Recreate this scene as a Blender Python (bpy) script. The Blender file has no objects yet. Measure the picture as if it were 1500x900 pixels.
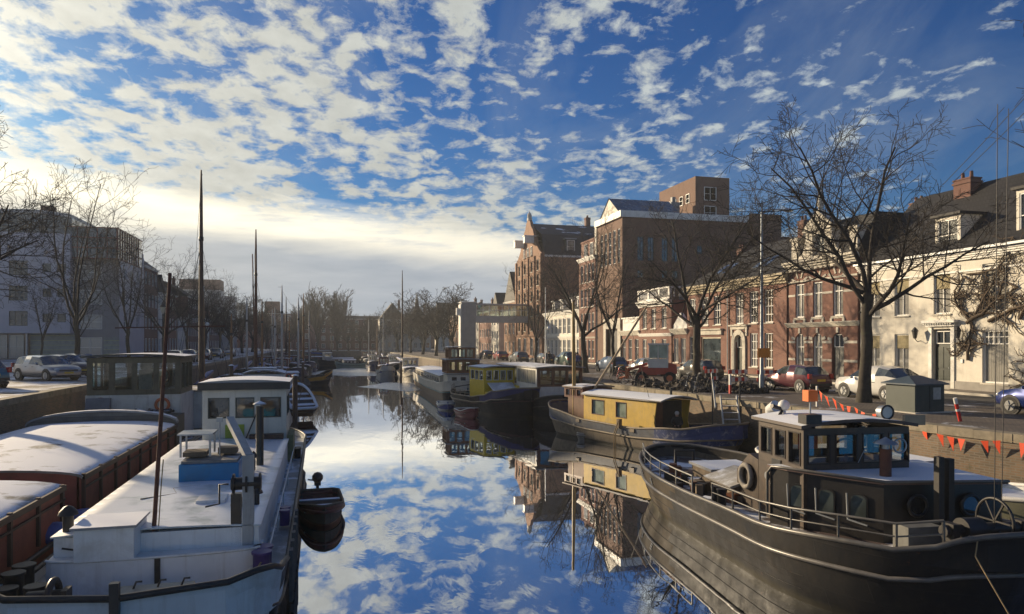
import bpy, bmesh, math, random
from mathutils import Vector, Matrix
R = math.radians
SC = bpy.context.scene
COL = SC.collection
random.seed(7)
PI = math.pi

# ------------------------------------------------------------------ mesh builder
class MB:
    def __init__(s):
        s.v, s.f, s.m, s.s = [], [], [], []
    def add(s, vs, fs, m=0, smooth=False):
        b = len(s.v)
        s.v += [tuple(v) for v in vs]
        for f in fs:
            s.f.append([i + b for i in f]); s.m.append(m); s.s.append(smooth)
        return s
    def box(s, x0, y0, z0, x1, y1, z1, m=0):
        vs = [(x0,y0,z0),(x1,y0,z0),(x1,y1,z0),(x0,y1,z0),(x0,y0,z1),(x1,y0,z1),(x1,y1,z1),(x0,y1,z1)]
        return s.add(vs, [(0,3,2,1),(4,5,6,7),(0,1,5,4),(1,2,6,5),(2,3,7,6),(3,0,4,7)], m)
    def cbox(s, c, d, m=0, rot=None):
        x, y, z = d[0]/2, d[1]/2, d[2]/2
        vs = [Vector(p) for p in [(-x,-y,-z),(x,-y,-z),(x,y,-z),(-x,y,-z),(-x,-y,z),(x,-y,z),(x,y,z),(-x,y,z)]]
        if rot is not None: vs = [rot @ p for p in vs]
        c = Vector(c)
        return s.add([p + c for p in vs], [(0,3,2,1),(4,5,6,7),(0,1,5,4),(1,2,6,5),(2,3,7,6),(3,0,4,7)], m)
    def bar(s, p, q, w, h, m=0):                     # box between two points
        p, q = Vector(p), Vector(q); d = q - p
        up = Vector((0,0,1)) if abs(d.normalized().z) < .95 else Vector((0,1,0))
        a = d.cross(up).normalized()*w/2; b = a.cross(d).normalized()*h/2
        vs = [p-a-b,p+a-b,p+a+b,p-a+b,q-a-b,q+a-b,q+a+b,q-a+b]
        return s.add(vs, [(0,1,2,3),(7,6,5,4),(0,4,5,1),(1,5,6,2),(2,6,7,3),(3,7,4,0)], m)
    def prism(s, poly, ax, a, b, m=0, smooth=False):
        n = len(poly)
        def P(u, v, t):
            return (t,u,v) if ax == 'x' else ((u,t,v) if ax == 'y' else (u,v,t))
        vs = [P(u,v,a) for u,v in poly] + [P(u,v,b) for u,v in poly]
        s.add(vs, [list(range(n)), list(range(2*n-1, n-1, -1))], m)
        return s.add(vs, [(i, (i+1)%n, n+(i+1)%n, n+i) for i in range(n)], m, smooth)
    def tube(s, pts, r, n=6, m=0, closed=False, smooth=True, caps=True):
        pts = [Vector(p) for p in pts]; k = len(pts)
        rs = r if isinstance(r, (list, tuple)) else [r]*k
        vs = []; ref = None
        for i, p in enumerate(pts):
            if closed: t = pts[(i+1)%k] - pts[i-1]
            else: t = pts[min(i+1,k-1)] - pts[max(i-1,0)]
            t = t.normalized() if t.length > 1e-9 else Vector((0,0,1))
            if ref is None:
                ref = t.orthogonal().normalized()
            ref = (ref - t*ref.dot(t))
            ref = ref.normalized() if ref.length > 1e-6 else t.orthogonal().normalized()
            b = t.cross(ref)
            for j in range(n):
                a = 2*PI*j/n
                vs.append(p + (ref*math.cos(a) + b*math.sin(a))*rs[i])
        fs = []
        for i in range(k if closed else k-1):
            i2 = (i+1) % k
            for j in range(n):
                fs.append((i*n+j, i*n+(j+1)%n, i2*n+(j+1)%n, i2*n+j))
        s.add(vs, fs, m, smooth)
        if caps and not closed:
            s.add(vs[:n], [list(range(n-1,-1,-1))], m); s.add(vs[-n:], [list(range(n))], m)
        return s
    def cyl(s, p, q, r, r2=None, n=12, m=0, smooth=True):
        return s.tube([p, q], [r, r if r2 is None else r2], n, m, smooth=smooth)
    def lathe(s, prof, c=(0,0,0), n=16, m=0, smooth=True, sx=1, sy=1):
        vs = []
        for r, z in prof:
            for j in range(n):
                a = 2*PI*j/n
                vs.append((c[0]+r*sx*math.cos(a), c[1]+r*sy*math.sin(a), c[2]+z))
        k = len(prof); fs = []
        for i in range(k-1):
            for j in range(n):
                fs.append((i*n+j, i*n+(j+1)%n, (i+1)*n+(j+1)%n, (i+1)*n+j))
        s.add(vs, fs, m, smooth)
        s.add(vs[:n], [list(range(n-1,-1,-1))], m); s.add(vs[-n:], [list(range(n))], m)
        return s
    def torus(s, c, Rr, r, ax='y', n=20, k=8, m=0, sc=1.0):
        pts = []
        for i in range(n):
            a = 2*PI*i/n; u, v = Rr*math.cos(a), Rr*math.sin(a)*sc
            pts.append({'x':(c[0],c[1]+u,c[2]+v),'y':(c[0]+u,c[1],c[2]+v),'z':(c[0]+u,c[1]+v,c[2])}[ax])
        return s.tube(pts, r, k, m, closed=True)
    def ball(s, c, r, n=12, m=0, sx=1, sy=1, sz=1):
        k = max(5, n//2); prof = []
        for i in range(k+1):
            a = -PI/2 + PI*i/k
            prof.append((max(1e-3, r*math.cos(a)), r*math.sin(a)*sz))
        return s.lathe(prof, c, n, m, True, sx, sy)
    def loft(s, secs, m=0, ring=False, caps=False, smooth=True):
        n = len(secs[0]); vs = [p for q in secs for p in q]; fs = []
        for i in range(len(secs)-1):
            for j in range(n if ring else n-1):
                fs.append((i*n+j, i*n+(j+1)%n, (i+1)*n+(j+1)%n, (i+1)*n+j))
        s.add(vs, fs, m, smooth)
        if caps:
            s.add(secs[0], [list(range(n-1,-1,-1))], m); s.add(secs[-1], [list(range(n))], m)
        return s
    def quad(s, a, b, c, d, m=0): return s.add([a,b,c,d], [(0,1,2,3)], m)
    def build(s, name, mats, parent=None, bevel=0, weld=False):
        me = bpy.data.meshes.new(name)
        me.from_pydata(s.v, [], s.f)
        if not isinstance(mats, (list, tuple)): mats = [mats]
        for m in mats: me.materials.append(m)
        me.polygons.foreach_set('material_index', s.m)
        me.polygons.foreach_set('use_smooth', s.s)
        bm = bmesh.new(); bm.from_mesh(me)
        bmesh.ops.remove_doubles(bm, verts=bm.verts, dist=1e-5) if weld else None
        bmesh.ops.recalc_face_normals(bm, faces=bm.faces)
        bm.to_mesh(me); bm.free()
        me.update()
        o = bpy.data.objects.new(name, me); COL.objects.link(o)
        if parent is not None: o.parent = parent
        if bevel:
            b = o.modifiers.new('edge', 'BEVEL'); b.width = bevel; b.segments = 2; b.limit_method = 'ANGLE'
            b.angle_limit = R(40)
        return o

def tag(o, label=None, cat=None, group=None, kind=None):
    if label: o['label'] = label
    if cat: o['category'] = cat
    if group: o['group'] = group
    if kind: o['kind'] = kind
    return o

def thing(name, label, cat, loc=(0,0,0), rz=0.0, group=None):
    o = bpy.data.objects.new(name, None); COL.objects.link(o)
    o.location = loc; o.rotation_euler = (0,0,rz); o.empty_display_size = .3
    return tag(o, label, cat, group)

def copy_tree(o, parent=None):
    c = o.copy(); COL.objects.link(c)
    if parent is not None: c.parent = parent
    for ch in list(o.children): copy_tree(ch, c)
    return c

def place(o, loc, rz=0.0, label=None, group=None, sc=1.0):
    o.location = loc; o.rotation_euler = (0,0,rz); o.scale = (sc,)*3
    if label: o['label'] = label
    if group: o['group'] = group
    return o

# ------------------------------------------------------------------ materials
MATS = {}
class NT:
    def __init__(s, name):
        s.mat = bpy.data.materials.new(name); s.mat.use_nodes = True
        s.t = s.mat.node_tree; s.n = s.t.nodes; s.n.clear()
        s.out = s.n.new('ShaderNodeOutputMaterial')
    def new(s, t, **k):
        n = s.n.new('ShaderNode'+t)
        for a, b in k.items():
            if a.startswith('i_'):
                key = a[2:]
                n.inputs[int(key) if key.isdigit() else key.replace('_',' ')].default_value = b
            else: setattr(n, a, b)
        return n
    def link(s, a, b): s.t.links.new(a, b)
    def coords(s, sx=1, sy=1, sz=1):
        c = s.new('TexCoord'); mp = s.new('Mapping'); mp.inputs['Scale'].default_value = (sx,sy,sz)
        s.link(c.outputs['Object'], mp.inputs['Vector']); return mp.outputs['Vector']
    def wallco(s):                                   # (x+y, z) so walls on any axis carry the pattern
        c = s.new('TexCoord'); sp = s.new('SeparateXYZ'); s.link(c.outputs['Object'], sp.inputs[0])
        a = s.new('Math', operation='ADD'); s.link(sp.outputs[0], a.inputs[0]); s.link(sp.outputs[1], a.inputs[1])
        cb = s.new('CombineXYZ'); s.link(a.outputs[0], cb.inputs[0]); s.link(sp.outputs[2], cb.inputs[1])
        return cb.outputs[0]
    def noise(s, vec, scale, detail=4, rough=.55, dist=0):
        n = s.new('TexNoise'); n.inputs['Scale'].default_value = scale; n.inputs['Detail'].default_value = detail
        n.inputs['Roughness'].default_value = rough; n.inputs['Distortion'].default_value = dist
        if vec is not None: s.link(vec, n.inputs['Vector'])
        return n.outputs['Fac']
    def ramp(s, fac, p0, p1, c0=(0,0,0,1), c1=(1,1,1,1)):
        r = s.new('ValToRGB'); e = r.color_ramp.elements
        e[0].position, e[1].position = p0, p1; e[0].color, e[1].color = c0, c1
        s.link(fac, r.inputs[0]); return r.outputs[0]
    def mix(s, fac, a, b, mode='MIX'):
        m = s.new('Mix', data_type='RGBA', blend_type=mode)
        for sock, v in ((m.inputs[0], fac), (m.inputs[6], a), (m.inputs[7], b)):
            if hasattr(v, 'links'): s.link(v, sock)
            elif isinstance(v, (int, float)): sock.default_value = v
            else: sock.default_value = (*v[:3], 1)
        return m.outputs[2]
    def math(s, op, a, b=0.0, clamp=False):
        m = s.new('Math', operation=op, use_clamp=clamp)
        for sock, v in ((m.inputs[0], a), (m.inputs[1], b)):
            if hasattr(v, 'links'): s.link(v, sock)
            else: sock.default_value = v
        return m.outputs[0]
    def bsdf(s, col, rough=.6, metal=0.0, bump=None, bstr=.3, bdist=.02, spec=.5, coat=0.0):
        b = s.new('BsdfPrincipled')
        if hasattr(col, 'links'): s.link(col, b.inputs['Base Color'])
        else: b.inputs['Base Color'].default_value = (*col[:3], 1)
        if hasattr(rough, 'links'): s.link(rough, b.inputs['Roughness'])
        else: b.inputs['Roughness'].default_value = rough
        b.inputs['Metallic'].default_value = metal; b.inputs['Specular IOR Level'].default_value = spec
        b.inputs['Coat Weight'].default_value = coat
        if bump is not None:
            bp = s.new('Bump'); bp.inputs['Strength'].default_value = bstr; bp.inputs['Distance'].default_value = bdist
            s.link(bump, bp.inputs['Height']); s.link(bp.outputs[0], b.inputs['Normal'])
        s.link(b.outputs[0], s.out.inputs[0]); return b
    def snow(s, col, amount, scale=.8, lo=.6):
        """dust lying snow over upward faces; amount 0..1"""
        g = s.new('NewGeometry'); sp = s.new('SeparateXYZ'); s.link(g.outputs['True Normal'], sp.inputs[0])
        up = s.ramp(sp.outputs[2], lo, min(1, lo+.25))
        n = s.noise(s.coords(), scale, 6, .65, .4)
        t = .72 - amount*.5
        k = s.ramp(n, t-.05, t+.06)
        f = s.math('MULTIPLY', up, k)
        return s.mix(f, col, (.8,.83,.88)), f

def plain(name, col, rough=.6, var=.25, scale=3.0, metal=0.0, bump=.0, spec=.5, dirt=None, dscale=1.2, snow=0.0, streak=None, coat=0.0, sscale=.8):
    if name in MATS: return MATS[name]
    t = NT(name); v = t.coords()
    n = t.noise(v, scale, 5, .6)
    dk = tuple(c*(1-var) for c in col); lt = tuple(min(1, c*(1+var*.6)) for c in col)
    c = t.mix(t.ramp(n, .3, .7), dk, lt)
    if dirt:
        d = t.ramp(t.noise(v, dscale, 8, .7, .6), .52, .68)
        c = t.mix(t.math('MULTIPLY', d, .8), c, dirt)
    if streak:
        vv = t.coords(5, 5, .35)
        d = t.ramp(t.noise(vv, 1.6, 6, .7), .53, .72)
        c = t.mix(t.math('MULTIPLY', d, .65), c, streak)
    rr = rough
    if snow:
        c, f = t.snow(c, snow, sscale)
        rr = t.math('ADD', t.math('MULTIPLY', f, .75-rough), rough)
    bmp = t.noise(v, scale*6, 4, .6) if bump else None
    t.bsdf(c, rr, metal, bmp, bump, .02, spec, coat)
    MATS[name] = t.mat; return t.mat

def brickmat(name, c1, c2, mortar, bw=.22, bh=.065, ms=.012, rough=.85, stain=(.05,.04,.035), stamt=.5, bstr=.4, off=.5):
    if name in MATS: return MATS[name]
    t = NT(name); v = t.wallco()
    b = t.new('TexBrick', offset=off); t.link(v, b.inputs['Vector'])
    b.inputs['Scale'].default_value = 1.0; b.inputs['Brick Width'].default_value = bw; b.inputs['Row Height'].default_value = bh
    b.inputs['Mortar Size'].default_value = ms; b.inputs['Bias'].default_value = 0
    b.inputs['Color1'].default_value = (*c1,1); b.inputs['Color2'].default_value = (*c2,1); b.inputs['Mortar'].default_value = (*mortar,1)
    c = b.outputs[0]
    o = t.coords()
    c = t.mix(t.ramp(t.noise(o, .5, 6, .65, .3), .35, .7), c, t.mix(.5, c, tuple(x*.55 for x in c1)))
    st = t.ramp(t.noise(t.coords(1.2,1.2,.25), 1.0, 7, .7), .55, .75)
    c = t.mix(t.math('MULTIPLY', st, stamt), c, stain)
    t.bsdf(c, rough, 0, b.outputs[1], -bstr, .01)
    MATS[name] = t.mat; return t.mat

def glassmat(name, tint=(.02,.025,.03), rough=.04, spec=.7, inside=None):
    """window seen from the street: dark room (or a curtain) behind a glossy sheet"""
    if name in MATS: return MATS[name]
    t = NT(name); o = t.coords()
    c = t.mix(t.ramp(t.noise(o, 1.3, 3, .5), .35, .65), tint, tuple(min(1,x*2.2+.01) for x in tint))
    if inside:
        w = t.new('TexWave', wave_type='BANDS', bands_direction='X'); t.link(t.wallco(), w.inputs['Vector'])
        w.inputs['Scale'].default_value = 2.2; w.inputs['Distortion'].default_value = 2.5
        c = t.mix(w.outputs['Fac'], tuple(x*.7 for x in inside), inside)
    wob = t.noise(o, 1.7, 2, .5)
    t.bsdf(c, rough, 0, wob, .06, .1, spec, .6)
    MATS[name] = t.mat; return t.mat

def hullmat(name, col, rough=.62, dirt=(.04,.033,.028), streak=(.03,.025,.02), scum=(.07,.06,.035), spec=.25):
    """old plating: welded plates, streaks, and a scum line at the water"""
    if name in MATS: return MATS[name]
    t = NT(name); o = t.coords(); sp = t.new('SeparateXYZ'); t.link(o, sp.inputs[0])
    cb = t.new('CombineXYZ'); t.link(sp.outputs[1], cb.inputs[0]); t.link(sp.outputs[2], cb.inputs[1])
    br = t.new('TexBrick'); t.link(cb.outputs[0], br.inputs['Vector']); br.inputs['Scale'].default_value = 1
    br.inputs['Brick Width'].default_value = 1.9; br.inputs['Row Height'].default_value = .52; br.inputs['Mortar Size'].default_value = .012; br.inputs['Mortar Smooth'].default_value = .3
    c = t.mix(t.ramp(t.noise(o, 1.1, 6, .65), .3, .7), tuple(x*.65 for x in col), tuple(x*1.2 for x in col))
    c = t.mix(t.math('MULTIPLY', t.ramp(t.noise(o, .8, 9, .75, .6), .5, .64), .8), c, dirt)
    c = t.mix(t.math('MULTIPLY', t.ramp(t.noise(t.coords(3,3,.3), 1.7, 7, .75), .52, .68), .7), c, streak)
    c = t.mix(t.math('MULTIPLY', t.ramp(t.noise(o, 5, 5, .8), .64, .7), .6), c, (.12,.05,.025))
    wl = t.ramp(t.math('ADD', sp.outputs[2], t.math('MULTIPLY', t.noise(o, 2.5, 5, .7), .22)), .22, .34, (1,1,1,1), (0,0,0,1))
    c = t.mix(t.math('MULTIPLY', wl, .8), c, scum)
    h = t.math('ADD', t.math('MULTIPLY', br.outputs[1], .6), t.math('MULTIPLY', t.noise(o, .9, 4, .6), 1.6))
    t.bsdf(c, t.ramp(t.noise(o, 2.2, 6, .7), .3, .7, (rough-.12,)*3+(1,), (min(1,rough+.2),)*3+(1,)), 0, h, .35, .03, spec)
    MATS[name] = t.mat; return t.mat

def clearmat(name, tint=(.8,.86,.85), k=.09):
    """see-through pane of a wheelhouse or a car"""
    if name in MATS: return MATS[name]
    t = NT(name)
    fr = t.new('Fresnel'); fr.inputs[0].default_value = 1.5
    f = t.math('ADD', fr.outputs[0], k, True)
    tr = t.new('BsdfTransparent'); tr.inputs[0].default_value = (*tint,1)
    gl = t.new('BsdfGlossy'); gl.inputs['Roughness'].default_value = .03; gl.inputs[0].default_value = (.8,.85,.85,1)
    mx = t.new('MixShader'); t.link(f, mx.inputs[0]); t.link(tr.outputs[0], mx.inputs[1]); t.link(gl.outputs[0], mx.inputs[2])
    t.link(mx.outputs[0], t.out.inputs[0]); MATS[name] = t.mat; return t.mat

def slatmat(name, col, gap, axis='z', pitch=.15, rough=.7, snow=0.0, bstr=.5, var=.3, streak=None):
    """boards / ribs running across one axis"""
    if name in MATS: return MATS[name]
    t = NT(name)
    c = t.new('TexCoord'); sp = t.new('SeparateXYZ'); t.link(c.outputs['Object'], sp.inputs[0])
    x = sp.outputs['xyz'.index(axis)]
    fr = t.math('FRACT', t.math('DIVIDE', x, pitch))
    line = t.ramp(t.math('ABSOLUTE', t.math('SUBTRACT', fr, .5)), .44, .49)
    cell = t.math('FLOOR', t.math('DIVIDE', x, pitch))
    wn = t.new('TexWhiteNoise', noise_dimensions='1D'); t.link(cell, wn.inputs['W'])
    base = t.mix(wn.outputs[0], tuple(a*(1-var) for a in col), tuple(min(1,a*(1+var*.5)) for a in col))
    base = t.mix(t.ramp(t.noise(t.coords(), 2.5, 6, .65), .4, .75), base, tuple(a*.6 for a in col))
    if streak:
        d = t.ramp(t.noise(t.coords(5,5,.35), 1.6, 6, .7), .53, .72)
        base = t.mix(t.math('MULTIPLY', d, .65), base, streak)
    cc = t.mix(line, base, gap)
    rr = rough
    if snow:
        cc, f = t.snow(cc, snow, .7)
    h = t.math('SUBTRACT', 1.0, line)
    t.bsdf(cc, rr, 0, h, bstr, .015)
    MATS[name] = t.mat; return t.mat

WHITE = plain('white_paint', (.72,.71,.67), .5, .12, 2, dirt=(.45,.42,.36), streak=(.5,.46,.4))
CREAM = plain('cream_plaster', (.70,.66,.57), .75, .12, 1.3, bump=.15, dirt=(.46,.42,.35), dscale=.6, streak=(.5,.46,.38))
STONE = plain('pale_stone', (.58,.54,.46), .8, .2, 2.5, bump=.2, dirt=(.3,.28,.24))
BRICK_RED = brickmat('red_brick', (.235,.072,.043), (.165,.048,.033), (.27,.2,.16))
BRICK_DARK = brickmat('dark_brick', (.20,.075,.052), (.14,.05,.038), (.16,.12,.1))
BRICK_ORANGE = brickmat('orange_brick', (.31,.135,.065), (.225,.09,.048), (.3,.22,.16))
BRICK_BROWN = brickmat('brown_brick', (.21,.095,.055), (.15,.066,.04), (.18,.14,.11))
ROOF = brickmat('roof_tiles', (.026,.024,.025), (.012,.012,.013), (.004,.004,.004), .24, .3, .03, .7, (.03,.03,.025), .3, .9)
ROOF_SNOW = slatmat('slate_roof', (.04,.04,.045), (.015,.015,.016), 'z', .28, .6, .12)
ZINC = plain('zinc', (.33,.35,.37), .45, .2, 2, .3, snow=.2)
FRAME_W = plain('white_frame', (.78,.77,.73), .45, .06, 3)
FRAME_D = plain('dark_frame', (.03,.04,.035), .4, .2, 3)
PANE = glassmat('window_pane')
PANE_C = glassmat('curtain_pane', inside=(.34,.33,.30))
PANE_B = glassmat('blind_pane', inside=(.36,.30,.14))
PANE_S = glassmat('blue_pane', tint=(.05,.065,.075), spec=.7)
PANE_N = glassmat('net_pane', tint=(.11,.11,.10), spec=.6)
PANE_W = glassmat('warm_pane', inside=(.20,.15,.09))
PANES = [PANE, PANE_C, PANE_N, PANE_W, PANE, PANE_S]
CLEAR = clearmat('clear_pane')
BLACK = plain('black_paint', (.02,.02,.021), .4, .3, 4, dirt=(.06,.045,.035))
IRON = plain('dark_iron', (.035,.033,.032), .5, .3, 5, .3)
STEEL = plain('galvanised_steel', (.36,.38,.40), .4, .2, 4, .7)
RUST = plain('rusty_steel', (.13,.05,.03), .75, .4, 4, bump=.2, dirt=(.05,.03,.025))
WOOD = plain('weathered_wood', (.19,.14,.09), .75, .3, 4, bump=.2, streak=(.08,.06,.04))
WOOD_V = plain('varnished_wood', (.16,.055,.025), .35, .3, 3, streak=(.07,.025,.012), coat=.3)
WOOD_G = plain('greyed_wood', (.13,.12,.11), .8, .3, 4, bump=.3, streak=(.05,.05,.045))
WOOD_MAST = plain('mast_wood', (.26,.13,.05), .5, .3, 3, streak=(.12,.06,.03))
WOOD_DARK = plain('dark_mast_wood', (.06,.032,.022), .6, .3, 3)
RUBBER = plain('black_rubber', (.018,.018,.018), .75, .3, 6)
SNOW = plain('fresh_snow', (.8,.83,.88), .8, .05, 3, bump=.3)
BARK = plain('winter_bark', (.055,.045,.034), .9, .4, 7, bump=.6, dirt=(.07,.075,.035), dscale=2)
BARK_DARK = plain('twig_bark', (.035,.028,.023), .9, .3, 6)
ROPE = plain('old_rope', (.30,.22,.12), .9, .2, 9)
RED = plain('red_plastic', (.55,.03,.02), .5, .15, 4)
ORANGE = plain('orange_lamp_plastic', (.75,.16,.02), .4, .1, 3)
BLUE_T = plain('blue_tarp', (.03,.08,.32), .5, .4, 6, bump=.5)
CANVAS = plain('grey_canvas', (.42,.40,.36), .85, .25, 3, bump=.4, snow=.3)
# ------------------------------------------------------------------ camera, sun, sky
CAM_H = 5.2
cd = bpy.data.cameras.new('camera'); cam = bpy.data.objects.new('camera', cd); COL.objects.link(cam)
cam.location = (0,0,CAM_H); cam.rotation_euler = (R(90), 0, R(-14.4))
cd.lens = 25.2; cd.sensor_width = 36; cd.shift_y = .0347; cd.clip_start = .1; cd.clip_end = 6000
SC.camera = cam
SUN_AZ, SUN_EL = 37.0, 14.0            # degrees left of the canal's axis; above the horizon
sd = Vector((-math.sin(R(SUN_AZ))*math.cos(R(SUN_EL)), math.cos(R(SUN_AZ))*math.cos(R(SUN_EL)), math.sin(R(SUN_EL))))
sl = bpy.data.lights.new('sun', 'SUN'); sl.energy = 5.0; sl.angle = R(.6); sl.color = (1, .79, .52)
so = bpy.data.objects.new('sun', sl); COL.objects.link(so)
so.rotation_euler = sd.to_track_quat('Z', 'Y').to_euler(); so.location = (-40, 40, 60)

def make_world():
    w = bpy.data.worlds.new('World'); SC.world = w; w.use_nodes = True
    t = NT.__new__(NT); t.t = w.node_tree; t.n = t.t.nodes; t.n.clear()
    out = t.new('OutputWorld'); bg = t.new('Background')
    sky = t.new('TexSky', sky_type='NISHITA', sun_disc=False, sun_elevation=R(SUN_EL), sun_rotation=R(-SUN_AZ),
                air_density=1.0, dust_density=.6, ozone_density=3.0, altitude=0)
    tc = t.new('TexCoord'); sp = t.new('SeparateXYZ'); t.link(tc.outputs['Generated'], sp.inputs[0])
    z = t.math('MAXIMUM', sp.outputs[2], 0.0)
    # ---- clear sky: physical sky, deepened away from the sun
    hs = t.new('HueSaturation'); hs.inputs['Saturation'].default_value = 1.4; hs.inputs['Value'].default_value = 1.0
    t.link(sky.outputs[0], hs.inputs['Color'])
    dt = t.new('VectorMath', operation='DOT_PRODUCT'); t.link(tc.outputs['Generated'], dt.inputs[0]); dt.inputs[1].default_value = sd
    near = t.math('MAXIMUM', dt.outputs['Value'], 0.0)
    base = t.mix(1.0, hs.outputs[0], (.25,.72,1.06), 'MULTIPLY')
    base = t.mix(1.0, base, (.068,.068,.068), 'MULTIPLY')
    # ---- altocumulus layer, seen on a plane overhead
    den = t.math('ADD', z, .15)
    px = t.math('DIVIDE', sp.outputs[0], den); py = t.math('DIVIDE', sp.outputs[1], den)
    pc = t.new('CombineXYZ'); t.link(px, pc.inputs[0]); t.link(py, pc.inputs[1])
    ca, sa = math.cos(R(12)), math.sin(R(12))                 # streets of cloud run away to the far end of the canal
    u_ = t.math('SUBTRACT', t.math('MULTIPLY', px, ca), t.math('MULTIPLY', py, sa)); v_ = t.math('ADD', t.math('MULTIPLY', px, sa), t.math('MULTIPLY', py, ca))
    def mp(su, sv, ou=0.0, ov=0.0):
        c = t.new('CombineXYZ'); t.link(t.math('ADD', t.math('MULTIPLY', u_, su), ou), c.inputs[0]); t.link(t.math('ADD', t.math('MULTIPLY', v_, sv), ov), c.inputs[1]); return c.outputs[0]
    puffs = t.noise(mp(8.4, 7.0, 2.3, .4), 1.25, 10, .63, .25)          # small heaps
    bands = t.noise(mp(2.0, .8, 1.0, 3.1), 1.0, 4, .5, .4)           # streets of cloud
    east = t.math('MULTIPLY', t.math('SUBTRACT', near, .55), .23)             # thicker towards the sun
    a = t.math('ADD', t.math('MULTIPLY', puffs, .66), t.math('MULTIPLY', bands, .42))
    a = t.math('ADD', a, east)
    hor = t.ramp(z, .10, .30, (1,1,1,1), (0,0,0,1))
    a = t.math('ADD', a, t.math('MULTIPLY', hor, .05))
    cov = t.ramp(a, .545, .645)
    veil = t.noise(mp(2.4, .8, 5, 1), .9, 6, .62, .8)                  # thin veil high on the right
    veil = t.math('MULTIPLY', t.ramp(veil, .45, .78), .20)
    cov2 = t.math('MAXIMUM', cov, veil)
    # cloud light: warm and bright near the sun, pale grey-white away from it
    g1 = t.math('POWER', near, 9.0); g2 = t.math('POWER', near, 40.0)
    lum = t.math('ADD', .50, t.math('ADD', t.math('MULTIPLY', g1, .24), t.math('MULTIPLY', g2, .5)))
    tex = t.noise(mp(5, 3), 2.2, 6, .6)
    lum = t.math('MULTIPLY', lum, t.math('ADD', .72, t.math('MULTIPLY', tex, .55)))
    ccol = t.mix(t.ramp(near, .35, .95), (.84,.95,1.0), (.98,.98,.88))
    cl = t.new('VectorMath', operation='SCALE'); t.link(ccol, cl.inputs[0]); t.link(lum, cl.inputs['Scale'])
    col = t.mix(cov2, base, cl.outputs[0])
    # ---- glow of the low sun through thin cloud
    gl = t.new('VectorMath', operation='SCALE'); gl.inputs[0].default_value = (1.0,.86,.60)
    t.link(t.math('ADD', t.math('MULTIPLY', t.math('POWER', near, 16.0), .10), t.math('MULTIPLY', t.math('POWER', near, 60.0), .9)), gl.inputs['Scale'])
    col = t.mix(1.0, col, gl.outputs[0], 'ADD')
    # ---- bank of stratus low over the far end: lit rim on top, grey underneath
    az = t.math('ARCTAN2', sp.outputs[0], sp.outputs[1])
    ac = t.new('CombineXYZ'); t.link(az, ac.inputs[0]); t.link(t.math('MULTIPLY', z, 6.0), ac.inputs[1])
    wob = t.noise(ac.outputs[0], 2.6, 7, .6, .3)
    fine = t.noise(ac.outputs[0], 7.0, 6, .6, .2)
    top = t.math('ADD', t.math('MULTIPLY', t.math('SUBTRACT', wob, .5), .10), .185)
    top = t.math('SUBTRACT', top, t.math('MULTIPLY', az, .075))               # slopes down to the right
    dz = t.math('SUBTRACT', top, z)
    bank = t.ramp(dz, -.01, .03)
    rim = t.ramp(dz, .03, .075)                                               # 0 at the lit rim, 1 deep under it
    lit = t.mix(t.ramp(near, .5, .95), (.74,.71,.62), (1.34,1.22,.93))
    under = t.mix(t.ramp(fine, .3, .7), (.25,.31,.39), (.38,.43,.49))
    under = t.mix(t.math('POWER', near, 14.0), under, (.95,.86,.66))
    lit = t.mix(t.math('MULTIPLY', t.ramp(fine, .52, .7), .6), lit, (.42,.49,.57))
    bcol = t.mix(rim, lit, under)
    col = t.mix(t.math('MULTIPLY', bank, t.ramp(az, .55, 1.0, (1,1,1,1), (.25,.25,.25,1))), col, bcol)
    low = t.ramp(z, .0, .05, (1,1,1,1), (0,0,0,1))
    col = t.mix(t.math('MULTIPLY', low, .45), col, (.52,.52,.50))
    t.link(col, bg.inputs[0]); bg.inputs[1].default_value = .80
    t.link(bg.outputs[0], out.inputs[0])
make_world()
vs = SC.view_settings
vs.view_transform = 'Standard'; vs.look = 'None'; vs.exposure = 0.55; vs.gamma = 1; vs.use_curve_mapping = False
SC.render.engine = 'CYCLES'
cy = SC.cycles
cy.use_denoising = True
cy.max_bounces = 6; cy.diffuse_bounces = 2; cy.glossy_bounces = 4; cy.transparent_max_bounces = 8; cy.volume_bounces = 0; cy.transmission_bounces = 4
cy.caustics_reflective = False; cy.caustics_refractive = False; cy.sample_clamp_indirect = 4.0
# ------------------------------------------------------------------ ground, water, air
QR, QL = 2.55, 3.0                      # height of the right and the left quay over the water
RE = [(16.7,236),(16.9,60),(17.4,45),(18.4,28),(18.8,18.7),(20,12),(23,4),(30,-8)]
LE = [(-12.1,-12),(-12.1,236)]

def water_mat():
    t = NT('canal_water'); v = t.coords(1,.45,1)
    n1 = t.noise(v, 1.1, 3, .5, .6); n2 = t.noise(v, .16, 2, .5)
    h = t.math('MULTIPLY', n1, t.ramp(n2, .42, .62))
    bp = t.new('Bump'); bp.inputs['Strength'].default_value = .065; bp.inputs['Distance'].default_value = .12; t.link(h, bp.inputs['Height'])
    gl = t.new('BsdfGlossy'); gl.inputs['Roughness'].default_value = .015; gl.inputs[0].default_value = (.93,.95,1,1); t.link(bp.outputs[0], gl.inputs['Normal'])
    df = t.new('BsdfDiffuse'); df.inputs[0].default_value = (.012,.016,.018,1)
    fr = t.new('Fresnel'); fr.inputs[0].default_value = 1.7; t.link(bp.outputs[0], fr.inputs['Normal'])
    mx = t.new('MixShader'); t.link(t.math('ADD', fr.outputs[0], .50, True), mx.inputs[0]); t.link(df.outputs[0], mx.inputs[1]); t.link(gl.outputs[0], mx.inputs[2])
    t.link(mx.outputs[0], t.out.inputs[0]); return t.mat
b = MB(); b.quad((-13,-40,0),(32,-40,0),(32,240,0),(-13,240,0))
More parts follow.
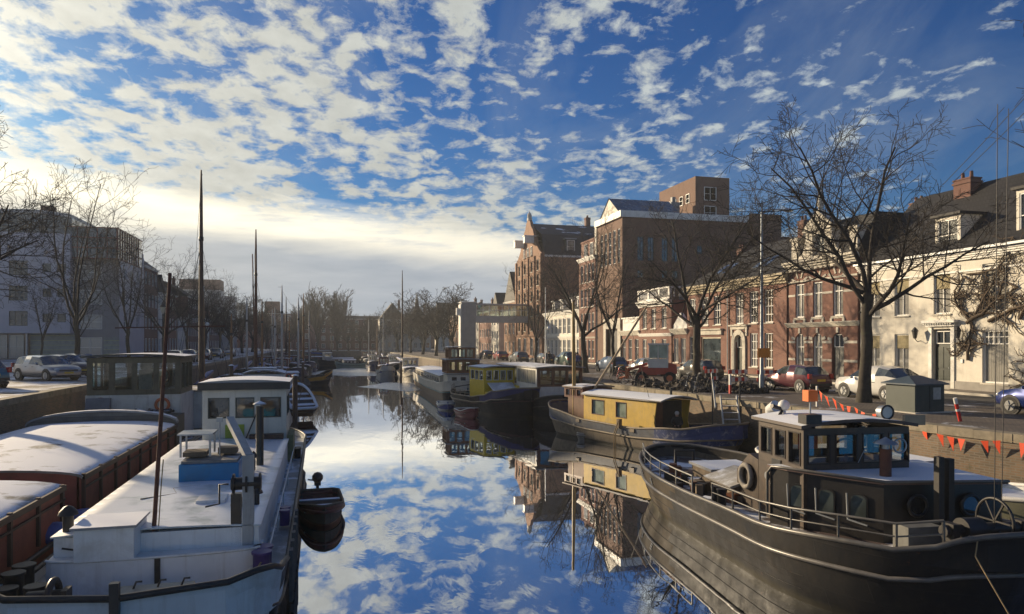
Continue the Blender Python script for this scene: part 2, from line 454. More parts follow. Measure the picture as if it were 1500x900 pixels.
tag(b.build('canal_water', water_mat()), kind='structure')

def ground_mat(name, road_x0, road_x1, flip=False):
    """setts on the quay, asphalt carriageway, flagged pavement; patches of trodden snow"""
    t = NT(name); c = t.new('TexCoord'); sp = t.new('SeparateXYZ'); t.link(c.outputs['Object'], sp.inputs[0])
    def brk(w, h, c1, c2, mo):
        b = t.new('TexBrick'); t.link(c.outputs['Object'], b.inputs['Vector']); b.inputs['Scale'].default_value = 1
        b.inputs['Brick Width'].default_value = w; b.inputs['Row Height'].default_value = h; b.inputs['Mortar Size'].default_value = .012
        b.inputs['Color1'].default_value = (*c1,1); b.inputs['Color2'].default_value = (*c2,1); b.inputs['Mortar'].default_value = (*mo,1); return b
    setts = brk(.2,.1,(.17,.13,.10),(.10,.085,.075),(.05,.045,.04))
    flags = brk(.3,.3,(.25,.23,.21),(.2,.19,.18),(.1,.09,.08))
    n = t.noise(c.outputs['Object'], .8, 6, .65)
    asph = t.mix(t.ramp(n,.3,.7), (.04,.04,.042), (.075,.07,.068))
    xx = sp.outputs[0]
    inr = t.math('MULTIPLY', t.math('GREATER_THAN', xx, road_x0), t.math('LESS_THAN', xx, road_x1))
    far = t.math('LESS_THAN' if flip else 'GREATER_THAN', xx, road_x0 if flip else road_x1)
    col = t.mix(inr, setts.outputs[0], asph); col = t.mix(far, col, flags.outputs[0])
    col = t.mix(t.ramp(t.noise(c.outputs['Object'], .35, 6, .7), .45, .7), col, t.mix(.5, col, (.05,.045,.04)))
    sn = t.noise(c.outputs['Object'], .55, 8, .68, .5)
    if flip: k = t.ramp(sn, .44, .56)
    else: k = t.math('MULTIPLY', t.ramp(sn, .56, .66), t.ramp(t.noise(c.outputs['Object'], 3, 5, .7), .35, .6))
    col = t.mix(k, col, (.72,.75,.8))
    t.bsdf(col, .8, 0, setts.outputs[1], -.4, .01)
    return t.mat

def bank(name, pts, z, m):
    b = MB(); n = len(pts)
    b.add([(x,y,z) for x,y in pts], [list(range(n))]); o = b.build(name, m); tag(o, kind='structure'); return o
GR = ground_mat('right_quay_paving', 26.8, 31.2); GL = ground_mat('left_quay_paving', -22.5, -17.8, True)
bank('quay_ground', RE[::-1] + [(16.7,420),(330,420),(330,-8)], QR, GR)
bank('quay_ground', LE + [(-12.1,420),(-330,420),(-330,-12)], QL, GL)
bank('far_ground', [(-12.2,236),(16.8,236),(16.8,420),(-12.2,420)], QR-.01, GL)
# raised kerb and pavement along the house fronts
b = MB(); b.box(31.2,10,QR,31.35,130,QR+.12,0); b.box(31.35,10,QR+.001,33.2,130,QR+.11,1)
tag(b.build('pavement', [STONE, plain('paving_slab', (.22,.19,.16), .8, .25, 3, bump=.2)]), kind='structure')

def stonewall_mat():
    t = NT('quay_masonry'); v = t.wallco()
    br = t.new('TexBrick'); t.link(v, br.inputs['Vector']); br.inputs['Scale'].default_value = 1
    br.inputs['Brick Width'].default_value = .24; br.inputs['Row Height'].default_value = .075; br.inputs['Mortar Size'].default_value = .014
    br.inputs['Color1'].default_value = (.24,.15,.09,1); br.inputs['Color2'].default_value = (.13,.095,.065,1); br.inputs['Mortar'].default_value = (.2,.17,.13,1)
    n = t.ramp(t.noise(t.coords(), 1.1, 8, .7, .4), .4, .7)
    col = t.mix(n, br.outputs[0], t.mix(.5, br.outputs[0], (.05,.05,.03)))
    moss = t.ramp(t.noise(t.coords(1,1,.6), .7, 8, .75, .5), .56, .64)
    col = t.mix(t.math('MULTIPLY', moss, .7), col, (.05,.055,.022))
    sp = t.new('SeparateXYZ'); t.link(t.coords(), sp.inputs[0])
    wet = t.ramp(sp.outputs[2], .25, .7, (1,1,1,1), (0,0,0,1))
    col = t.mix(t.math('MULTIPLY', wet, .75), col, (.02,.022,.018))
    t.bsdf(col, .85, 0, br.outputs[1], -.6, .02); return t.mat
QM = stonewall_mat()
def quay_wall(pts, z, side, label):
    w = thing('quay_wall', label, 'quay wall', (pts[0][0], pts[0][1], 0))
    ox, oy = pts[0]
    b = MB(); c = MB()
    P = [(x-ox, y-oy) for x, y in pts]
    b.loft([[(x,y,-1.2),(x,y,z-.24)] for x,y in P], smooth=False)
    # coping stones, a hand's breadth proud of the wall
    for (x0,y0),(x1,y1) in zip(P, P[1:]):
        L = math.hypot(x1-x0, y1-y0); k = max(1, int(L/1.1)) if L < 100 else int(L/2.2)
        dx, dy = (x1-x0)/L, (y1-y0)/L; nx, ny = (dy, -dx) if side > 0 else (-dy, dx)
        if (nx > 0) == (side > 0): nx, ny = -nx, -ny
        for i in range(k):
            a, e = (i+.006)*L/k, (i+.994)*L/k; o = .05 + random.uniform(-.012,.012); hz = random.uniform(.006,.018)
            q = [(x0+dx*a+nx*o, y0+dy*a+ny*o),(x0+dx*e+nx*o, y0+dy*e+ny*o),(x0+dx*e-nx*.45, y0+dy*e-ny*.45),(x0+dx*a-nx*.45, y0+dy*a-ny*.45)]
            c.prism(q, 'z', z-.25, z+hz)
    b.build('masonry', QM, w); c.build('coping', plain('coping_stone', (.27,.23,.165), .85, .3, 3, bump=.4, dirt=(.08,.09,.04), snow=.05), w)
    return w
quay_wall(RE, QR, 1, 'mossy brick quay wall with pale coping below the sunlit house row')
quay_wall(LE, QL, -1, 'dark damp quay wall below the parked cars and snowy verge')
quay_wall([(-12.1,236),(16.7,236)], QR, 0, 'low far quay wall closing off the end of the canal')

# thin sheets of ice on the far water
ice = plain('thin_ice', (.50,.50,.47), .25, .12, 1.2, snow=.12)
def floe(pts, label):
    c = Vector((sum(p[0] for p in pts)/len(pts), sum(p[1] for p in pts)/len(pts), 0)); P = []
    n = len(pts)
    for i in range(n):
        a, e = Vector((*pts[i],0)), Vector((*pts[(i+1)%n],0))
        for k in range(6):
            q = a.lerp(e, k/6); q = q + (q-c).normalized()*random.uniform(-.35,.35); P.append((q.x-c.x, q.y-c.y))
    b = MB(); b.prism(P, 'z', -.03, .02); o = b.build('ice_sheet', ice); o.location = c
    tag(o, label, 'ice', 'ice sheets on the canal')
floe([(-5,122),(3,150),(11.5,140),(10.5,112),(4,114)], 'large pale ice sheet lying before the dark far boats')
floe([(3.6,86),(7.4,94),(11.2,92),(11.4,80),(8.2,76)], 'smaller tongue of ice beside the white barge row')

# still winter air: one closed box of thin haze
def haze():
    t = NT('haze_air'); v = t.new('VolumePrincipled')
    v.inputs['Color'].default_value = (.80,.84,.88,1); v.inputs['Density'].default_value = HAZE_DENSITY; v.inputs['Anisotropy'].default_value = .2
    t.link(v.outputs[0], t.out.inputs['Volume'])
    b = MB(); b.box(-345,-60,-2.5,345,435,45); o = b.build('haze', t.mat); tag(o, kind='stuff')
HAZE_DENSITY = .00058
haze()
# ------------------------------------------------------------------ buildings
# a building is an Empty at the street corner of its front; local x runs along the front (left to right seen
# from the street), local y into the house, z up
def facade(b, W, z0, z1, ops, depth=.18, m=0, mr=None, y=0.0, flip=None):
    """front wall in the plane y with rectangular openings (x0,z0,x1,z1) and their reveals"""
    if mr is None: mr = m
    xs = sorted({0, W, *[o[0] for o in ops], *[o[2] for o in ops]}); zs = sorted({z0, z1, *[o[1] for o in ops], *[o[3] for o in ops]})
    T = flip or (lambda x, yy, z: (x, yy, z))
    for i in range(len(xs)-1):
        for j in range(len(zs)-1):
            cx, cz = (xs[i]+xs[i+1])/2, (zs[j]+zs[j+1])/2
            if any(o[0] < cx < o[2] and o[1] < cz < o[3] for o in ops): continue
            b.quad(T(xs[i],y,zs[j]), T(xs[i+1],y,zs[j]), T(xs[i+1],y,zs[j+1]), T(xs[i],y,zs[j+1]), m)
    for x0,a,x1,e in ops:
        d = y+depth
        b.quad(T(x0,y,a),T(x0,d,a),T(x0,d,e),T(x0,y,e),mr); b.quad(T(x1,y,a),T(x1,d,a),T(x1,d,e),T(x1,y,e),mr)
        b.quad(T(x0,y,e),T(x0,d,e),T(x1,d,e),T(x1,y,e),mr); b.quad(T(x0,y,a),T(x0,d,a),T(x1,d,a),T(x1,y,a),mr)

def window(par, x0, z0, x1, z1, y=.12, cols=2, rows=2, fm=None, pm=None, t=.06, sill=True, arch=0.0, split=None, T=None, sm=None, name='window'):
    """a window: frame mesh with bars, child pane, child sill"""
    T = T or (lambda x, yy, z: (x, yy, z)); fm = fm or FRAME_W
    def bx(b, a, c, e, f, g, h, m=0):
        k = MB(); k.box(a,c,e,f,g,h); b.add([T(*v) for v in k.v], k.f, m)
    b = MB(); w = x1-x0; h = z1-z0
    bx(b, x0,y-.05,z0, x0+t,y+.06,z1); bx(b, x1-t,y-.05,z0, x1,y+.06,z1)
    bx(b, x0+t,y-.05,z1-t, x1-t,y+.06,z1); bx(b, x0+t,y-.05,z0, x1-t,y+.06,z0+t)
    u = t*.62
    for i in range(1, cols):
        x = x0+w*i/cols; bx(b, x-u/2,y-.025,z0+t, x+u/2,y+.04,z1-t)
    zz = [z0+h*i/rows for i in range(1, rows)] if split is None else [z0+h*s for s in split]
    for z in zz:
        bx(b, x0+t,y-.03,z-u/2, x1-t,y+.045,z+u/2)
    o = b.build(name, fm, par)
    p = MB(); p.add([T(x0+t,y+.03,z0+t),T(x1-t,y+.03,z0+t),T(x1-t,y+.03,z1-t),T(x0+t,y+.03,z1-t)], [(0,1,2,3)])
    p.build('pane', pm or PANES[int(abs(x0*7.3+z0*3.1+len(par.name)*1.7)) % 6], o)
    if sill:
        s = MB(); bx(s, x0-.07, y-.22, z0-.09, x1+.07, y-.05, z0-.003); s.build('sill', sm or STONE, o)
    return o

def door(par, x0, z0, x1, z1, mat, y=.12, fan=.0, T=None):
    T = T or (lambda x, yy, z: (x, yy, z)); k = MB()
    def bx(a,c,e,f,g,h,m=0):
        q = MB(); q.box(a,c,e,f,g,h); k.add([T(*v) for v in q.v], q.f, m)
    zt = z1-fan
    bx(x0,y,z0,x1,y+.05,zt)
    w = x1-x0
    for i in (0,1):
        for (a,e) in ((.06,.40),(.45,.94)):
            bx(x0+w*(.1+.43*i), y-.02, z0+(zt-z0)*a, x0+w*(.47+.43*i), y-.001, z0+(zt-z0)*e)
    o = k.build('door', mat, par, 0)
    h = MB(); h.ball(T(x0+w*.88, y-.05, z0+(zt-z0)*.45), .045, 8); h.build('handle', STEEL, o)
    if fan: window(par, x0, zt+.03, x1, z1, y, 2, 1, None, PANE, .05, False, name='fanlight', T=T)
    return o

def gable_roof(par, W, D, z, h, mat, over=.25, ridge='x', y0=0.0, hipl=0.0, hipr=0.0, name='roof'):
    """ridge along x (eaves to the street) with optional hips"""
    b = MB()
    if ridge == 'x':
        yr = y0 + D/2
        A = [(-over,y0-over,z),(W+over,y0-over,z),(W+over,y0+D+over,z),(-over,y0+D+over,z),(hipl-over*(hipl==0),yr,z+h),(W-hipr+over*(hipr==0),yr,z+h)]
        b.add(A, [(0,1,5,4),(2,3,4,5),(3,0,4),(1,2,5),(0,3,2,1)])
    else:
        A = [(-over,y0,z),(W+over,y0,z),(W+over,y0+D,z),(-over,y0+D,z),(W/2,y0,z+h),(W/2,y0+D,z+h)]
        b.add(A, [(0,4,5,3),(1,2,5,4),(0,1,4),(2,3,5),(0,3,2,1)])
    return b.build(name, mat, par)

def chimney(par, x, y, z0, z1, w=.7, d=.7, mat=None, pots=2):
    b = MB(); b.box(x-w/2,y-d/2,z0,x+w/2,y+d/2,z1); b.box(x-w/2-.06,y-d/2-.06,z1-.25,x+w/2+.06,y+d/2+.06,z1-.12); b.box(x-w/2-.04,y-d/2-.04,z1,x+w/2+.04,y+d/2+.04,z1+.08)
    for i in range(pots): b.cyl((x-w/4+i*w/2,y,z1+.08),(x-w/4+i*w/2,y,z1+.5),.11,.09,8)
    return b.build('chimney', mat or BRICK_DARK, par)

def cornice(par, W, z, h=.5, out=.35, mat=None, dent=0.0, x0=0.0, name='cornice'):
    b = MB(); n = 4
    for i in range(n):
        o = out*(i+1)/n; b.box(x0-min(o,.12), -o, z+h*i/n+.001*i, x0+W+min(o,.12), -.004*i+.05, z+h*(i+1)/n-.002)
    if dent:
        k = int(W/dent)
        for i in range(k): b.box(x0+(i+.25)*W/k, -out*.8, z-.12, x0+(i+.75)*W/k, .03, z-.002)
    return b.build(name, mat or STONE, par)

def dormer(par, x, z, w=1.5, h=1.6, y0=.6, depth=2.4, mat=None, roofm=None, pm=None):
    b = MB(); b.box(x-w/2,y0,z,x-w/2+.16,y0+depth,z+h); b.box(x+w/2-.16,y0,z,x+w/2,y0+depth,z+h)
    b.box(x-w/2+.16,y0,z+h-.2,x+w/2-.16,y0+depth,z+h)
    d = b.build('dormer', mat or FRAME_W, par)
    r = MB(); r.box(x-w/2-.15,y0-.2,z+h+.002,x+w/2+.15,y0+depth,z+h+.14); r.build('dormer_roof', roofm or ZINC, d)
    window(d, x-w/2+.16, z+.05, x+w/2-.16, z+h-.2, y0+.08, 2, 2, None, pm, .06, False)
    return d

def shell(par, W, D, z0, z1, ops, mat, side_ops_r=(), depth=.2, mats=None, roofed=True):
    """walls: front with openings, near end with openings, far end and back; flat top"""
    b = MB(); facade(b, W, z0, z1, ops, depth)
    facade(b, D, z0, z1, list(side_ops_r), depth, flip=lambda x, y, z: (W-y, x, z))
    b.quad((0,0,z0),(0,D,z0),(0,D,z1),(0,0,z1)); b.quad((0,D,z0),(W,D,z0),(W,D,z1),(0,D,z1))
    if roofed: b.quad((0,0,z1-.02),(W,0,z1-.02),(W,D,z1-.02),(0,D,z1-.02))
    return b.build('wall', mats or mat, par)

def sideT(W): return lambda x, y, z: (W-y, x, z)
def base_at(name, label, x, y1, z=QR, rz=R(-90), group=None):
    return thing(name, label, 'building', (x, y1, z), rz, group)
GRP = None

# ---- white plastered house on the right, partly out of frame
def white_house():
    W, D, H = 21.0, 9.5, 7.45
    t = base_at('plastered_house', 'long white plastered two storey house with bare vine and tall dark tiled roof', 33.2, 39.1)
    px = [1.1, 3.4, 6.3, 9.6, 13.2, 16.8]
    ops = []; up = []; dn = []
    for i, x in enumerate(px):
        up.append((x-.56, 4.25, x+.56, 6.6)); 
    for i, x in enumerate(px):
        if i == 2: dn.append((x-.62, .15, x+.62, 3.4))
        elif i < 2: dn.append((x-.55, .75, x+.55, 3.15))
        else: dn.append((x-.75, .55, x+.75, 3.3))
    up[3] = (px[3]-.75, 4.25, px[3]+.75, 6.75)
    shell(t, W, D, 0, H, up+dn, CREAM, depth=.22)
    for i, o in enumerate(up):
        window(t, *o, y=.14, cols=2, rows=2, pm=PANE_C, split=[.62], t=.07)
        if i in (0,1,2):
            k = MB(); k.box(o[0]+.08,.10,o[3]-.95,o[2]-.08,.125,o[3]-.06); k.build('roller_blind', plain('straw_blind',(.34,.285,.16),.8,.25,8), t)
    for i, o in enumerate(dn):
        if i == 2:
            door(t, o[0]+.12,.15,o[2]-.12,3.3, plain('green_door',(.018,.03,.024),.35,.2,3), y=.16, fan=.75)
            k = MB()
            for a in (o[0]-.25, o[2]+.02): k.box(a,-.07,.12,a+.23,.02,3.5)
            k.box(o[0]-.35,-.16,3.55,o[2]+.35,.02,3.75); k.box(o[0]-.5,-.34,3.75,o[2]+.5,.02,3.9)
            for j in range(12): k.box(o[0]-.42+j*.165,-.28,3.66,o[0]-.34+j*.165,.01,3.748)
            k.build('door_surround', WHITE, t)
            k = MB(); k.box(o[0]-.4,-.55,0,o[2]+.4,.0,.13); k.build('doorstep', STONE, t)
        elif i < 2:
            window(t, *o, y=.14, cols=2, rows=2, pm=PANE_C, split=[.66], t=.07)
            k = MB(); k.box(o[0]+.08,.10,o[3]-.85,o[2]-.08,.125,o[3]-.06); k.build('roller_blind', MATS['straw_blind'], t)
        else:
            w = window(t, *o, y=.14, cols=1, rows=2, pm=PANE_C, split=[.74], t=.08)
            k = MB(); zz = o[1]+(o[3]-o[1])*.74
            for j in range(1,5): k.box(o[0]+(o[2]-o[0])*j/5-.02,.09,zz,o[0]+(o[2]-o[0])*j/5+.02,.16,o[3]-.06)
            k.box(o[0]+.07,.092,(zz+o[3])/2-.02,o[2]-.07,.158,(zz+o[3])/2+.02); k.build('glazing_bar', FRAME_W, w)
    b = MB(); b.box(-.02,-.05,0,W,-.001,.55); b.build('plinth', plain('grey_plinth',(.33,.31,.28),.85,.2,2,bump=.2), t)
    cornice(t, W, H-.35, .42, .3, WHITE); 
    b = MB(); b.box(0,-.06,H-1.0,W,-.002,H-.9); b.build('string_course', WHITE, t)
    b = MB(); b.box(-.1,-.5,H+.08,W,-.38,H+.2); b.build('gutter', ZINC, t)
    gable_roof(t, W, D, H+.08, 4.7, ROOF, .35)
    dormer(t, 6.2, H+.3, 1.7, 2.0, .5, 2.2, CREAM, ROOF); dormer(t, 11.3, H+.4, 1.9, 2.5, .5, 2.4, CREAM, ROOF)
    chimney(t, 4.0, 4.2, H+3.2, H+5.0, 1.2, .8, BRICK_DARK)
    for x in (4.3,):
        k = MB(); k.add([(x,1.7,H+1.75),(x+.7,1.7,H+1.75),(x+.7,2.5,H+2.5),(x,2.5,H+2.5)],[(0,1,2,3)]); k.build('skylight', PANE_S, t)
    # wall lanterns on scrolled brackets
    for x in (4.85, 7.75):
        k = MB(); k.tube([(x,0,2.75),(x,-.25,2.7),(x,-.42,2.85)], .025, 6); k.lathe([(.03,0),(.1,.05),(.16,.42),(.2,.45),(.1,.6),(.02,.68)], (x,-.42,2.86), 6, 0, False)
        k.build('wall_lantern', BLACK, t)
    # espaliered vine
    v = MB(); rr = random.Random(5)
    def vine(p, d, L, r, n):
        pts = [Vector(p)]; q = Vector(d).normalized()
        for i in range(6):
            q = (q + Vector((rr.uniform(-.5,.5), 0, rr.uniform(-.4,.4)))).normalized(); s = pts[-1] + q*L/6; s.y = -.05-rr.random()*.1; pts.append(s)
        v.tube(pts, [r*(1-.12*i) for i in range(len(pts))], 5)
        if n:
            for i in range(1, len(pts)):
                for _ in range(2 if n > 1 else 1):
                    vine(pts[i], (rr.uniform(-1,1),0,rr.uniform(-.6,.9)), L*rr.uniform(.3,.5), r*.5, n-1)
    for x in (8.05, 11.2): 
        vine((x,-.08,1.7 if x < 9 else .2),(-.05,0,1),2.6,.09,2)
    vine((8.0,-.08,3.7),(1,0,.05),3.4,.11,2); vine((8.1,-.08,3.9),(-.15,0,1),2.8,.09,2); vine((8.4,-.08,3.9),(.05,0,1),2.9,.08,2); vine((9.3,-.08,3.75),(1,0,.02),4.5,.1,2); vine((11.0,-.08,3.8),(.1,0,1),2.8,.09,2); vine((8.0,-.08,6.3),(1,0,.1),3.6,.06,2); vine((8.1,-.08,2.9),(-.6,0,-.6),1.4,.06,2)
    v.build('climbing_vine', plain('vine_wood',(.10,.07,.045),.85,.4,6), t)
    k = MB()
    k.box(7.55,-.05,1.55,7.7,-.001,1.75); k.build('bell_plate', STEEL, t)
white_house()

# ---- decorated red brick house with white bands and a pedimented dormer
def banded_house():
    W, D, H = 7.15, 9.0, 8.2
    t = base_at('banded_house', 'narrow red brick house with white stone bands and ornate pedimented dormer', 33.1, 46.4)
    px = [1.3, 3.25, 5.3]
    up = [(x-.5,4.45,x+.5,6.9) for x in px]; dn = [(px[0]-.5,.75,px[0]+.5,3.3),(px[1]-.5,.75,px[1]+.5,3.3),(px[2]-.58,.15,px[2]+.58,3.3)]
    shell(t, W, D, 0, H, up+dn, BRICK_RED, depth=.24)
    for i,o in enumerate(up): window(t, *o, y=.14, pm=PANE_C, cols=2, rows=2, split=[.68], t=.09)
    for i in (0,1): window(t, *dn[i], y=.14, pm=PANE_C, cols=2, rows=2, split=[.62], t=.09)
    o = dn[2]; door(t, o[0]+.1,.15,o[2]-.1,3.2, plain('grey_door',(.17,.17,.15),.45,.2,3), y=.16, fan=.9)
    # arched heads: spandrels that turn the rectangular openings round, with white keystones
    a = MB(); k = MB()
    for x in px:
        hw = .58 if x == px[2] else .5; zc = 3.3-hw; n = 8
        for sgn in (-1,1):
            arc = [(x+sgn*hw*math.sin(PI/2*i/n), zc+hw*math.cos(PI/2*i/n)) for i in range(n+1)]
            a.prism([(x+sgn*hw, 3.3)] + arc[:1] + arc[1:], 'y', .002, .2)
        for i in range(7):
            an = PI*(i+.5)/7; c, s_ = math.cos(an), math.sin(an)
            if i in (0,3,6): k.cbox((x+(hw+.2)*c, -.02, zc+(hw+.2)*s_), (.36,.1,.2), 0, Matrix.Rotation(-an,3,'Y'))
    for x in px:
        for i in range(7):
            an = PI*(.14+.72*i/6); c, s_ = math.cos(an), math.sin(an)
            if i % 2 == 0: k.cbox((x+.75*c, -.015, 6.95+.62*s_), (.5,.07,.14), 0, Matrix.Rotation(-an,3,'Y'))
        k.box(x-.66,-.05,4.28,x+.66,-.002,4.43); k.box(x-.7,-.08,4.02,x-.5,-.003,4.28); k.box(x+.5,-.08,4.02,x+.7,-.003,4.28)
    segs = [(0,px[0]-.5),(px[0]+.5,px[1]-.5),(px[1]+.5,px[2]-.58),(px[2]+.58,W)]
    for z in (1.35,2.6):
        for (p,q) in segs: k.box(p+.01,-.03,z,q-.01,-.002,z+.17)
    for z in (6.0,):
        for (p,q) in ((0,px[0]-.5),(px[0]+.5,px[1]-.5),(px[1]+.5,px[2]-.5),(px[2]+.5,W)): k.box(p+.01,-.03,z,q-.01,-.002,z+.15)
    a.build('arch_head', BRICK_RED, t)
    for j in range(0, len(k.v), 8):
        q = MB(); q.v = k.v[j:j+8]; q.f = [[i-j for i in f] for f in k.f[j//8*6:j//8*6+6]]; q.m = [0]*6; q.s = [False]*6; q.build('stone_band', STONE, t)
    cornice(t, W, 3.75, .32, .28, STONE, name='string_course'); b = MB(); b.box(0,-.05,7.0,W,-.002,7.12); b.build('fillet', STONE, t)
    cornice(t, W, H-.3, .6, .55, STONE, .55)
    b = MB()                                           # steep mansard
    b.add([(0,0,H+.3),(W,0,H+.3),(W,D,H+.3),(0,D,H+.3),(0,1.5,H+3.0),(W,1.5,H+3.0),(W,D-1.5,H+3.0),(0,D-1.5,H+3.0)], [(0,1,5,4),(1,2,6,5),(2,3,7,6),(3,0,4,7),(4,5,6,7)])
    b.build('roof', ROOF, t)
    d = MB(); x = 3.25; z = H+.3                       # pedimented dormer with scrolls and a finial
    d.box(x-1.35,.05,z,x-.62,.8,z+2.0); d.box(x+.62,.05,z,x+1.35,.8,z+2.0); d.box(x-.62,.05,z+1.7,x+.62,.8,z+2.0); d.box(x-.62,.05,z,x+.62,.8,z+.25)
    d.box(x-1.55,-.1,z+2.0,x+1.55,.9,z+2.2)
    for s in (-1,1): d.prism([(x+s*1.35,z),(x+s*2.3,z),(x+s*2.2,z+.35),(x+s*1.75,z+.6),(x+s*1.5,z+1.3),(x+s*1.35,z+1.6)], 'y', .1, .4)
    d.prism([(x-1.6,z+2.2),(x+1.6,z+2.2),(x,z+3.4)], 'y', -.05, .6)
    dm = d.build('dormer', STONE, t)
    q = MB(); q.lathe([(.3,0),(.34,.15),(.16,.3),(.26,.6),(.3,.85),(.14,1.1),(.06,1.5),(.1,1.6),(.02,1.8)], (x,.25,z+3.2), 10); q.build('finial', STONE, dm)
    window(dm, x-.62, z+.25, x+.62, z+1.7, .3, 2, 2, None, PANE_S, .08, False)
    for xx in (.5, 6.6):
        q = MB(); q.box(xx-.35,.15,z,xx+.35,1.4,z+1.6); q.box(xx-.45,.05,z+1.6,xx+.45,1.4,z+1.8); q.build('attic_pier', STONE, t)
    chimney(t, 6.4, 5.5, H+2.5, H+3.8, .9, .7, BRICK_BROWN)
banded_house()

# ---- long two storey red brick house with shop window and arched stone door
def brick_house():
    W, D, H = 15.2, 9.5, 7.6
    t = base_at('brick_house', 'long red brick two storey house with shop window and arched white stone doorway', 33.0, 61.7)
    px = [1.0, 3.3, 5.4, 8.9, 10.95, 12.95]
    up = [(x-.6,4.2,x+.6,6.75) for x in px]
    dn = [(.45,.8,1.55,3.2),(2.6,.35,6.0,3.15),(8.9-.6,.15,8.9+.6,3.3),(10.4,.7,11.5,3.4),(12.4,.7,13.5,3.4)]
    sh = shell(t, W, D, 0, H, up+dn, BRICK_RED, depth=.22)
    for i,o in enumerate(up): window(t, *o, y=.14, pm=[PANE_C,PANE_N,PANE,PANE_C,PANE_N,PANE_W][i], cols=3, rows=4, t=.08)
    window(t, *dn[0], y=.14, cols=2, rows=3); window(t, *dn[3], y=.14, cols=3, rows=4, t=.08, pm=PANE_C); window(t, *dn[4], y=.14, cols=3, rows=4, t=.08)
    window(t, *dn[1], y=.14, cols=1, rows=1, fm=plain('cream_frame',(.5,.43,.3),.5,.1,3), pm=glassmat('shop_pane',tint=(.03,.04,.045)), t=.14, name='shop_window')
    k = MB(); k.box(2.3,-.16,3.35,6.3,.02,3.75); k.box(2.2,-.3,3.75,6.4,.02,3.87); k.build('shop_fascia', STONE, t)
    o = dn[2]; door(t, o[0]+.05,.15,o[2]-.05,3.25, FRAME_D, y=.17, fan=1.05)
    k = MB(); x = 8.9; hw = .6; zc = 2.7
    for s in (-1,1): k.box(x+s*(hw+.21)-.21,-.14,.1,x+s*(hw+.21)+.21,.02,zc)
    n = 12
    for i in range(n):
        a0, a1 = PI*i/n, PI*(i+1)/n
        k.prism([(x+hw*math.cos(a0),zc+hw*math.sin(a0)),(x+(hw+.42)*math.cos(a0),zc+(hw+.42)*math.sin(a0)),(x+(hw+.42)*math.cos(a1),zc+(hw+.42)*math.sin(a1)),(x+hw*math.cos(a1),zc+hw*math.sin(a1))], 'y', -.14, .2)
    k.box(x-1.25,-.12,3.74,x+1.25,.02,4.0); k.box(x-1.35,-.25,4.0,x+1.35,.02,4.13); k.box(x-1.2,-.1,3.2,x-.98,.02,3.74); k.box(x+.98,-.1,3.2,x+1.2,.02,3.74)
    k.build('door_surround', STONE, t)
    k = MB(); k.tube([(7.25,-.1,.1),(7.25,-.1,H-.3)], .055, 8); k.build('downpipe', STEEL, t)
    cornice(t, W, H-.5, .75, .5, plain('ochre_stone',(.50,.43,.30),.8,.2,2,bump=.2,dirt=(.3,.25,.18)), 0)
    gable_roof(t, W, D, H+.25, 3.6, ROOF, .3, hipl=4.0, hipr=3.0)
    for x in (3.1, 4.4, 9.2, 10.4):
        k = MB(); zz = lambda y: H+.25+3.6*(y+.3)/(D/2+.3)+.04
        k.add([(x,1.0,zz(1.0)),(x+.75,1.0,zz(1.0)),(x+.75,2.3,zz(2.3)),(x,2.3,zz(2.3))],[(0,1,2,3)]); k.build('skylight', PANE_S, t)
    chimney(t, 11.0, 4.6, H+2.8, H+4.9, .8, .6); chimney(t, 1.0, 5.2, H+1.5, H+3.9, .8, .6)
brick_house()

# ---- low annexes: single storey with white attic, balustraded bay
def low_house(y1, W, label, n, attic):
    H = 3.85
    t = base_at('low_house', label, 33.0, y1)
    ops = [(W*(i+.5)/n-.5,.7,W*(i+.5)/n+.5,3.05) for i in range(n)]
    shell(t, W, 6.0, 0, H, ops, BRICK_RED)
    for o in ops: window(t, *o, y=.13, cols=2, rows=2, split=[.6], pm=PANE_C if n == 2 else PANE)
    cornice(t, W, H-.4, .55, .35, STONE)
    k = MB()
    if attic == 'box': k.box(.1,.05,H+.16,W-.1,.4,H+1.5); k.box(0,-.05,H+1.5,W,.5,H+1.65)
    else: k.prism([(.1,H+.16),(W-.1,H+.16),(W-.1,H+.5),(W/2,H+1.7),(.1,H+.5)], 'y', .05, .4)
    k.build('attic', WHITE, t)
low_house(77.6, 5.3, 'single storey brick house with white box attic against the brown silo block', 3, 'box')
low_house(64.7, 2.95, 'narrow single storey brick front with white gabled attic beside the balustraded bay', 2, 'gable')
def bay_house():
    W, H = 7.5, 6.9
    t = base_at('balustraded_house', 'two storey brick bay house topped with a white balustrade', 32.9, 72.25)
    up = [(x-.55,4.1,x+.55,6.2) for x in (1.3,3.5,5.9)]; dn = [(x-.5,.5,x+.5,3.0) for x in (1.3,3.5,5.9)]
    shell(t, W, 8, 0, H, up+dn, BRICK_RED)
    for o in up+dn: window(t, *o, y=.13, cols=2, rows=2, split=[.62], pm=PANE_C, t=.08)
    cornice(t, W, H-.5, .6, .45, WHITE)
    cornice(t, W, 3.3, .3, .2, WHITE, name='string_course')
    k = MB(); z = H+.12
    k.box(0,-.2,z,W,.05,z+.2); k.box(-.05,-.25,z+1.05,W+.05,.1,z+1.22)
    for x in (0,W/3,2*W/3,W-.3): k.box(x,-.22,z+.2,x+.3,.07,z+1.05)
    for i in range(int(W/.22)): k.lathe([(.05,0),(.085,.25),(.04,.5),(.06,.85)], (.18+i*.22,-.08,z+.2), 6)
    for i in range(12): k.box(W-.18,.3+i*.6,z+.2,W-.06,.42+i*.6,z+1.05)
    k.box(W-.25,.1,z+1.05,W+.05,7.5,z+1.2); k.build('balustrade', WHITE, t)
bay_house()

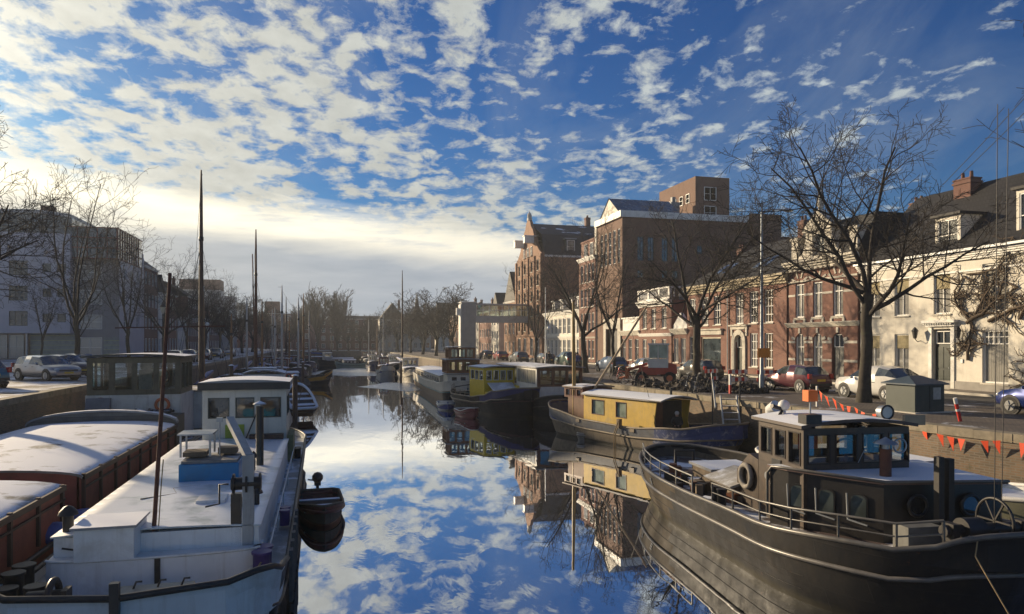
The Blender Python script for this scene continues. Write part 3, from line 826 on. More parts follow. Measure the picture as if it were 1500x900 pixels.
# ---- great brown silo block: tall slit windows, flat roof with penthouses
def silo():
    W, D, H = 8.0, 16.2, 17.2
    t = base_at('silo_block', 'huge dark brick silo block with white roof edge and tall slit windows', 33.0, 85.2)
    fr = [(1.2+i*1.35,12.0,1.2+i*1.35+.75,16.0) for i in range(5)] + [(3.2,.1,6.8,4.2)]
    sd = [(1.9+i*1.3+(.5 if i > 1 else 0),12.2,1.9+i*1.3+.8+(.5 if i > 1 else 0),15.0) for i in range(4)] + [(1.9+i*1.3+(.5 if i > 1 else 0),10.2,1.9+i*1.3+.8+(.5 if i > 1 else 0),11.1) for i in (0,2,3)]
    sd += [(9.6,13.2,10.3,14.2),(8.4,8.4,9.0,9.3),(9.7,8.4,10.3,9.3),(12,8.6,12.6,9.4)]
    b = shell(t, W, D, 0, H, fr, BRICK_BROWN, sd, .2)
    for o in fr[:-1]: window(t, *o, y=.12, cols=1, rows=5, pm=PANE_S, t=.07, sill=False)
    T = sideT(W)
    for o in sd: window(t, *o, y=.12, cols=2, rows=3 if o[3]-o[1] > 2 else 1, pm=PANE_S, fm=FRAME_D, t=.05, sill=False, T=T)
    k = MB(); k.box(3.2,.3,.1,6.8,.35,4.2); k.build('gateway', BLACK, t)
    k = MB(); k.box(2.4,-.12,0,3.18,.01,5.3); k.box(6.82,-.12,0,7.7,.01,5.3); k.box(2.4,-.14,4.3,7.7,.01,5.5); k.build('portal', STONE, t)
    k = MB(); k.box(-.15,-.3,H,W+.2,D+.2,H+.75); k.build('roof_edge', WHITE, t)
    k = MB(); k.box(-.6,-.1,0,-.001,3,H+.4); k.build('corner_strip', CREAM, t)
    k = MB(); k.prism([(.3,H+.9),(6.4,H+.9),(3.3,H+3.0)], 'y', .3, 8.2); o = k.build('skylight_house', [CREAM], t)
    k = MB(); k.add([(6.42,.2,H+.9),(6.42,8.3,H+.9),(3.3,8.3,H+3.06),(3.3,.2,H+3.06)],[(0,1,2,3)]); k.add([(.28,.2,H+.9),(.28,8.3,H+.9),(3.3,8.3,H+3.06),(3.3,.2,H+3.06)],[(0,1,2,3)]); k.build('glass_slope', PANE_S, o)
    # boiler tower behind, with its chimney cabin
    x0,y0,x1,y1,z1 = -7.0,12.0,3.2,16.8,H+6.5
    k = MB(); k.box(x0,y0,0,x1,y1,z1); tw = k.build('roof_tower', BRICK_BROWN, t)
    for (a,z) in ((1.2,H+3.5),(1.2,H+1.1)): window(tw, a,z,a+1.7,z+1.7, y=-.03, cols=2, rows=2, pm=PANE_S, sill=False, T=lambda x,y,zz: (x1-y, y0+x, zz))
    for i in range(5): window(tw, x0+.6+i*1.8, H+3.4, x0+1.5+i*1.8, H+4.6, y=y0-.03, cols=1, rows=2, pm=PANE_S, sill=False)
    k = MB(); k.box(.6,9.4,H+.9,1.7,10.6,H+3.4); k.box(.9,9.7,H+3.4,1.4,10.2,H+4.1); k.build('roof_cabin', plain('cabin_zinc',(.2,.21,.22),.6,.2,2), t)
    k = MB(); k.box(W-3,D,0,W,D+6,H-1.5); k.box(W-2.0,D+1,H-1.5,W-.2,D+5,H+1.2); k.build('rear_wing', BRICK_BROWN, t)
    k = MB(); k.box(W,D-9,0,W+3.5,D+4,9.0); k.box(W+.2,D-9.2,9,W+3.6,D+4.1,9.3); k.build('side_wing', ZINC, t)
silo()

# ---- four storey brick house with paired tall windows
def tall_house():
    W, D, H = 6.1, 9, 13.6
    t = base_at('tall_brick_house', 'four storey brick house with tall white windows left of the silo block', 32.8, 91.4)
    ops = []
    for z in (.3,3.8,7.0,10.2):
        for x in (1.1,2.5,3.9,5.2): ops.append((x-.45,z+.3,x+.45,z+2.7))
    shell(t, W, D, 0, H, ops, BRICK_RED)
    for o in ops: window(t, *o, y=.13, cols=1, rows=2, fm=FRAME_W, t=.09)
    cornice(t, W, H-.3, .45, .35, WHITE); cornice(t, W, 3.2, .2, .15, STONE, name='string_course')
    b = MB(); b.box(.1,.3,H+.15,W-.1,D,H+2.3); b.box(0,.2,H+2.3,W,D+.1,H+2.5); a = b.build('attic_storey', BRICK_RED, t)
    for x in (1.4,3.6): window(a, x,H+.4,x+1.1,H+2.0, y=.26, cols=2, rows=1, pm=PANE_S, sill=False)
tall_house()

# ---- white-fronted low house with dormers
def glazed_house():
    W, D, H = 17.0, 9, 7.0
    t = base_at('glazed_house', 'cream fronted two storey house with wide glazing and small white dormers', 33.2, 108.5)
    ops = [(1.0+i*2.0,.6,2.5+i*2.0,3.1) for i in range(8)] + [(1.0+i*2.0,3.9,2.5+i*2.0,6.2) for i in range(8)]
    shell(t, W, D, 0, H, ops, CREAM)
    for o in ops: window(t, *o, y=.12, cols=3, rows=2, pm=PANE_S, fm=FRAME_W, t=.09, sill=False)
    cornice(t, W, H-.3, .5, .4, WHITE)
    gable_roof(t, W, D, H+.15, 3.4, ROOF, .2)
    for x in (3,7,11,14.5): dormer(t, x, H+.4, 1.2, 1.5, .5, 1.6)
    cornice(t, W, 3.25, .3, .2, WHITE, name='string_course')
glazed_house()

# ---- the tall canal warehouse: curved gable with hoist beams, snow on the roof
def warehouse():
    W, D, H = 16.0, 15, 16.6
    t = base_at('canal_warehouse', 'tall narrow brick warehouse with curved gable, hoist beams and snow flecked roof', 33.0, 125.5)
    ops = []
    cx = [2.2,5.9,10.1,13.8]
    for z in (.4,):
        for x in cx: ops.append((x-.95,z,x+.95,z+3.0))
    for k_ in range(5):
        z = 4.6+k_*2.45
        for x in cx: ops.append((x-.6,z,x+.6,z+1.75))
    sd = [(9.6,12.9,10.8,14.6),(9.6,9.8,10.8,11.4)]
    shell(t, W, D, 0, H, ops, BRICK_ORANGE, sd, roofed=False, depth=.25)
    for o in ops: window(t, *o, y=.15, cols=2, rows=2, pm=PANE, fm=FRAME_W if o[1] < 1 else FRAME_D, t=.1, sill=o[1] > 1)
    for o in sd: window(t, *o, y=.12, cols=2, rows=2, pm=PANE_S, T=sideT(W), sill=False)
    k = MB(); k.box(0,-.06,0,W,-.002,.5); k.box(0,-.2,3.7,W,.0,4.0)
    for x in (.02,3.8,7.8,11.7,W-.72): k.box(x,-.22,4.0,x+.7,-.002,H+.3)
    k.build('pilaster', [BRICK_ORANGE], t)
    prof = [(0,H),(0,H+.4),(1.5,H+1.0),(3.4,H+2.4),(4.6,H+4.0),(5.2,H+4.9),(6.2,H+5.5),(6.8,H+6.4),(7.4,H+6.8)]
    prof = prof + [(W-x,z) for x,z in reversed(prof)]
    k = MB(); k.prism(prof, 'y', 0, .5); g = k.build('gable', BRICK_ORANGE, t)
    for x in (5.8,8.0,10.2): window(g, x-.5,H+.6,x+.5,H+2.1, y=-.05, cols=2, rows=2, fm=FRAME_W)
    k = MB(); k.box(7.55,-.1,H+6.8,8.45,.6,H+7.2); k.lathe([(.35,0),(.42,.4),(.3,.8),(.1,1.0),(.02,1.3)],(8,.25,H+7.2),8); k.build('finial', STONE, t)
    sn = plain('snow_flecked_slates', (.03,.03,.034), .7, .3, 2, snow=.46, sscale=.33)
    # snow holds on slopes this steep only in flecks
    t2 = NT('flecked_slates'); v = t2.coords(.5,.22,.5); f = t2.ramp(t2.noise(v, 1.0, 6, .6), .60, .64)
    t2.bsdf(t2.mix(f, (.03,.03,.034), (.75,.8,.86)), .7); sl = t2.mat
    k = MB(); k.add([(-.1,.5,H),(W+.1,.5,H),(W+.1,D,H),(-.1,D,H),(2.0,.5,H+3.7),(W-2.0,.5,H+3.7),(W-2.0,D,H+3.7),(2.0,D,H+3.7),(8,.5,H+6.3),(8,D,H+6.3)],
        [(0,4,7,3),(1,2,6,5),(4,8,9,7),(5,6,9,8),(3,7,9,6,2)]); k.build('roof', sl, t)
    k = MB(); k.box(W-.05,.5,H-.25,W+.3,D,H+.05); k.build('gutter', WHITE, t)
    for y in (4.2,9.8):
        q = MB(); q.box(W-2.6,y,H+.3,W-.5,y+1.7,H+2.8); d = q.build('dormer', FRAME_D, t); q = MB(); q.box(W-2.8,y-.15,H+2.8,W-.4,y+1.85,H+2.95); q.build('dormer_roof', ZINC, d)
        window(d, y+.2,H+.5,y+1.5,H+2.6, y=.44, cols=1, rows=2, pm=PANE_S, sill=False, T=lambda x,yy,z: (W-yy, x, z))
    for x in (4.9,11.1):
        q = MB(); q.box(x-.5,-1.6,H+2.5,x+.5,.4,H+3.6); q.box(x-.6,-1.7,H+3.6,x+.6,.4,H+3.75); q.build('hoist_housing', WHITE, t)
    chimney(t, 7.2, 11.0, H+5.5, H+7.8, .9, .8)
warehouse()

# ---- footbridge deck on a grey pier joining the warehouse
def skybridge():
    t = thing('sky_bridge', 'grey concrete pier and glazed bridge deck joining the brick warehouse', 'bridge', (22.6,118,QR))
    k = MB(); k.box(-1.2,-1.2,0,1.2,1.2,9.3); k.build('pier', plain('pier_concrete',(.27,.28,.28),.8,.15,1,bump=.1,streak=(.2,.2,.2)), t)
    k = MB(); k.box(-1.35,-1.0,0,-1.202,1.0,9.0); k.box(-1.3,-1.3,9.3,1.3,1.3,9.42); k.box(-1.9,-.3,7.2,-1.352,.3,8.4); k.build('pier_fin', WHITE, t)  # white slab paints the pier's sunlit left side; cap and box included
    k = MB(); k.box(1.2,-1.1,6.0,10.2,1.1,7.1); k.box(1.2,-1.15,8.9,10.2,1.15,9.15); k.build('bridge_deck', ZINC, t)
    k = MB(); k.box(1.25,-1.05,7.1,10.2,-1.0,8.9); k.box(1.25,1.0,7.1,10.2,1.05,8.9); k.build('bridge_glazing', CLEAR, t)
    k = MB()
    for i in range(9): k.box(1.3+i*1.1,-1.1,7.1,1.38+i*1.1,-1.03,8.9)
    k.box(1.2,-1.12,8.0,10.2,-1.04,8.08); k.build('mullion', FRAME_W, t)
skybridge()

# ---- houses beyond the warehouse, thinning out towards the far end
def row_house(name, label, y1, W, H, rh, wm, cols, floors, rz=R(-90), x=33.0, D=9, z=QR, roofm=None, pm=None, gable=False, big=1.0, gap=.1):
    t = base_at(name, label, x, y1, z, rz)
    ops = []; fh = H/floors
    for f in range(floors):
        for i in range(cols):
            c = W*(i+.5)/cols; hw = min(.6*big, W/cols*.36)
            ops.append((c-hw, f*fh+fh*.24, c+hw, f*fh+fh*.82))
    shell(t, W, D, 0, H, ops, wm, depth=.15)
    for i, o in enumerate(ops): window(t, *o, y=.1, cols=2, rows=2, pm=pm, t=.08, sill=False)
    cornice(t, W, H-.15, .3, .25, WHITE)
    if rh:
        gable_roof(t, W, D, H+.16, rh, roofm or ROOF, .1, 'y' if gable else 'x')
        chimney(t, W*.8, D*.45, H+rh*.6, H+rh+1.2, .8, .6)
    return t
row_house('gabled_house', 'narrow brick house with steep dark gable roof behind the glazed bridge', 134.6, 8.5, 10.2, 5.6, BRICK_ORANGE, 3, 3, gable=True)
row_house('gabled_house', 'small white gabled house just beyond the bridge pier', 146, 7, 8.3, 4.4, CREAM, 3, 3, gable=True)
row_house('terrace_house', 'flat brick terrace house beyond the white gabled house', 158, 12, 9.2, 2.4, BRICK_RED, 5, 3)
row_house('terrace_house', 'pale terrace house last but one in the sunlit row', 176, 17, 8.4, 3.0, CREAM, 6, 2)
row_house('terrace_house', 'brick terrace house closing the sunlit row at the canal end', 200, 22, 9.6, 3.2, BRICK_ORANGE, 8, 3)
# far end of the canal
row_house('step_gabled_house', 'grey white gabled house among trees at the canal end', 246, 8.5, 10.5, 5.5, CREAM, 4, 3, 0, 17, gable=True)
row_house('step_gabled_house', 'second grey white gabled house right of its twin at the canal end', 246, 8.5, 9.6, 5.2, CREAM, 4, 3, 0, 25.8, gable=True)
row_house('distant_house', 'wide pale house under a hipped roof behind the right bank trees', 246, 20, 11.5, 5, CREAM, 7, 3, 0, 37)
row_house('distant_block', 'low wide dark block behind the poplars at the canal end', 262, 26, 11.0, 0, BRICK_DARK, 9, 4, 0, -3)
row_house('distant_block', 'dark red block left of the poplars at the canal end', 270, 18, 13.0, 0, BRICK_RED, 6, 4, 0, -24)
k = MB(); k.box(2,2,13,7,7,17.5); k.build('stair_tower', BRICK_RED, bpy.data.objects['distant_block.001'])
t = row_house('distant_tower', 'pale glass fronted tower block far beyond the left masts', 285, 14.5, 22.0, 0, ZINC, 6, 7, 0, -53, pm=PANE_S)
k = MB(); k.box(.2,-.1,22.2,14.3,9,26); k.build('plant_storey', BRICK_DARK, t)
k = MB(); k.box(14.5,1,0,19,9,20); k.build('tower_wing', ZINC, t)
row_house('distant_tower', 'squat pale tower block far off behind the bare left trees', 290, 17, 19.5, 0, ZINC, 6, 6, 0, -78)
for i,(x,w,h,m,lab) in enumerate(((-112,30,11,BRICK_DARK,'dark flat block furthest left behind the left row'),(-80,27,10,CREAM,'pale flat block behind the squat tower'),(-52,28,9.5,BRICK_RED,'long low red block behind the tall tower'),(-23,27,10,BRICK_DARK,'long low dark block filling the gap behind the poplars'),(5,27,11,BRICK_RED,'long red block behind the twin white gables'),(33,30,12,BRICK_DARK,'long dark block below the church spire'),(64,40,12,CREAM,'long pale block behind the sunlit row end'))):
    row_house('distant_block', lab, 312, w, h, 3, m, 8, 3, 0, x)
t = thing('church_spire', 'small slate church spire rising over the far white gables', 'spire', (36,300,QR))
k = MB(); k.box(-1.6,-1.6,0,1.6,1.6,14); k.build('tower', BRICK_RED, t); k = MB(); k.lathe([(2.0,0),(1.4,1.4),(.9,4.5),(.08,9.5)],(0,0,14),8,0,False); k.build('spire', ROOF, t)

# ---- left bank: modern apartment block facing the parking square
def apartment():
    x0 = -62.0
    t = thing('apartment_block', 'modern white and grey apartment block with glass attic and yellow striped base', 'building', (x0,105,QL), 0)
    WP = plain('white_panel', (.42,.42,.47), .5, .1, .6, streak=(.30,.30,.33)); GP = plain('taupe_panel', (.25,.235,.225), .6, .12, .7, streak=(.18,.17,.16))
    STR = slatmat('striped_tiles', (.30,.31,.27), (.52,.50,.16), 'z', .62, .5, var=.1)
    # left white wing x 0..29.6 ; taupe bay 29.6..34.7 ; white return along the canal
    W1 = 29.4
    ops = []
    for f in range(3):
        z = 4.35+f*3.25
        for x in (1.5,6.5,11.5,16.5,22.4): ops.append((x,z,x+2.1,z+1.9))
        for x in (4.4,9.2,14.2,26.2,27.9): ops.append((x,z+.5,x+1.0,z+1.6))
    b = MB(); facade(b, W1, 3.4, 16.4, ops, .2); b.quad((0,0,3.4),(W1,0,3.4),(W1,1.2,3.4),(0,1.2,3.4)); b.quad((W1,0,3.4),(W1,3,3.4),(W1,3,16.4),(W1,0,16.4)); b.quad((0,0,3.4),(0,20,3.4),(0,20,16.4),(0,0,16.4)); b.quad((0,0,16.4),(W1,0,16.4),(W1,14,16.4),(0,14,16.4))
    b.build('wall', WP, t)
    for o in ops: window(t, *o, y=.12, cols=3 if o[2]-o[0] > 1.5 else 1, rows=2, fm=FRAME_D, pm=PANE, sill=False)
    k = MB(); k.box(0,1.2,0,20.5,1.5,3.4); k.build('ground_storey', GP, t)
    for x in (20.8,): 
        pass
    for i in range(3): window(t, 18.2+i*1.9, .15, 19.9+i*1.9, 3.2, y=1.1, cols=2, rows=2, fm=STEEL, pm=PANE_C, sill=False, name='glazed_door')
    k = MB(); k.box(24.4,1.2,0,29.6,1.5,3.4); k.build('striped_base', STR, t)
    k = MB()
    for x in (19.5,24.2): k.cyl((x,.6,0),(x,.6,3.4),.16,n=10)
    k.build('column', STEEL, t)
    # glass attic with a sagging roof line
    k = MB(); n = 24; top = []
    for i in range(n+1):
        x = W1*i/n; top.append((x, 18.6 + .55*math.cos(i/n*2.4*PI) - .2*(i/n)))
    k.prism([(0,16.42)] + top[::1] + [(W1,16.42)], 'y', .6, 12); k.build('glass_attic', PANE_S, t)
    k = MB()
    for i in range(23): k.box(i*1.3,.5,16.42,i*1.3+.08,.6,18.4)
    for z in (17.1,17.8): k.box(0,.5,z,W1,.6,z+.07)
    k.build('attic_mullion', FRAME_D, t)
    k = MB(); k.loft([[(x,.2,z+.0),(x,.2,z+.45),(x,12.4,z+.45),(x,12.4,z)] for x,z in top], 0, True, True, False); k.build('attic_roof', ZINC, t)
    k = MB(); k.box(24.6,4,18.4,26,5.4,20.6); k.build('chimney', BRICK_DARK, t)
    # taupe bay
    y = 1.6; W2 = 5.4; ops = [(.6,z,3.3,z+1.9) for z in (4.0,7.3,10.6)] + [(.4,.2,3.3,2.9)]
    b = MB(); T = lambda x,yy,z: (W1+x, yy+y, z); facade(b, W2, 0, 13.4, ops, .2, flip=T); b.build('wall', GP, t)
    for o in ops: window(t, *o, y=.1, cols=2, rows=2, fm=FRAME_W, pm=PANE_C, sill=False, T=T)
    k = MB(); k.box(W1+3.5,y-.06,.6,W1+W2,y-.002,2.9); k.build('striped_base', STR, t)
    # red framed glass corner on top
    k = MB(); k.box(W1-.6,y-.9,13.4,W1+W2,y+12,17.4); k.build('glass_corner', PANE_S, t)
    k = MB(); rm = plain('red_steel',(.16,.03,.025),.5,.2,3)
    for i in range(6): k.box(W1-.6+i*1.18,y-1.0,13.3,W1-.5+i*1.18,y-.9,17.5)
    for z in (13.3,14.7,16.05,17.4): k.box(W1-.6,y-1.02,z,W1+W2+.1,y-.92,z+.12)
    for i in range(10): k.box(W1+W2,y-.9+i*1.2,13.3,W1+W2+.1,y-.8+i*1.2,17.5)
    for z in (13.3,14.7,16.05,17.4): k.box(W1+W2+.02,y-.9,z,W1+W2+.12,y+12,z+.12)
    k.build('red_grid', rm, t)
    # return along the canal: white, sloping top
    X = W1+W2; ops = [(2.2+i*3.4,z,3.4+i*3.4,z+1.8) for i in range(3) for z in (4.2,7.5,10.7)]
    b = MB(); T2 = lambda x,yy,z: (X-yy, y+x, z); facade(b, 13.4, 0, 13.4, ops, .2, flip=T2)
    b.prism([(y+2.5,13.41),(y+13.4,13.41),(y+13.4,15.6),(y+2.5,16.9)], 'x', X-3, X-.05); b.quad((X,y+13.4,0),(X-30,y+13.4,0),(X-30,y+13.4,15),(X,y+13.4,15))
    b.build('wall', WP, t)
    for o in ops: window(t, *o, y=.1, cols=1, rows=2, fm=FRAME_W, pm=PANE_S, sill=False, T=T2)
apartment()
XL = -27.5
def left_row(name, label, y0, W, H, rh, m, c, f, gable=False):
    return row_house(name, label, y0, W, H, rh, m, c, f, R(90), XL, 10, QL, gable=gable)
left_row('corner_house', 'dark gabled corner house next to the white apartment return', 121.5, 9.0, 14.0, 4.0, BRICK_DARK, 4, 4)
left_row('corner_house', 'slim white fronted house second in the shaded left row', 131, 5.5, 10.5, 3.2, CREAM, 3, 3, True)
left_row('shaded_house', 'dark brick house with pale window frames mid way along the shaded left row', 137, 9, 10.8, 4.0, BRICK_RED, 4, 3)
left_row('shaded_house', 'low pale fronted house beside tall dark brick neighbour on the left bank', 147, 9, 7.0, 3.0, CREAM, 4, 2)
left_row('shaded_house', 'tall dark brick house behind the second left bank mast', 157, 12, 11.5, 3.2, BRICK_DARK, 5, 4)
left_row('shaded_house', 'pale two storey house far along the left bank', 170, 14, 7.6, 3.0, CREAM, 6, 2)
left_row('shaded_house', 'dark three storey house last in the shaded left row', 185, 18, 9.8, 2.5, BRICK_RED, 7, 3)
left_row('shaded_block', 'flat roofed grey block ending the left bank', 205, 24, 12.0, 0, ZINC, 9, 4)
# ------------------------------------------------------------------ boats (drawn in a frame a little larger, then set to scale)
S = .912
def boat(name, label, X, Y, deg, cat='boat', group=None):
    o = thing(name, label, cat, (X*S, Y*S, 0), R(deg), group); o.scale = (S,S,S); return o

def lerp_tab(tab, t):
    for (a,va),(b,vb) in zip(tab, tab[1:]):
        if t <= b:
            k = (t-a)/(b-a) if b > a else 0; k = k*k*(3-2*k); return va + (vb-va)*k
    return tab[-1][1]

class Hull:
    """plated hull: local y runs from the stern (0) to the bow (L)"""
    def __init__(s, L, B, sheer, Ls, Lb, deck, so=.4, bo=.8, ps=2.0, pb=2.0, tw=.06, wl=.9, stemw=.02, off=0.0):
        s.off = off
        s.L, s.B, s.sheer, s.Ls, s.Lb, s.deck, s.so, s.bo, s.ps, s.pb, s.tw, s.wl, s.stemw = L,B,sheer,Ls,Lb,deck,so,bo,ps,pb,tw,wl,stemw
    def half(s, t):
        y = t*s.L; w = 1.0
        if y < s.Ls: w = max(s.tw, (1-(1-y/s.Ls)**s.ps)**(1/s.ps))
        v = s.L-y
        if v < s.Lb: w = min(w, max(s.stemw, (1-(1-v/s.Lb)**s.pb)**(1/s.pb)))
        return s.B*w
    def sh(s, t): return lerp_tab(s.sheer, t)
    def dk(s, t): return lerp_tab(s.deck, t) if isinstance(s.deck, list) else s.deck
    def pt(s, t, h, side, out=0.0):
        """h: 0 waterline .. 1 sheer (negative under water)"""
        sh = s.sh(t); hh = max(0.0, min(1.0, h)); z = h*sh
        y = s.so*(1-hh)**1.5 + t*(s.L-(s.so+s.bo)*(1-hh)**1.5)
        w = s.half(t)*(s.wl+(1-s.wl)*hh**.8) + out
        return (side*w+s.off, y, z)
    def ts(s, n=44):
        a = [.5-.5*math.cos(PI*i/n) for i in range(n+1)]
        return [x*.55+.45*i/n for i, x in enumerate(a)]
    def make(s, par, mats, band=None, rail=None, rails=.05, rub=(), rubm=None, deckm=None, inner=None, n=44, rows=(-.5,0,.12,.25,.4,.55,.7,.85,.94,1)):
        T = s.ts(n); b = MB(); k = len(rows)
        for side in (-1, 1):
            vs = [s.pt(t, h, side) for t in T for h in rows]
            for i in range(len(T)-1):
                for j in range(k-1):
                    m = band((T[i]+T[i+1])/2, (rows[j]+rows[j+1])/2) if band else 0
                    b.add([vs[i*k+j], vs[(i+1)*k+j], vs[(i+1)*k+j+1], vs[i*k+j+1]], [(0,1,2,3)], m, True)
        for i in (0, len(T)-1):
            for j in range(k-1):
                A = s.pt(T[i], rows[j], -1); Bq = s.pt(T[i], rows[j], 1); C = s.pt(T[i], rows[j+1], 1); D = s.pt(T[i], rows[j+1], -1)
                b.add([A,Bq,C,D], [(0,1,2,3)], band(T[i], rows[j]) if band else 0)
        hull = b.build('hull', mats, par, weld=True)
        d = MB(); ib = MB()
        for i in range(len(T)-1):
            a, c = T[i], T[i+1]; za, zc = s.dk(a), s.dk(c)
            pa, pc = s.pt(a,1,1,-.07), s.pt(c,1,1,-.07)
            wa, wc = max(.01,pa[0]-s.off), max(.01,pc[0]-s.off); of = s.off
            d.add([(of-wa,pa[1],za),(of+wa,pa[1],za),(of+wc,pc[1],zc),(of-wc,pc[1],zc)], [(0,1,2,3)])
            for sd in (-1,1): ib.add([(of+sd*wa,pa[1],za-.02),(of+sd*wc,pc[1],zc-.02),(of+sd*wc,pc[1],pc[2]),(of+sd*wa,pa[1],pa[2])], [(0,1,2,3)], 0, True)
        d.build('deck', deckm or DECK, par)
        ib.build('bulwark', inner or (mats[0] if isinstance(mats, list) else mats), par)
        r = MB(); ring = [s.pt(t,1,1,-.03) for t in T] + [s.pt(t,1,-1,-.03) for t in reversed(T)]
        r.tube([(x,y,z+.01) for x,y,z in ring], rails, 6, closed=True); r.build('bulwark_rail', rail or IRON, par)
        for h in rub:
            r = MB(); ring = [s.pt(t,h,1,.02) for t in T] + [s.pt(t,h,-1,.02) for t in reversed(T)]
            r.tube(ring, .055, 6, closed=True); r.build('rubbing_strake', rubm or rail or IRON, par)
        return hull

DECK = plain('deck_paint', (.16,.16,.155), .7, .3, 3, bump=.2, snow=.28)
SNOWROOF = plain('snowy_roof', (.30,.31,.32), .6, .2, 2, snow=.75, bump=.15)
SNOWROOF2 = plain('part_snowy_roof', (.28,.29,.30), .5, .2, 2, snow=.55)
HULL_BLACK = hullmat('black_hull', (.013,.013,.014), .58, (.03,.026,.022), (.024,.02,.017), (.04,.036,.024))
HULL_GREY = hullmat('weathered_steel_hull', (.10,.083,.062), .7, (.04,.033,.028), (.05,.038,.028), spec=.2)  # sunlight on the black boat's stern, put into the plating colour
FROST = slatmat('frosted_deck_plate', (.58,.64,.66), (.44,.50,.52), 'y', .62, .3, snow=.55, bstr=.25, var=.08)

def vent(par, x, y, z, h=.45, r=.1, m=None):
    b = MB(); b.cyl((x,y,z),(x,y,z+h),r,n=10); b.lathe([(r*1.9,0),(r*1.7,.06),(r*.8,.16),(.01,.19)], (x,y,z+h+.02), 10); return b.build('vent', m or IRON, par)
def bollards(par, x, y, z, m=None, r=.14, h=.5, gap=.45, along='x'):
    for s_ in (-.5,.5):
        b = MB(); c = (x+s_*gap,y,z) if along == 'x' else (x,y+s_*gap,z)
        b.lathe([(r,0),(r,h-.06),(r*1.18,h-.05),(r*1.18,h)], c, 12); b.build('bollard', m or IRON, par)
def lifering(par, c, ax='y', m=None, r=.3):
    b = MB(); b.torus(c, r, r*.24, ax); return b.build('life_ring', m or plain('orange_ring',(.5,.12,.04),.6,.2,4), par)
def tyre_at(par, c, ax='x', r=.34, name='fender_tyre'):
    b = MB(); b.torus(c, r, r*.32, ax, 18, 8); return b.build(name, RUBBER, par)
def house(par, x0, y0, x1, y1, z0, z1, m, wins=(), front=(), back=(), roofm=None, over=.12, camber=.12, fm=None, pm=None, name='wheelhouse', rt=.08):
    """deckhouse with real window openings: wins on both long sides, front faces +y, back faces -y; returns the wall object"""
    b = MB(); t = .06
    def wall(P, L, ops):
        facade(b, L, z0, z1, list(ops), t, flip=P)
    sides = [(lambda u,d,z: (x1-d, y0+u, z), y1-y0, wins), (lambda u,d,z: (x0+d, y1-u, z), y1-y0, [(y1-y0-o[2],o[1],y1-y0-o[0],o[3]) for o in wins]),
             (lambda u,d,z: (x1-u, y1-d, z), x1-x0, front), (lambda u,d,z: (x0+u, y0+d, z), x1-x0, back)]
    for P, L, ops in sides: wall(P, L, ops)
    o = b.build(name, m, par)
    for P, L, ops in sides:
        for q in ops: window(o, *q, y=.035, cols=1, rows=1, fm=fm or m, pm=pm or CLEAR, t=.035, sill=False, T=P)
    r = MB(); n = 8; pr = []
    for i in range(n+1):
        u = i/n; pr.append((x0-over+(x1-x0+2*over)*u, z1+.003+camber*(1-(2*u-1)**2)))
    pr2 = [(x,z+rt) for x,z in reversed(pr)]
    r.prism(pr+pr2, 'y', y0-over, y1+over, 0, False); r.build('roof', roofm or SNOWROOF, o)
    return o
def row(x0, x1, z0, z1, n, gap=.1):
    w = (x1-x0)/n; return [(x0+i*w+gap/2, z0, x0+(i+1)*w-gap/2, z1) for i in range(n)]
def railing(par, pts, h=.6, m=None, r=.022, mid=True, step=1):
    b = MB(); P = [Vector(p) for p in pts]; up = Vector((0,0,h))
    for p in P[::step]: b.cyl(p, p+up, r, n=6)
    b.tube([p+up for p in P], r, 6)
    if mid: b.tube([p+up*.5 for p in P], r*.7, 5)
    return b.build('railing', m or IRON, par)

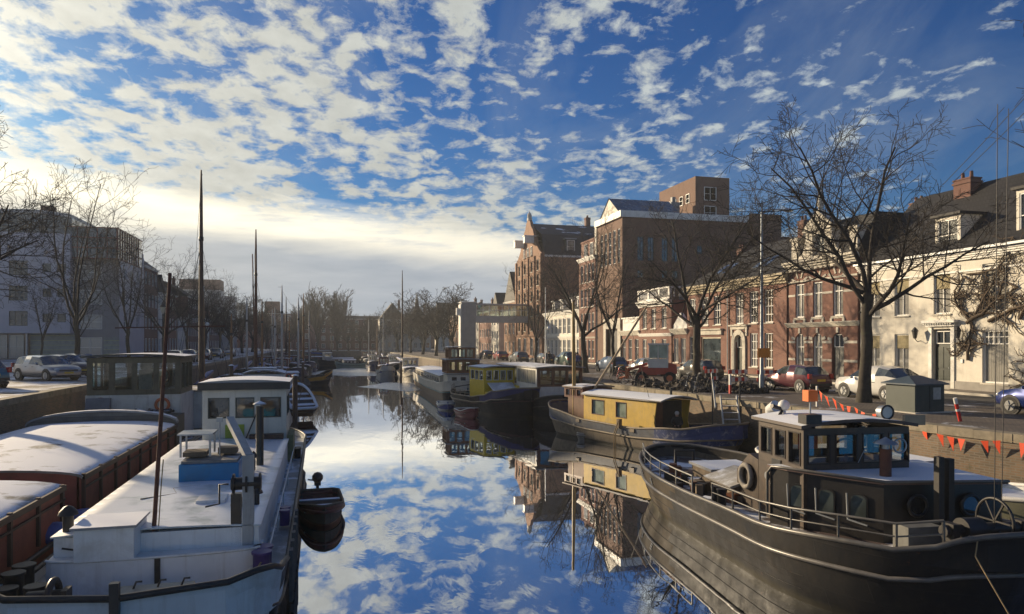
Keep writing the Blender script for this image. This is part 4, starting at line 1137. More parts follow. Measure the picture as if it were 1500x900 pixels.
# ---- 1. white decked barge in the left foreground
def white_barge():
    t = boat('white_barge', 'white steel barge with frosted pale deck roof and blue hatch box in the foreground', -3.55, 39.2, 180.6)
    L = 26.6
    H = Hull(L, 2.5, [(0,1.35),(.1,1.15),(.3,1.02),(.86,1.05),(.915,1.35),(.94,1.52),(.955,1.50),(.968,1.74),(1,1.62)], 3, 1.9, [(0,.95),(.9,.84),(1,.9)], .5, .5, 2, 2.6)
    WP = plain('barge_white', (.74,.75,.74), .5, .1, 1.5, streak=(.56,.54,.5), dirt=(.50,.47,.42), dscale=.6, bump=.1)
    H.make(t, [HULL_BLACK, WP], lambda u, h: 1 if u > .935 and h > 1.02-(u-.935)*22 else 0, IRON, .06, (.55,), IRON, plain('barge_deck',(.36,.37,.36),.6,.2,2,snow=.35), WP)
    b = MB(); b.bar((0,L+.02,.2),(0,L+.05,1.9),.14,.12); b.build('stem_post', BLACK, t)
    # hold: main roof and the curved lower step in front
    y0, y1, xw = 9.5, 23.35, 1.9
    b = MB(); b.box(-xw,y0,.8,xw,y1,1.86); b.build('hold_coaming', WP, t)
    b = MB(); n = 10; pr = [(-xw-.05+(2*xw+.1)*i/n, 1.862+.07*(1-(2*i/n-1)**2)) for i in range(n+1)]
    b.prism(pr+[(x,z+.035) for x,z in reversed(pr)], 'y', y0, y1+.04, 0, True); b.build('hold_roof', FROST, t)
    P = [(-xw-.08,y1-.35)] + [(-(xw+.08)*math.cos(PI*i/16), y1+.12+.42*math.sin(PI*i/16)**.6) for i in range(1,16)] + [(xw+.08,y1-.35)]
    b = MB(); b.prism(P, 'z', .8, 1.48); b.build('lower_trunk', WP, t)
    b = MB(); b.tube([(x,y,1.5) for x,y in P[1:-1]], .03, 6); b.build('trunk_edge', WHITE, t)
    b = MB(); b.box(-.12,y1+.54,.82,-.02,y1+.58,1.48); b.build('hinge_strip', IRON, t)
    # companionway box (left in the picture = local +x)
    b = MB(); b.box(.35,y1-.55,1.49,1.4,y1+.55,2.12); o = b.build('companionway', WP, t, .015); q = MB(); q.box(.3,y1-.6,2.123,1.45,y1+.6,2.17); q.build('companionway_lid', SNOWROOF, o)
    b = MB(); b.tube([(1.55,y1+.02,1.62),(1.75,y1+.02,1.66)], .02, 5); b.build('handle', BLACK, t)
    # blue hatch box
    b = MB(); b.box(-1.0,16.8,1.93,.52,18.4,2.42); o = b.build('hatch_box', plain('hatch_blue',(.0,.19,.40),.4,.12,2,dirt=(.02,.15,.25)), t, .02)
    q = MB(); q.box(-.95,16.85,2.423,.47,18.3,2.5); q.build('hatch_lid', plain('lid_clutter',(.24,.23,.21),.7,.3,4,snow=.3), o)
    q = MB(); q.box(-.1,17.2,2.55,.5,17.9,2.68); q.box(-.85,17.0,2.55,-.35,17.5,2.72); q.build('hatch_clutter', WOOD, o)
    q = MB()
    for (a,c) in (((-.2,17.0,2.55),(-.2,17.0,3.15)),((.55,17.0,2.55),(.55,17.0,3.15)),((-.2,17.9,2.55),(-.2,17.9,3.15)),((.55,17.9,2.55),(.55,17.9,3.15))): q.bar(a,c,.05,.05)
    q.box(-.28,16.95,3.152,.63,17.98,3.19); q.build('snowy_stand', STEEL, o)
    vent(o, -1.25, 16.9, 1.95, .35, .06); 
    q = MB(); q.cyl((-.45,17.9,2.55),(-.45,17.9,3.55),.02,n=6); q.box(-.53,17.86,3.5,-.37,17.94,3.62); q.build('deck_lamp', STEEL, o)
    # black stove pipe
    b = MB(); b.cyl((-1.35,15.9,1.92),(-1.35,15.9,3.75),.115,n=12); o = b.build('stove_pipe', BLACK, t); q = MB(); q.lathe([(.2,0),(.18,.03),(.02,.1)],(-1.35,15.9,3.8),10); q.build('pipe_cowl', SNOWROOF, o)
    # jib crane with winch
    b = MB(); b.box(-1.55,y1-.2,1.49,-1.35,y1+.0,2.55); b.build('crane_base', BLACK, t)
    b = MB(); b.box(-1.8,y1-.18,1.49,-1.58,y1+.04,3.35); o = b.build('crane_post', plain('crane_grey',(.35,.36,.36),.5,.2,3,streak=(.2,.17,.14)), t)
    q = MB(); q.bar((-1.7,y1-.05,3.3),(-1.15,y1-1.6,3.95),.16,.14); q.build('crane_arm', MATS['crane_grey'], o)
    q = MB(); q.cyl((-1.95,y1-.08,2.75),(-1.35,y1-.08,2.75),.13,n=12)
    for x in (-1.92,-1.66,-1.4): q.cyl((x-.02,y1-.08,2.75),(x+.02,y1-.08,2.75),.21,n=14)
    q.build('winch_drum', IRON, o)
    q = MB(); q.tube([(-1.3,y1-.08,2.75),(-1.12,y1-.08,2.75),(-1.12,y1-.08,2.35),(-.85,y1-.08,2.3)], .02, 6); q.build('crank_handle', IRON, o)
    # rusty mast pole, slightly raked
    b = MB(); b.tube([(.15,y1-.1,1.5),(.02,y1-.25,4.2),(-.12,y1-.4,7.15)], [.045,.042,.034], 8); o = b.build('mast_pole', RUST, t)
    q = MB(); q.box(.08,y1-.18,1.49,.24,y1-.02,1.75); q.build('mast_foot', IRON, o)
    q = MB(); q.tube([(.05,y1-.05,1.6),(.0,y1-.15,2.8),(-.03,y1-.2,3.3)], .012, 5); q.build('halyard', ROPE, o)
    q = MB(); q.bar((.9,y1-.35,6.0),(-1.2,y1-.35,6.05),.025,.025); q.build('spreader', RUST, o)
    vent(t, 1.75, y1-.35, 1.9, .32, .1); vent(t, -1.68, y1-1.9, 1.9, .25, .09)
    PUR = plain('purple_paint',(.07,.045,.19),.45,.2,3)
    bollards(t, -2.0, y1+.35, .86, PUR, .17, .62, .4, 'y'); bollards(t, 2.3, y1+.55, .86, IRON, .17, .62, .5, 'y'); bollards(t, 2.0, y1+1.3, .86, IRON, .16, .5, .45)
    b = MB(); b.torus((1.35,y1+1.75,1.25),.3,.06,'x'); b.cyl((1.2,y1+1.75,1.25),(1.75,y1+1.75,1.25),.14); b.box(1.1,y1+1.6,.85,1.2,y1+1.9,1.4); b.build('anchor_winch', IRON, t)
    b = MB(); b.box(-.9,y1+1.5,.86,.35,y1+2.0,1.28); b.build('fore_hatch', plain('cream_hatch',(.42,.39,.30),.6,.25,3,dirt=(.2,.15,.1)), t)
    for x in (-.7,-.3,.1):
        b = MB(); b.tube([(x,y1+1.7,1.28),(x-.05,y1+1.7,1.4),(x-.15,y1+1.7,1.4)], .02, 5); b.build('cleat', IRON, t)
    # side deck stringers, fender boards
    for x in (-2.42,):
        b = MB()
        for i in range(6): b.box(x-.16,19.2+i*.75,.15,x-.08,19.45+i*.75,1.25)
        b.build('fender_boards', WOOD_G, t)
    b = MB(); b.tube([(-2.1,8+i*1.0,1.35) for i in range(16)], .025, 6)
    for i in range(0,16,3): b.cyl((-2.1,8+i,.9),(-2.1,8+i,1.35),.02,n=6)
    b.build('side_rail', WHITE, t)
    rr = random.Random(8)
    for (x,y,r) in ((-1.2,y1+1.25,.22),(1.9,y1+1.0,.2),(-1.35,21.6,.18)):
        b = MB()
        for q in range(4): b.torus((x+rr.uniform(-.02,.02),y,(.9 if y > y1 else 1.96)+q*.04),r-.012*q,.022,'z',18,5)
        b.build('rope_coil', ROPE, t)
    b = MB(); b.tube([(-1.2,y1+1.25,.98),(-1.7,y1+1.6,.95),(-2.0,y1+.7,1.3)], .02, 5); b.build('mooring_rope', ROPE, t)
    b = MB(); b.box(-1.0,20.6,1.93,-.35,21.3,2.03); b.build('deck_hatch', WP, t, .015)
    b = MB(); b.tube([(1.0,20.4,1.96),(.3,19.9,1.95),(.5,19.2,1.95),(-.1,18.9,1.95)], .018, 5); b.build('loose_line', ROPE, t)
    for y in (8.2, 19.5): bollards(t, -2.25, y, .95, PUR if y > 10 else IRON, .12, .4, .35, 'y')
    # wheelhouse
    WH = plain('wheelhouse_cream',(.55,.545,.48),.5,.12,1.5,streak=(.34,.32,.26))
    w = house(t, -1.85,6.4,1.25,9.4,1.0,3.95, WH, [(.5,2.75,1.3,3.55),(1.7,2.75,2.5,3.55)], [(.2,2.75,.98,3.55),(1.2,2.75,1.9,3.55),(2.12,2.75,2.9,3.55)], (), None, .14, .1, FRAME_D, glassmat('dark_cabin_pane',tint=(.02,.018,.015)), rt=.2)
    q = MB(); q.box(-2.0,9.55,3.86,1.4,9.58,4.14); q.build('roof_fascia', BLACK, w)
    q = MB(); q.box(-.28,9.41,1.98,.42,9.44,2.5); q.build('green_poster', plain('lime_board',(.25,.33,.03),.6,.4,3), w)
    q = MB(); q.bar((-.35,9.5,1.95),(-.75,9.5,2.95),.05,.05); q.build('boathook', IRON, w)
    q = MB(); q.box(-1.75,9.42,1.93,-.5,9.85,2.12); q.build('planter', WOOD_DARK, w)
    b = MB(); b.box(-1.4,2.2,1.0,1.4,6.3,2.2); b.build('aft_cabin', WH, t)
    b = MB(); b.box(-1.5,2.1,2.2,1.5,6.36,2.3); b.build('aft_cabin_roof', SNOWROOF, t)
    b = MB(); b.box(-2.1,7.2,1.0,-1.87,9.2,2.0); b.build('side_locker', plain('mossy_panel',(.20,.20,.10),.8,.3,3), t)
white_barge()

# ---- 2. red cargo barge with arched snow covered hatches
def red_barge():
    t = boat('red_barge', 'rusty red cargo barge with arched snow covered hatches and wooden glazed wheelhouse', -9.25, 47.0, 180)
    L = 36.5; RD = plain('red_oxide', (.25,.07,.045), .7, .25, 2.5, bump=.15, dirt=(.13,.05,.035), streak=(.15,.045,.03))
    H = Hull(L, 3.05, [(0,1.5),(.15,1.15),(.5,.95),(.9,1.0),(1,1.8)], 3.5, 3.2, .75, .5, .6, 2, 2.4)
    H.make(t, [HULL_BLACK, RD], lambda u,h: 1 if h > .6 else 0, IRON, .06, (), IRON, plain('barge_side_deck',(.09,.08,.07),.8,.3,3,snow=.3), RD)
    ribs = slatmat('hatch_boards', (.24,.23,.20), (.06,.055,.05), 'y', .30, .75, snow=.66)
    bd = slatmat('bulkhead_boards', (.17,.165,.15), (.03,.03,.03), 'z', .17, .8)
    def hatch(ya, yb, name):
        b = MB(); w = 2.82
        for s_ in (-1,1): b.box(s_*w-.06,ya,.7,s_*w+.06,yb,2.15)
        n = 14; arc = [(-w*math.cos(PI*i/n), 2.1+.22*math.sin(PI*i/n)) for i in range(n+1)]
        b.prism([(-w,.7)]+arc+[(w,.7)], 'y', yb-.12, yb); b.prism([(-w,.7)]+arc+[(w,.7)], 'y', ya, ya+.12)
        o = b.build('hatch_coaming', RD, t)
        q = MB(); arc = [(-(w+.1)*math.cos(PI*i/n), 2.13+.26*math.sin(PI*i/n)) for i in range(n+1)]
        q.prism(arc+[(x*.99,z-.06) for x,z in reversed(arc)], 'y', ya+.02, yb+.05, 0, True); q.build('hatch_cover', ribs, o)
        for s_ in (-1,1):
            q = MB(); q.bar((s_*(w+.11),ya,2.1),(s_*(w+.11),yb,2.1),.06,.14); q.bar((s_*(w+.11),ya,1.82),(s_*(w+.11),yb,1.82),.04,.05)
            for i in range(int((yb-ya)/1.5)+1): q.box(s_*(w+.09)-.04,ya+.1+i*1.5,1.1,s_*(w+.09)+.04,ya+.2+i*1.5,2.2)
            q.build('side_batten', WOOD_DARK, o)
        return o
    hatch(13.4, 25.6, 'aft'); hatch(27.0, 33.8, 'fore')
    b = MB(); n = 14; w = 2.9; arc = [(-w*math.cos(PI*i/n), 2.2+.55*math.sin(PI*i/n)) for i in range(n+1)]
    b.prism([(-w,1.4)]+arc+[(w,1.4)], 'y', 12.9, 13.2); b.build('arched_bulkhead', bd, t)
    b = MB(); b.prism(arc+[(x,z+.08) for x,z in reversed(arc)], 'y', 12.85, 13.25, 0, True); b.build('bulkhead_cap', SNOWROOF2, t)
    b = MB(); b.box(-2.4,25.7,.76,2.6,26.9,.95); b.build('gangway_plank', plain('snowy_plank',(.2,.17,.13),.8,.3,3,snow=.5), t)
    # crumpled blue tarpaulin on the side deck
    b = MB(); rr = random.Random(3)
    for i in range(9): b.ball((-3.0+rr.uniform(-.3,.3), 27.0+rr.uniform(-.9,.9), 1.05+rr.uniform(-.1,.15)), rr.uniform(.22,.42), 8, 0, 1.2, 1.2, .7)
    b.build('blue_tarpaulin', BLUE_T, t)
    # wheelhouse
    WW = plain('streaked_white',(.58,.57,.52),.55,.12,1.5,streak=(.32,.26,.2),dirt=(.36,.33,.28))
    x0,x1,y0,y1 = -2.15,2.15,4.8,8.2
    b = MB(); b.box(x0,y0,.9,x1,y1,3.12); b.build('wheelhouse_base', WW, t)
    OW = plain('olive_wood',(.11,.10,.065),.6,.3,3,streak=(.05,.045,.03))
    w = house(t, x0+.05,y0+.05,x1-.05,y1-.05,3.123,4.95, OW, row(.1,3.1,3.35,4.72,3,.16), row(.12,4.08,3.35,4.72,4,.18), row(.12,4.08,3.35,4.72,4,.18), plain('snow_edge_roof',(.05,.055,.05),.6,.2,3,snow=.95), .22, .12, OW, None)
    q = MB(); q.box(-.4,6.0,3.2,.2,6.4,4.3); q.ball((-.1,6.2,4.5),.3,10,0,1,.6,1.2); q.build('cabin_curtain', plain('grey_curtain',(.30,.34,.36),.8,.25,4), w)
    q = MB(); q.cyl((-1.0,7.2,3.15),(-1.0,7.2,4.0),.04,n=6); q.torus((-1.0,7.1,4.0),.38,.035,'y'); q.build('steering_wheel', WOOD_V, w)
    lifering(t, (-1.3,y1+.08,2.62)); lifering(t, (1.45,y1+.08,2.66), m=plain('brown_ring',(.25,.09,.045),.6,.2,4))
    b = MB(); b.prism([(y1+.02,2.2),(y1+.5,2.2),(y1+.25,3.0),(y1+.02,3.0)], 'x', 1.0, 2.05); b.build('slanted_locker', plain('grey_locker',(.17,.18,.2),.6,.2,2), t)
    b = MB(); b.box(-2.3,y1,.9,2.2,10.5,2.2); b.build('aft_trunk', OW, t); b = MB()
    for i in range(14): b.tube([(-2.1+rr.uniform(0,2.2),8.5+rr.uniform(0,1.8),2.28),(-2.1+rr.uniform(0,2.2),8.5+rr.uniform(0,1.8),2.42),(-2.1+rr.uniform(0,2.2),8.5+rr.uniform(0,1.8),2.26)], .07, 6)
    b.build('deck_clutter', plain('snowy_clutter',(.06,.06,.06),.7,.4,6,snow=.45), t)
    house(t, -2.6,.7,2.0,4.7,1.0,3.0, WW, row(.6,3.6,1.9,2.6,3,.5), (), row(.5,4.0,1.9,2.6,3,.5), plain('worn_cabin_roof',(.33,.31,.27),.7,.25,2,snow=.3), .1, .06, plain('maroon_frame',(.2,.03,.025),.5,.2,3), PANE, name='aft_cabin')
    railing(t, [(-2.5,.8+i*.95,3.1) for i in range(5)], .55, plain('red_rail',(.25,.05,.03),.6,.2,3))
red_barge()

# ---- 3. black tug-like boat in the right foreground
def black_boat():
    t = boat('black_boat', 'large black steel boat with snowy roofs and many windowed wheelhouse in the foreground', 13.05, 27.0, 175.2)
    L = 16.9; B = 2.8; DK = 1.3
    H = Hull(L, B, [(0,1.52),(.1,1.45),(.25,1.36),(.45,1.34),(.7,1.46),(.93,1.74),(.965,1.92),(.985,2.18),(1,2.26)], 6.6, 4.4, [(0,1.0),(.3,1.05),(.6,1.15),(.8,1.3),(1,1.6)], 1.1, .9, 1.9, 1.9, off=-.5)
    H.make(t, [HULL_GREY, HULL_BLACK], lambda u,h: 1 if u > .36+.08*h else 0, plain('worn_rail',(.13,.12,.105),.35,.3,4), .06, (.66,), plain('strake_steel',(.14,.13,.12),.35,.3,4), plain('tug_deck',(.07,.045,.04),.7,.3,3,snow=.4), HULL_BLACK)  # lighter stern bands stand for low sun on a black hull
    for u in (.07,.13,.21,.30):                     # freeing ports through the after bulwark
        b = MB()
        for h in (.74,.80,.86): b.bar(Vector(H.pt(u,h,1,.012)), Vector(H.pt(u+.014,h,1,.012)), .02, .06)
        b.build('freeing_port', BLACK, t)
    for h in (.40,.2):
        b = MB(); b.tube([H.pt(.03+.8*i/30,h,1,.004) for i in range(31)], .009, 4); b.build('plate_seam', HULL_BLACK, t)
    CP = plain('cabin_black',(.019,.017,.016),.4,.35,2,dirt=(.045,.033,.026),streak=(.035,.026,.021))
    zc = 2.6; P = [(1.42,11.45),(1.25,12.0),(.12,13.9),(-2.5,14.25),(-2.7,11.45)]
    b = MB(); b.prism(P, 'z', DK-.1, zc); tr = b.build('cabin_trunk', CP, t)
    b = MB(); b.prism([(1.48,11.4),(1.32,12.05),(.15,13.98),(-2.58,14.34),(-2.75,11.4)], 'z', zc+.002, zc+.06); b.build('trunk_roof', plain('cabin_roof_snow',(.16,.10,.08),.6,.2,2,snow=.97), tr)
    b = MB(); b.tube([(1.47,11.4,1.45),(1.47,11.4,zc-.15),(1.42,11.55,zc+.03),(1.34,12.0,zc+.07),(.15,14.0,zc+.07),(-2.58,14.36,zc+.07)], .035, 8); b.build('corner_trim', MATS['worn_rail'], tr)
    # arched side ports, set on the raking side of the trunk
    A, Bv = Vector((1.25,12.0,0)), Vector((.12,13.9,0)); U = (Bv-A).normalized(); N = Vector((-U.y, U.x, 0)); N = N if N.x > 0 else -N
    for k_ in (.25,.95,1.68):
        c = A + U*k_; n = 8
        out = [(-.2,1.75),(.2,1.75)] + [(.2*math.cos(PI*j/n), 2.22+.1*math.sin(PI*j/n)) for j in range(n+1)]
        P3 = lambda u,z,d: tuple(c + U*u + N*d + Vector((0,0,z)))
        w = MB(); m_ = len(out); w.add([P3(u,z,.004) for u,z in out]+[P3(u,z,.03) for u,z in out], [list(range(m_,2*m_))]+[(i,(i+1)%m_,m_+(i+1)%m_,m_+i) for i in range(m_)]); o = w.build('window', CP, tr)
        q = MB(); q.add([P3(u*.84,2.0+(z-2.0)*.88,.034) for u,z in out], [list(range(m_))]); q.build('pane', glassmat('green_port_pane',tint=(.05,.06,.055),spec=.8), o)
        q = MB(); q.bar(P3(-.24,1.72,.03),P3(-.24,2.3,.08),.03,.03); q.bar(P3(-.24,1.71,.05),P3(.24,1.66,.12),.04,.03); q.build('window_stay', STEEL, o)
    for x in (-.55,-1.75):
        y = 14.08+(.0 if x > -1 else .12); q = MB(); q.torus((x,y+.02,2.15),.22,.04,'y'); o = q.build('porthole', CP, tr); q = MB(); q.cyl((x,y-.05,2.15),(x,y+.03,2.15),.2,n=16); q.build('pane', glassmat('dark_port_pane',tint=(.012,.012,.012)), o)
    b = MB(); b.cyl((-.38,13.3,zc+.05),(-.38,13.3,zc+.68),.125,n=14); o = b.build('stove_pipe', RUST, t); q = MB(); q.lathe([(.27,0),(.25,.03),(.1,.09),(.01,.15)],(-.38,13.3,zc+.80),12); q.cyl((-.38,13.3,zc+.68),(-.38,13.3,zc+.79),.085); q.build('pipe_cowl', STEEL, o)
    b = MB(); b.box(-.78,14.45,1.4,-.65,14.6,3.28); b.box(-1.02,14.45,1.4,-.89,14.6,3.24); b.build('mast_tabernacle', plain('black_timber',(.03,.027,.024),.7,.3,4), t)
    WB = plain('wheelhouse_brown',(.055,.038,.027),.45,.35,2.2,dirt=(.11,.07,.042),streak=(.09,.055,.036))
    WF = plain('wheelhouse_dark',(.022,.013,.011),.35,.3,3)
    x0,x1,ya,yb = -1.7,1.1,10.3,12.4
    b = MB(); b.box(x0,ya,1.0,x1,yb,2.6); b.build('wheelhouse_base', WB, t)
    w = house(t, x0,ya,x1,yb,2.603,3.66, WB, [(.12,2.82,.68,3.52),(.82,2.82,1.32,3.52),(1.45,2.75,1.98,3.55)], [(.1,2.80,.70,3.52),(.82,2.80,1.42,3.52),(1.54,2.80,2.12,3.52),(2.24,2.80,2.8,3.52)], [(.25,2.82,1.25,3.5),(1.6,2.82,2.65,3.5)], plain('wheelhouse_roof_snow',(.08,.06,.05),.6,.2,2,snow=.97), .14, .14, WF, clearmat('wheelhouse_pane',(.72,.72,.66),.12))
    b = MB(); b.torus((-1.42,yb+.04,3.2),.17,.022,'y'); b.build('clear_view_screen', STEEL, w)
    q = MB(); q.tube([(-.3,yb+.04,2.82),(-.5,yb+.05,3.2)], .01, 4); q.build('wiper', STEEL, w)
    q = MB(); q.box(.5,yb-.4,3.12,1.0,yb-.36,3.5); q.build('red_cloth', plain('red_cloth',(.55,.07,.03),.8,.2,4), w)
    q = MB(); q.torus((-.4,11.8,2.95),.36,.028,'y'); q.cyl((-.4,11.75,2.6),(-.4,11.85,2.95),.05); q.build('steering_wheel', WOOD_V, w)
    q = MB(); q.box(x1+.003,11.0,1.35,x1+.03,11.42,2.75); o = q.build('door', BLACK, w); q = MB(); q.cyl((x1+.005,10.75,2.25),(x1+.03,10.75,2.25),.1,n=16); q.build('side_port', STEEL, w)
    b = MB(); b.box(.72,12.2,3.78,1.12,12.55,4.0); b.build('horn_lamp', BLACK, w)
    b = MB(); b.cyl((.3,11.4,3.75),(.3,11.4,4.22),.025,n=8); o = b.build('beacon_post', STEEL, w); q = MB(); q.box(.17,11.27,4.22,.43,11.53,4.5); q.build('orange_beacon', ORANGE, o)
    b = MB(); b.cyl((-1.2,12.2,3.74),(-1.2,12.2,3.9),.03,n=6); o = b.build('searchlight', STEEL, w); q = MB(); q.cyl((-1.2,12.05,4.0),(-1.2,12.28,4.0),.15,.17,14); q.build('lamp_drum', STEEL, o); q = MB(); q.torus((-1.2,12.29,4.0),.165,.022,'y'); q.build('lamp_rim', BLACK, o); q = MB(); q.cyl((-1.2,12.28,4.0),(-1.2,12.286,4.0),.14,n=14); q.build('lamp_glass', plain('lamp_lens',(.5,.52,.5),.15,.1,4), o)
    b = MB(); b.box(-2.05,12.42,3.70,-1.5,12.52,3.95); b.build('blank_board', plain('board_tan',(.36,.28,.18),.6,.2,3), w)
    b = MB(); b.tube([(.15,9.2,2.2),(.15,9.2,3.55),(.15,9.25,3.8),(.1,9.45,3.9)], [.11,.12,.17,.2], 12); b.build('cowl_vent', plain('white_cowl',(.62,.63,.62),.5,.15,3), t)
    b = MB(); b.ball((.55,10.6,4.05),.15,12); b.cyl((.55,10.6,3.7),(.55,10.6,3.95),.05); b.build('radar_dome', WHITE, w)
    b = MB(); b.tube([(.75,10.7,3.75),(.6,10.6,3.95),(.95,10.7,4.05)], .06, 8); b.build('horn', BLACK, w)
    b = MB(); b.torus((.25,10.7,3.78),.24,.055,'z'); b.build('orange_hose', ORANGE, w)
    b = MB(); b.prism([(8.9,1.1),(10.1,1.1),(10.1,2.55),(9.6,2.65),(8.9,2.1)], 'x', -.1, 1.0); b.build('companion_hood', WB, t)
    lifering(t, (1.08,9.55,2.02), 'x', plain('grey_ring',(.30,.27,.23),.8,.2,4), .30)
    b = MB(); b.box(-1.0,7.4,1.1,1.1,9.0,1.62); o = b.build('engine_hatch', WOOD, t); q = MB(); q.prism([(-1.1,1.64),(.3,1.92),(1.3,1.62),(1.25,1.56),(.3,1.85),(-1.05,1.58)], 'y', 7.3, 9.05); q.build('canvas_cover', CANVAS, o)
    b = MB(); b.prism([(-2.0,1.5),(-.5,2.0),(-.5,2.08),(-2.05,1.58)], 'y', 8.0, 10.2); b.build('skylight_cover', plain('lead_sheet',(.16,.17,.18),.5,.3,3,snow=.4), t)
    b = MB(); b.box(-.7,5.4,1.1,.8,6.9,1.65); o = b.build('stern_box', WOOD, t); q = MB(); q.box(-.8,5.3,1.653,.9,7.0,1.74); q.build('box_lid', plain('thick_snow_lid',(.3,.3,.3),.7,.2,2,snow=1.0), o)
    b = MB(); b.tube([(-.2,3.2,1.1),(-.2,3.2,1.75),(.5,3.2,1.75),(.5,3.2,1.1)], .06, 8); b.build('towing_bitt', IRON, t)
    rr = random.Random(11)
    for i in range(22):
        b = MB(); x, y = rr.uniform(.9,2.0), rr.uniform(4.4,9.2); a, c, h = rr.uniform(.12,.35), rr.uniform(.12,.45), rr.uniform(.15,.5)
        b.cbox((x,y,1.12+h/2),(a,c,h),0,Matrix.Rotation(rr.uniform(0,3),3,'Z')); b.build('deck_crate', [WOOD,IRON,plain('snowy_crate',(.15,.12,.1),.7,.3,3,snow=.7),WOOD_V][i%4], t)
    pr = plain('pale_rail',(.30,.29,.26),.4,.2,4)
    railing(t, [H.pt(u,1,1,-.14) for u in (.14,.21,.28,.35,.43,.50)], .5, pr, .025)
    bollards(t, 1.85, 9.5, 1.1, BLACK, .12, .62, .36, 'y')
    railing(t, [H.pt(u,1,1,-.12) for u in (.58,.65,.73,.80,.87,.93,.965)], .5, MATS['worn_rail'], .026)
    railing(t, [H.pt(u,1,-1,-.12) for u in (.2,.3,.4,.5,.6,.7,.78)], .5, MATS['worn_rail'], .026)
    b = MB(); b.cyl((-1.9,15.7,2.05),(.2,15.7,2.05),.12,n=12); b.cyl((-.6,15.7,2.05),(-.2,15.7,2.05),.24,n=14); b.box(-1.6,15.55,1.45,-1.45,15.85,2.2); b.box(-.05,15.55,1.45,.1,15.85,2.2); o = b.build('windlass', IRON, t)
    q = MB(); q.torus((-.95,15.7,2.2),.44,.03,'x',28)
    for i in range(3): q.bar((-.95,15.7+.43*math.cos(i*PI/3),2.2+.43*math.sin(i*PI/3)),(-.95,15.7-.43*math.cos(i*PI/3),2.2-.43*math.sin(i*PI/3)),.035,.03)
    q.build('hand_wheel', IRON, o)
    b = MB(); b.torus((-.3,16.1,1.95),.2,.06,'z'); b.build('rope_coil', ROPE, t)
    b = MB(); b.box(-.2,14.75,1.35,.55,15.2,2.0); b.build('grey_chest', plain('chest_grey',(.13,.13,.12),.6,.3,3), t)
    for p,q in (((-.75,15.9,2.1),(-1.3,15.4,10.5)),((-1.0,15.8,2.1),(-1.75,15.2,10.5))):
        b = MB(); b.tube([p, tuple((a+c)/2 for a,c in zip(p,q)), q], .008, 5); b.build('rigging_stay', IRON, t)
    p = H.pt(.985,1,1,.03); b = MB(); b.tube([(p[0]-.1,p[1],p[2]+.02),(p[0]+.05,p[1]+.1,p[2]-.3),(p[0]-.35,p[1]+1.2,.05)], .014, 5); b.build('mooring_rope', ROPE, t)
black_boat()
def snow_boat():
    t = boat('snowy_boat', 'low boat with pale gunwale and snow covered deck between the black boat and the quay', 17.4, 25.6, 184)
    H = Hull(13.5, 1.75, [(0,1.5),(.5,1.35),(1,1.9)], 2.5, 4, [(0,1.2),(1,1.4)], .5, .7); H.make(t, [plain('olive_hull',(.16,.16,.11),.6,.25,2)], None, WHITE, .07, (), None, SNOW, WHITE)
    b = MB(); b.box(-.9,3,1.2,.9,7,1.9); b.build('low_cabin', plain('pale_cabin',(.45,.46,.45),.5,.15,2), t); b = MB(); b.box(-1,2.9,1.9,1,7.1,1.98); b.build('cabin_roof', SNOWROOF, t)
    b = MB(); b.cyl((-1.2,10.5,1.3),(-1.2,10.5,2.2),.09,n=10); b.build('bollard', WOOD, t)
snow_boat()

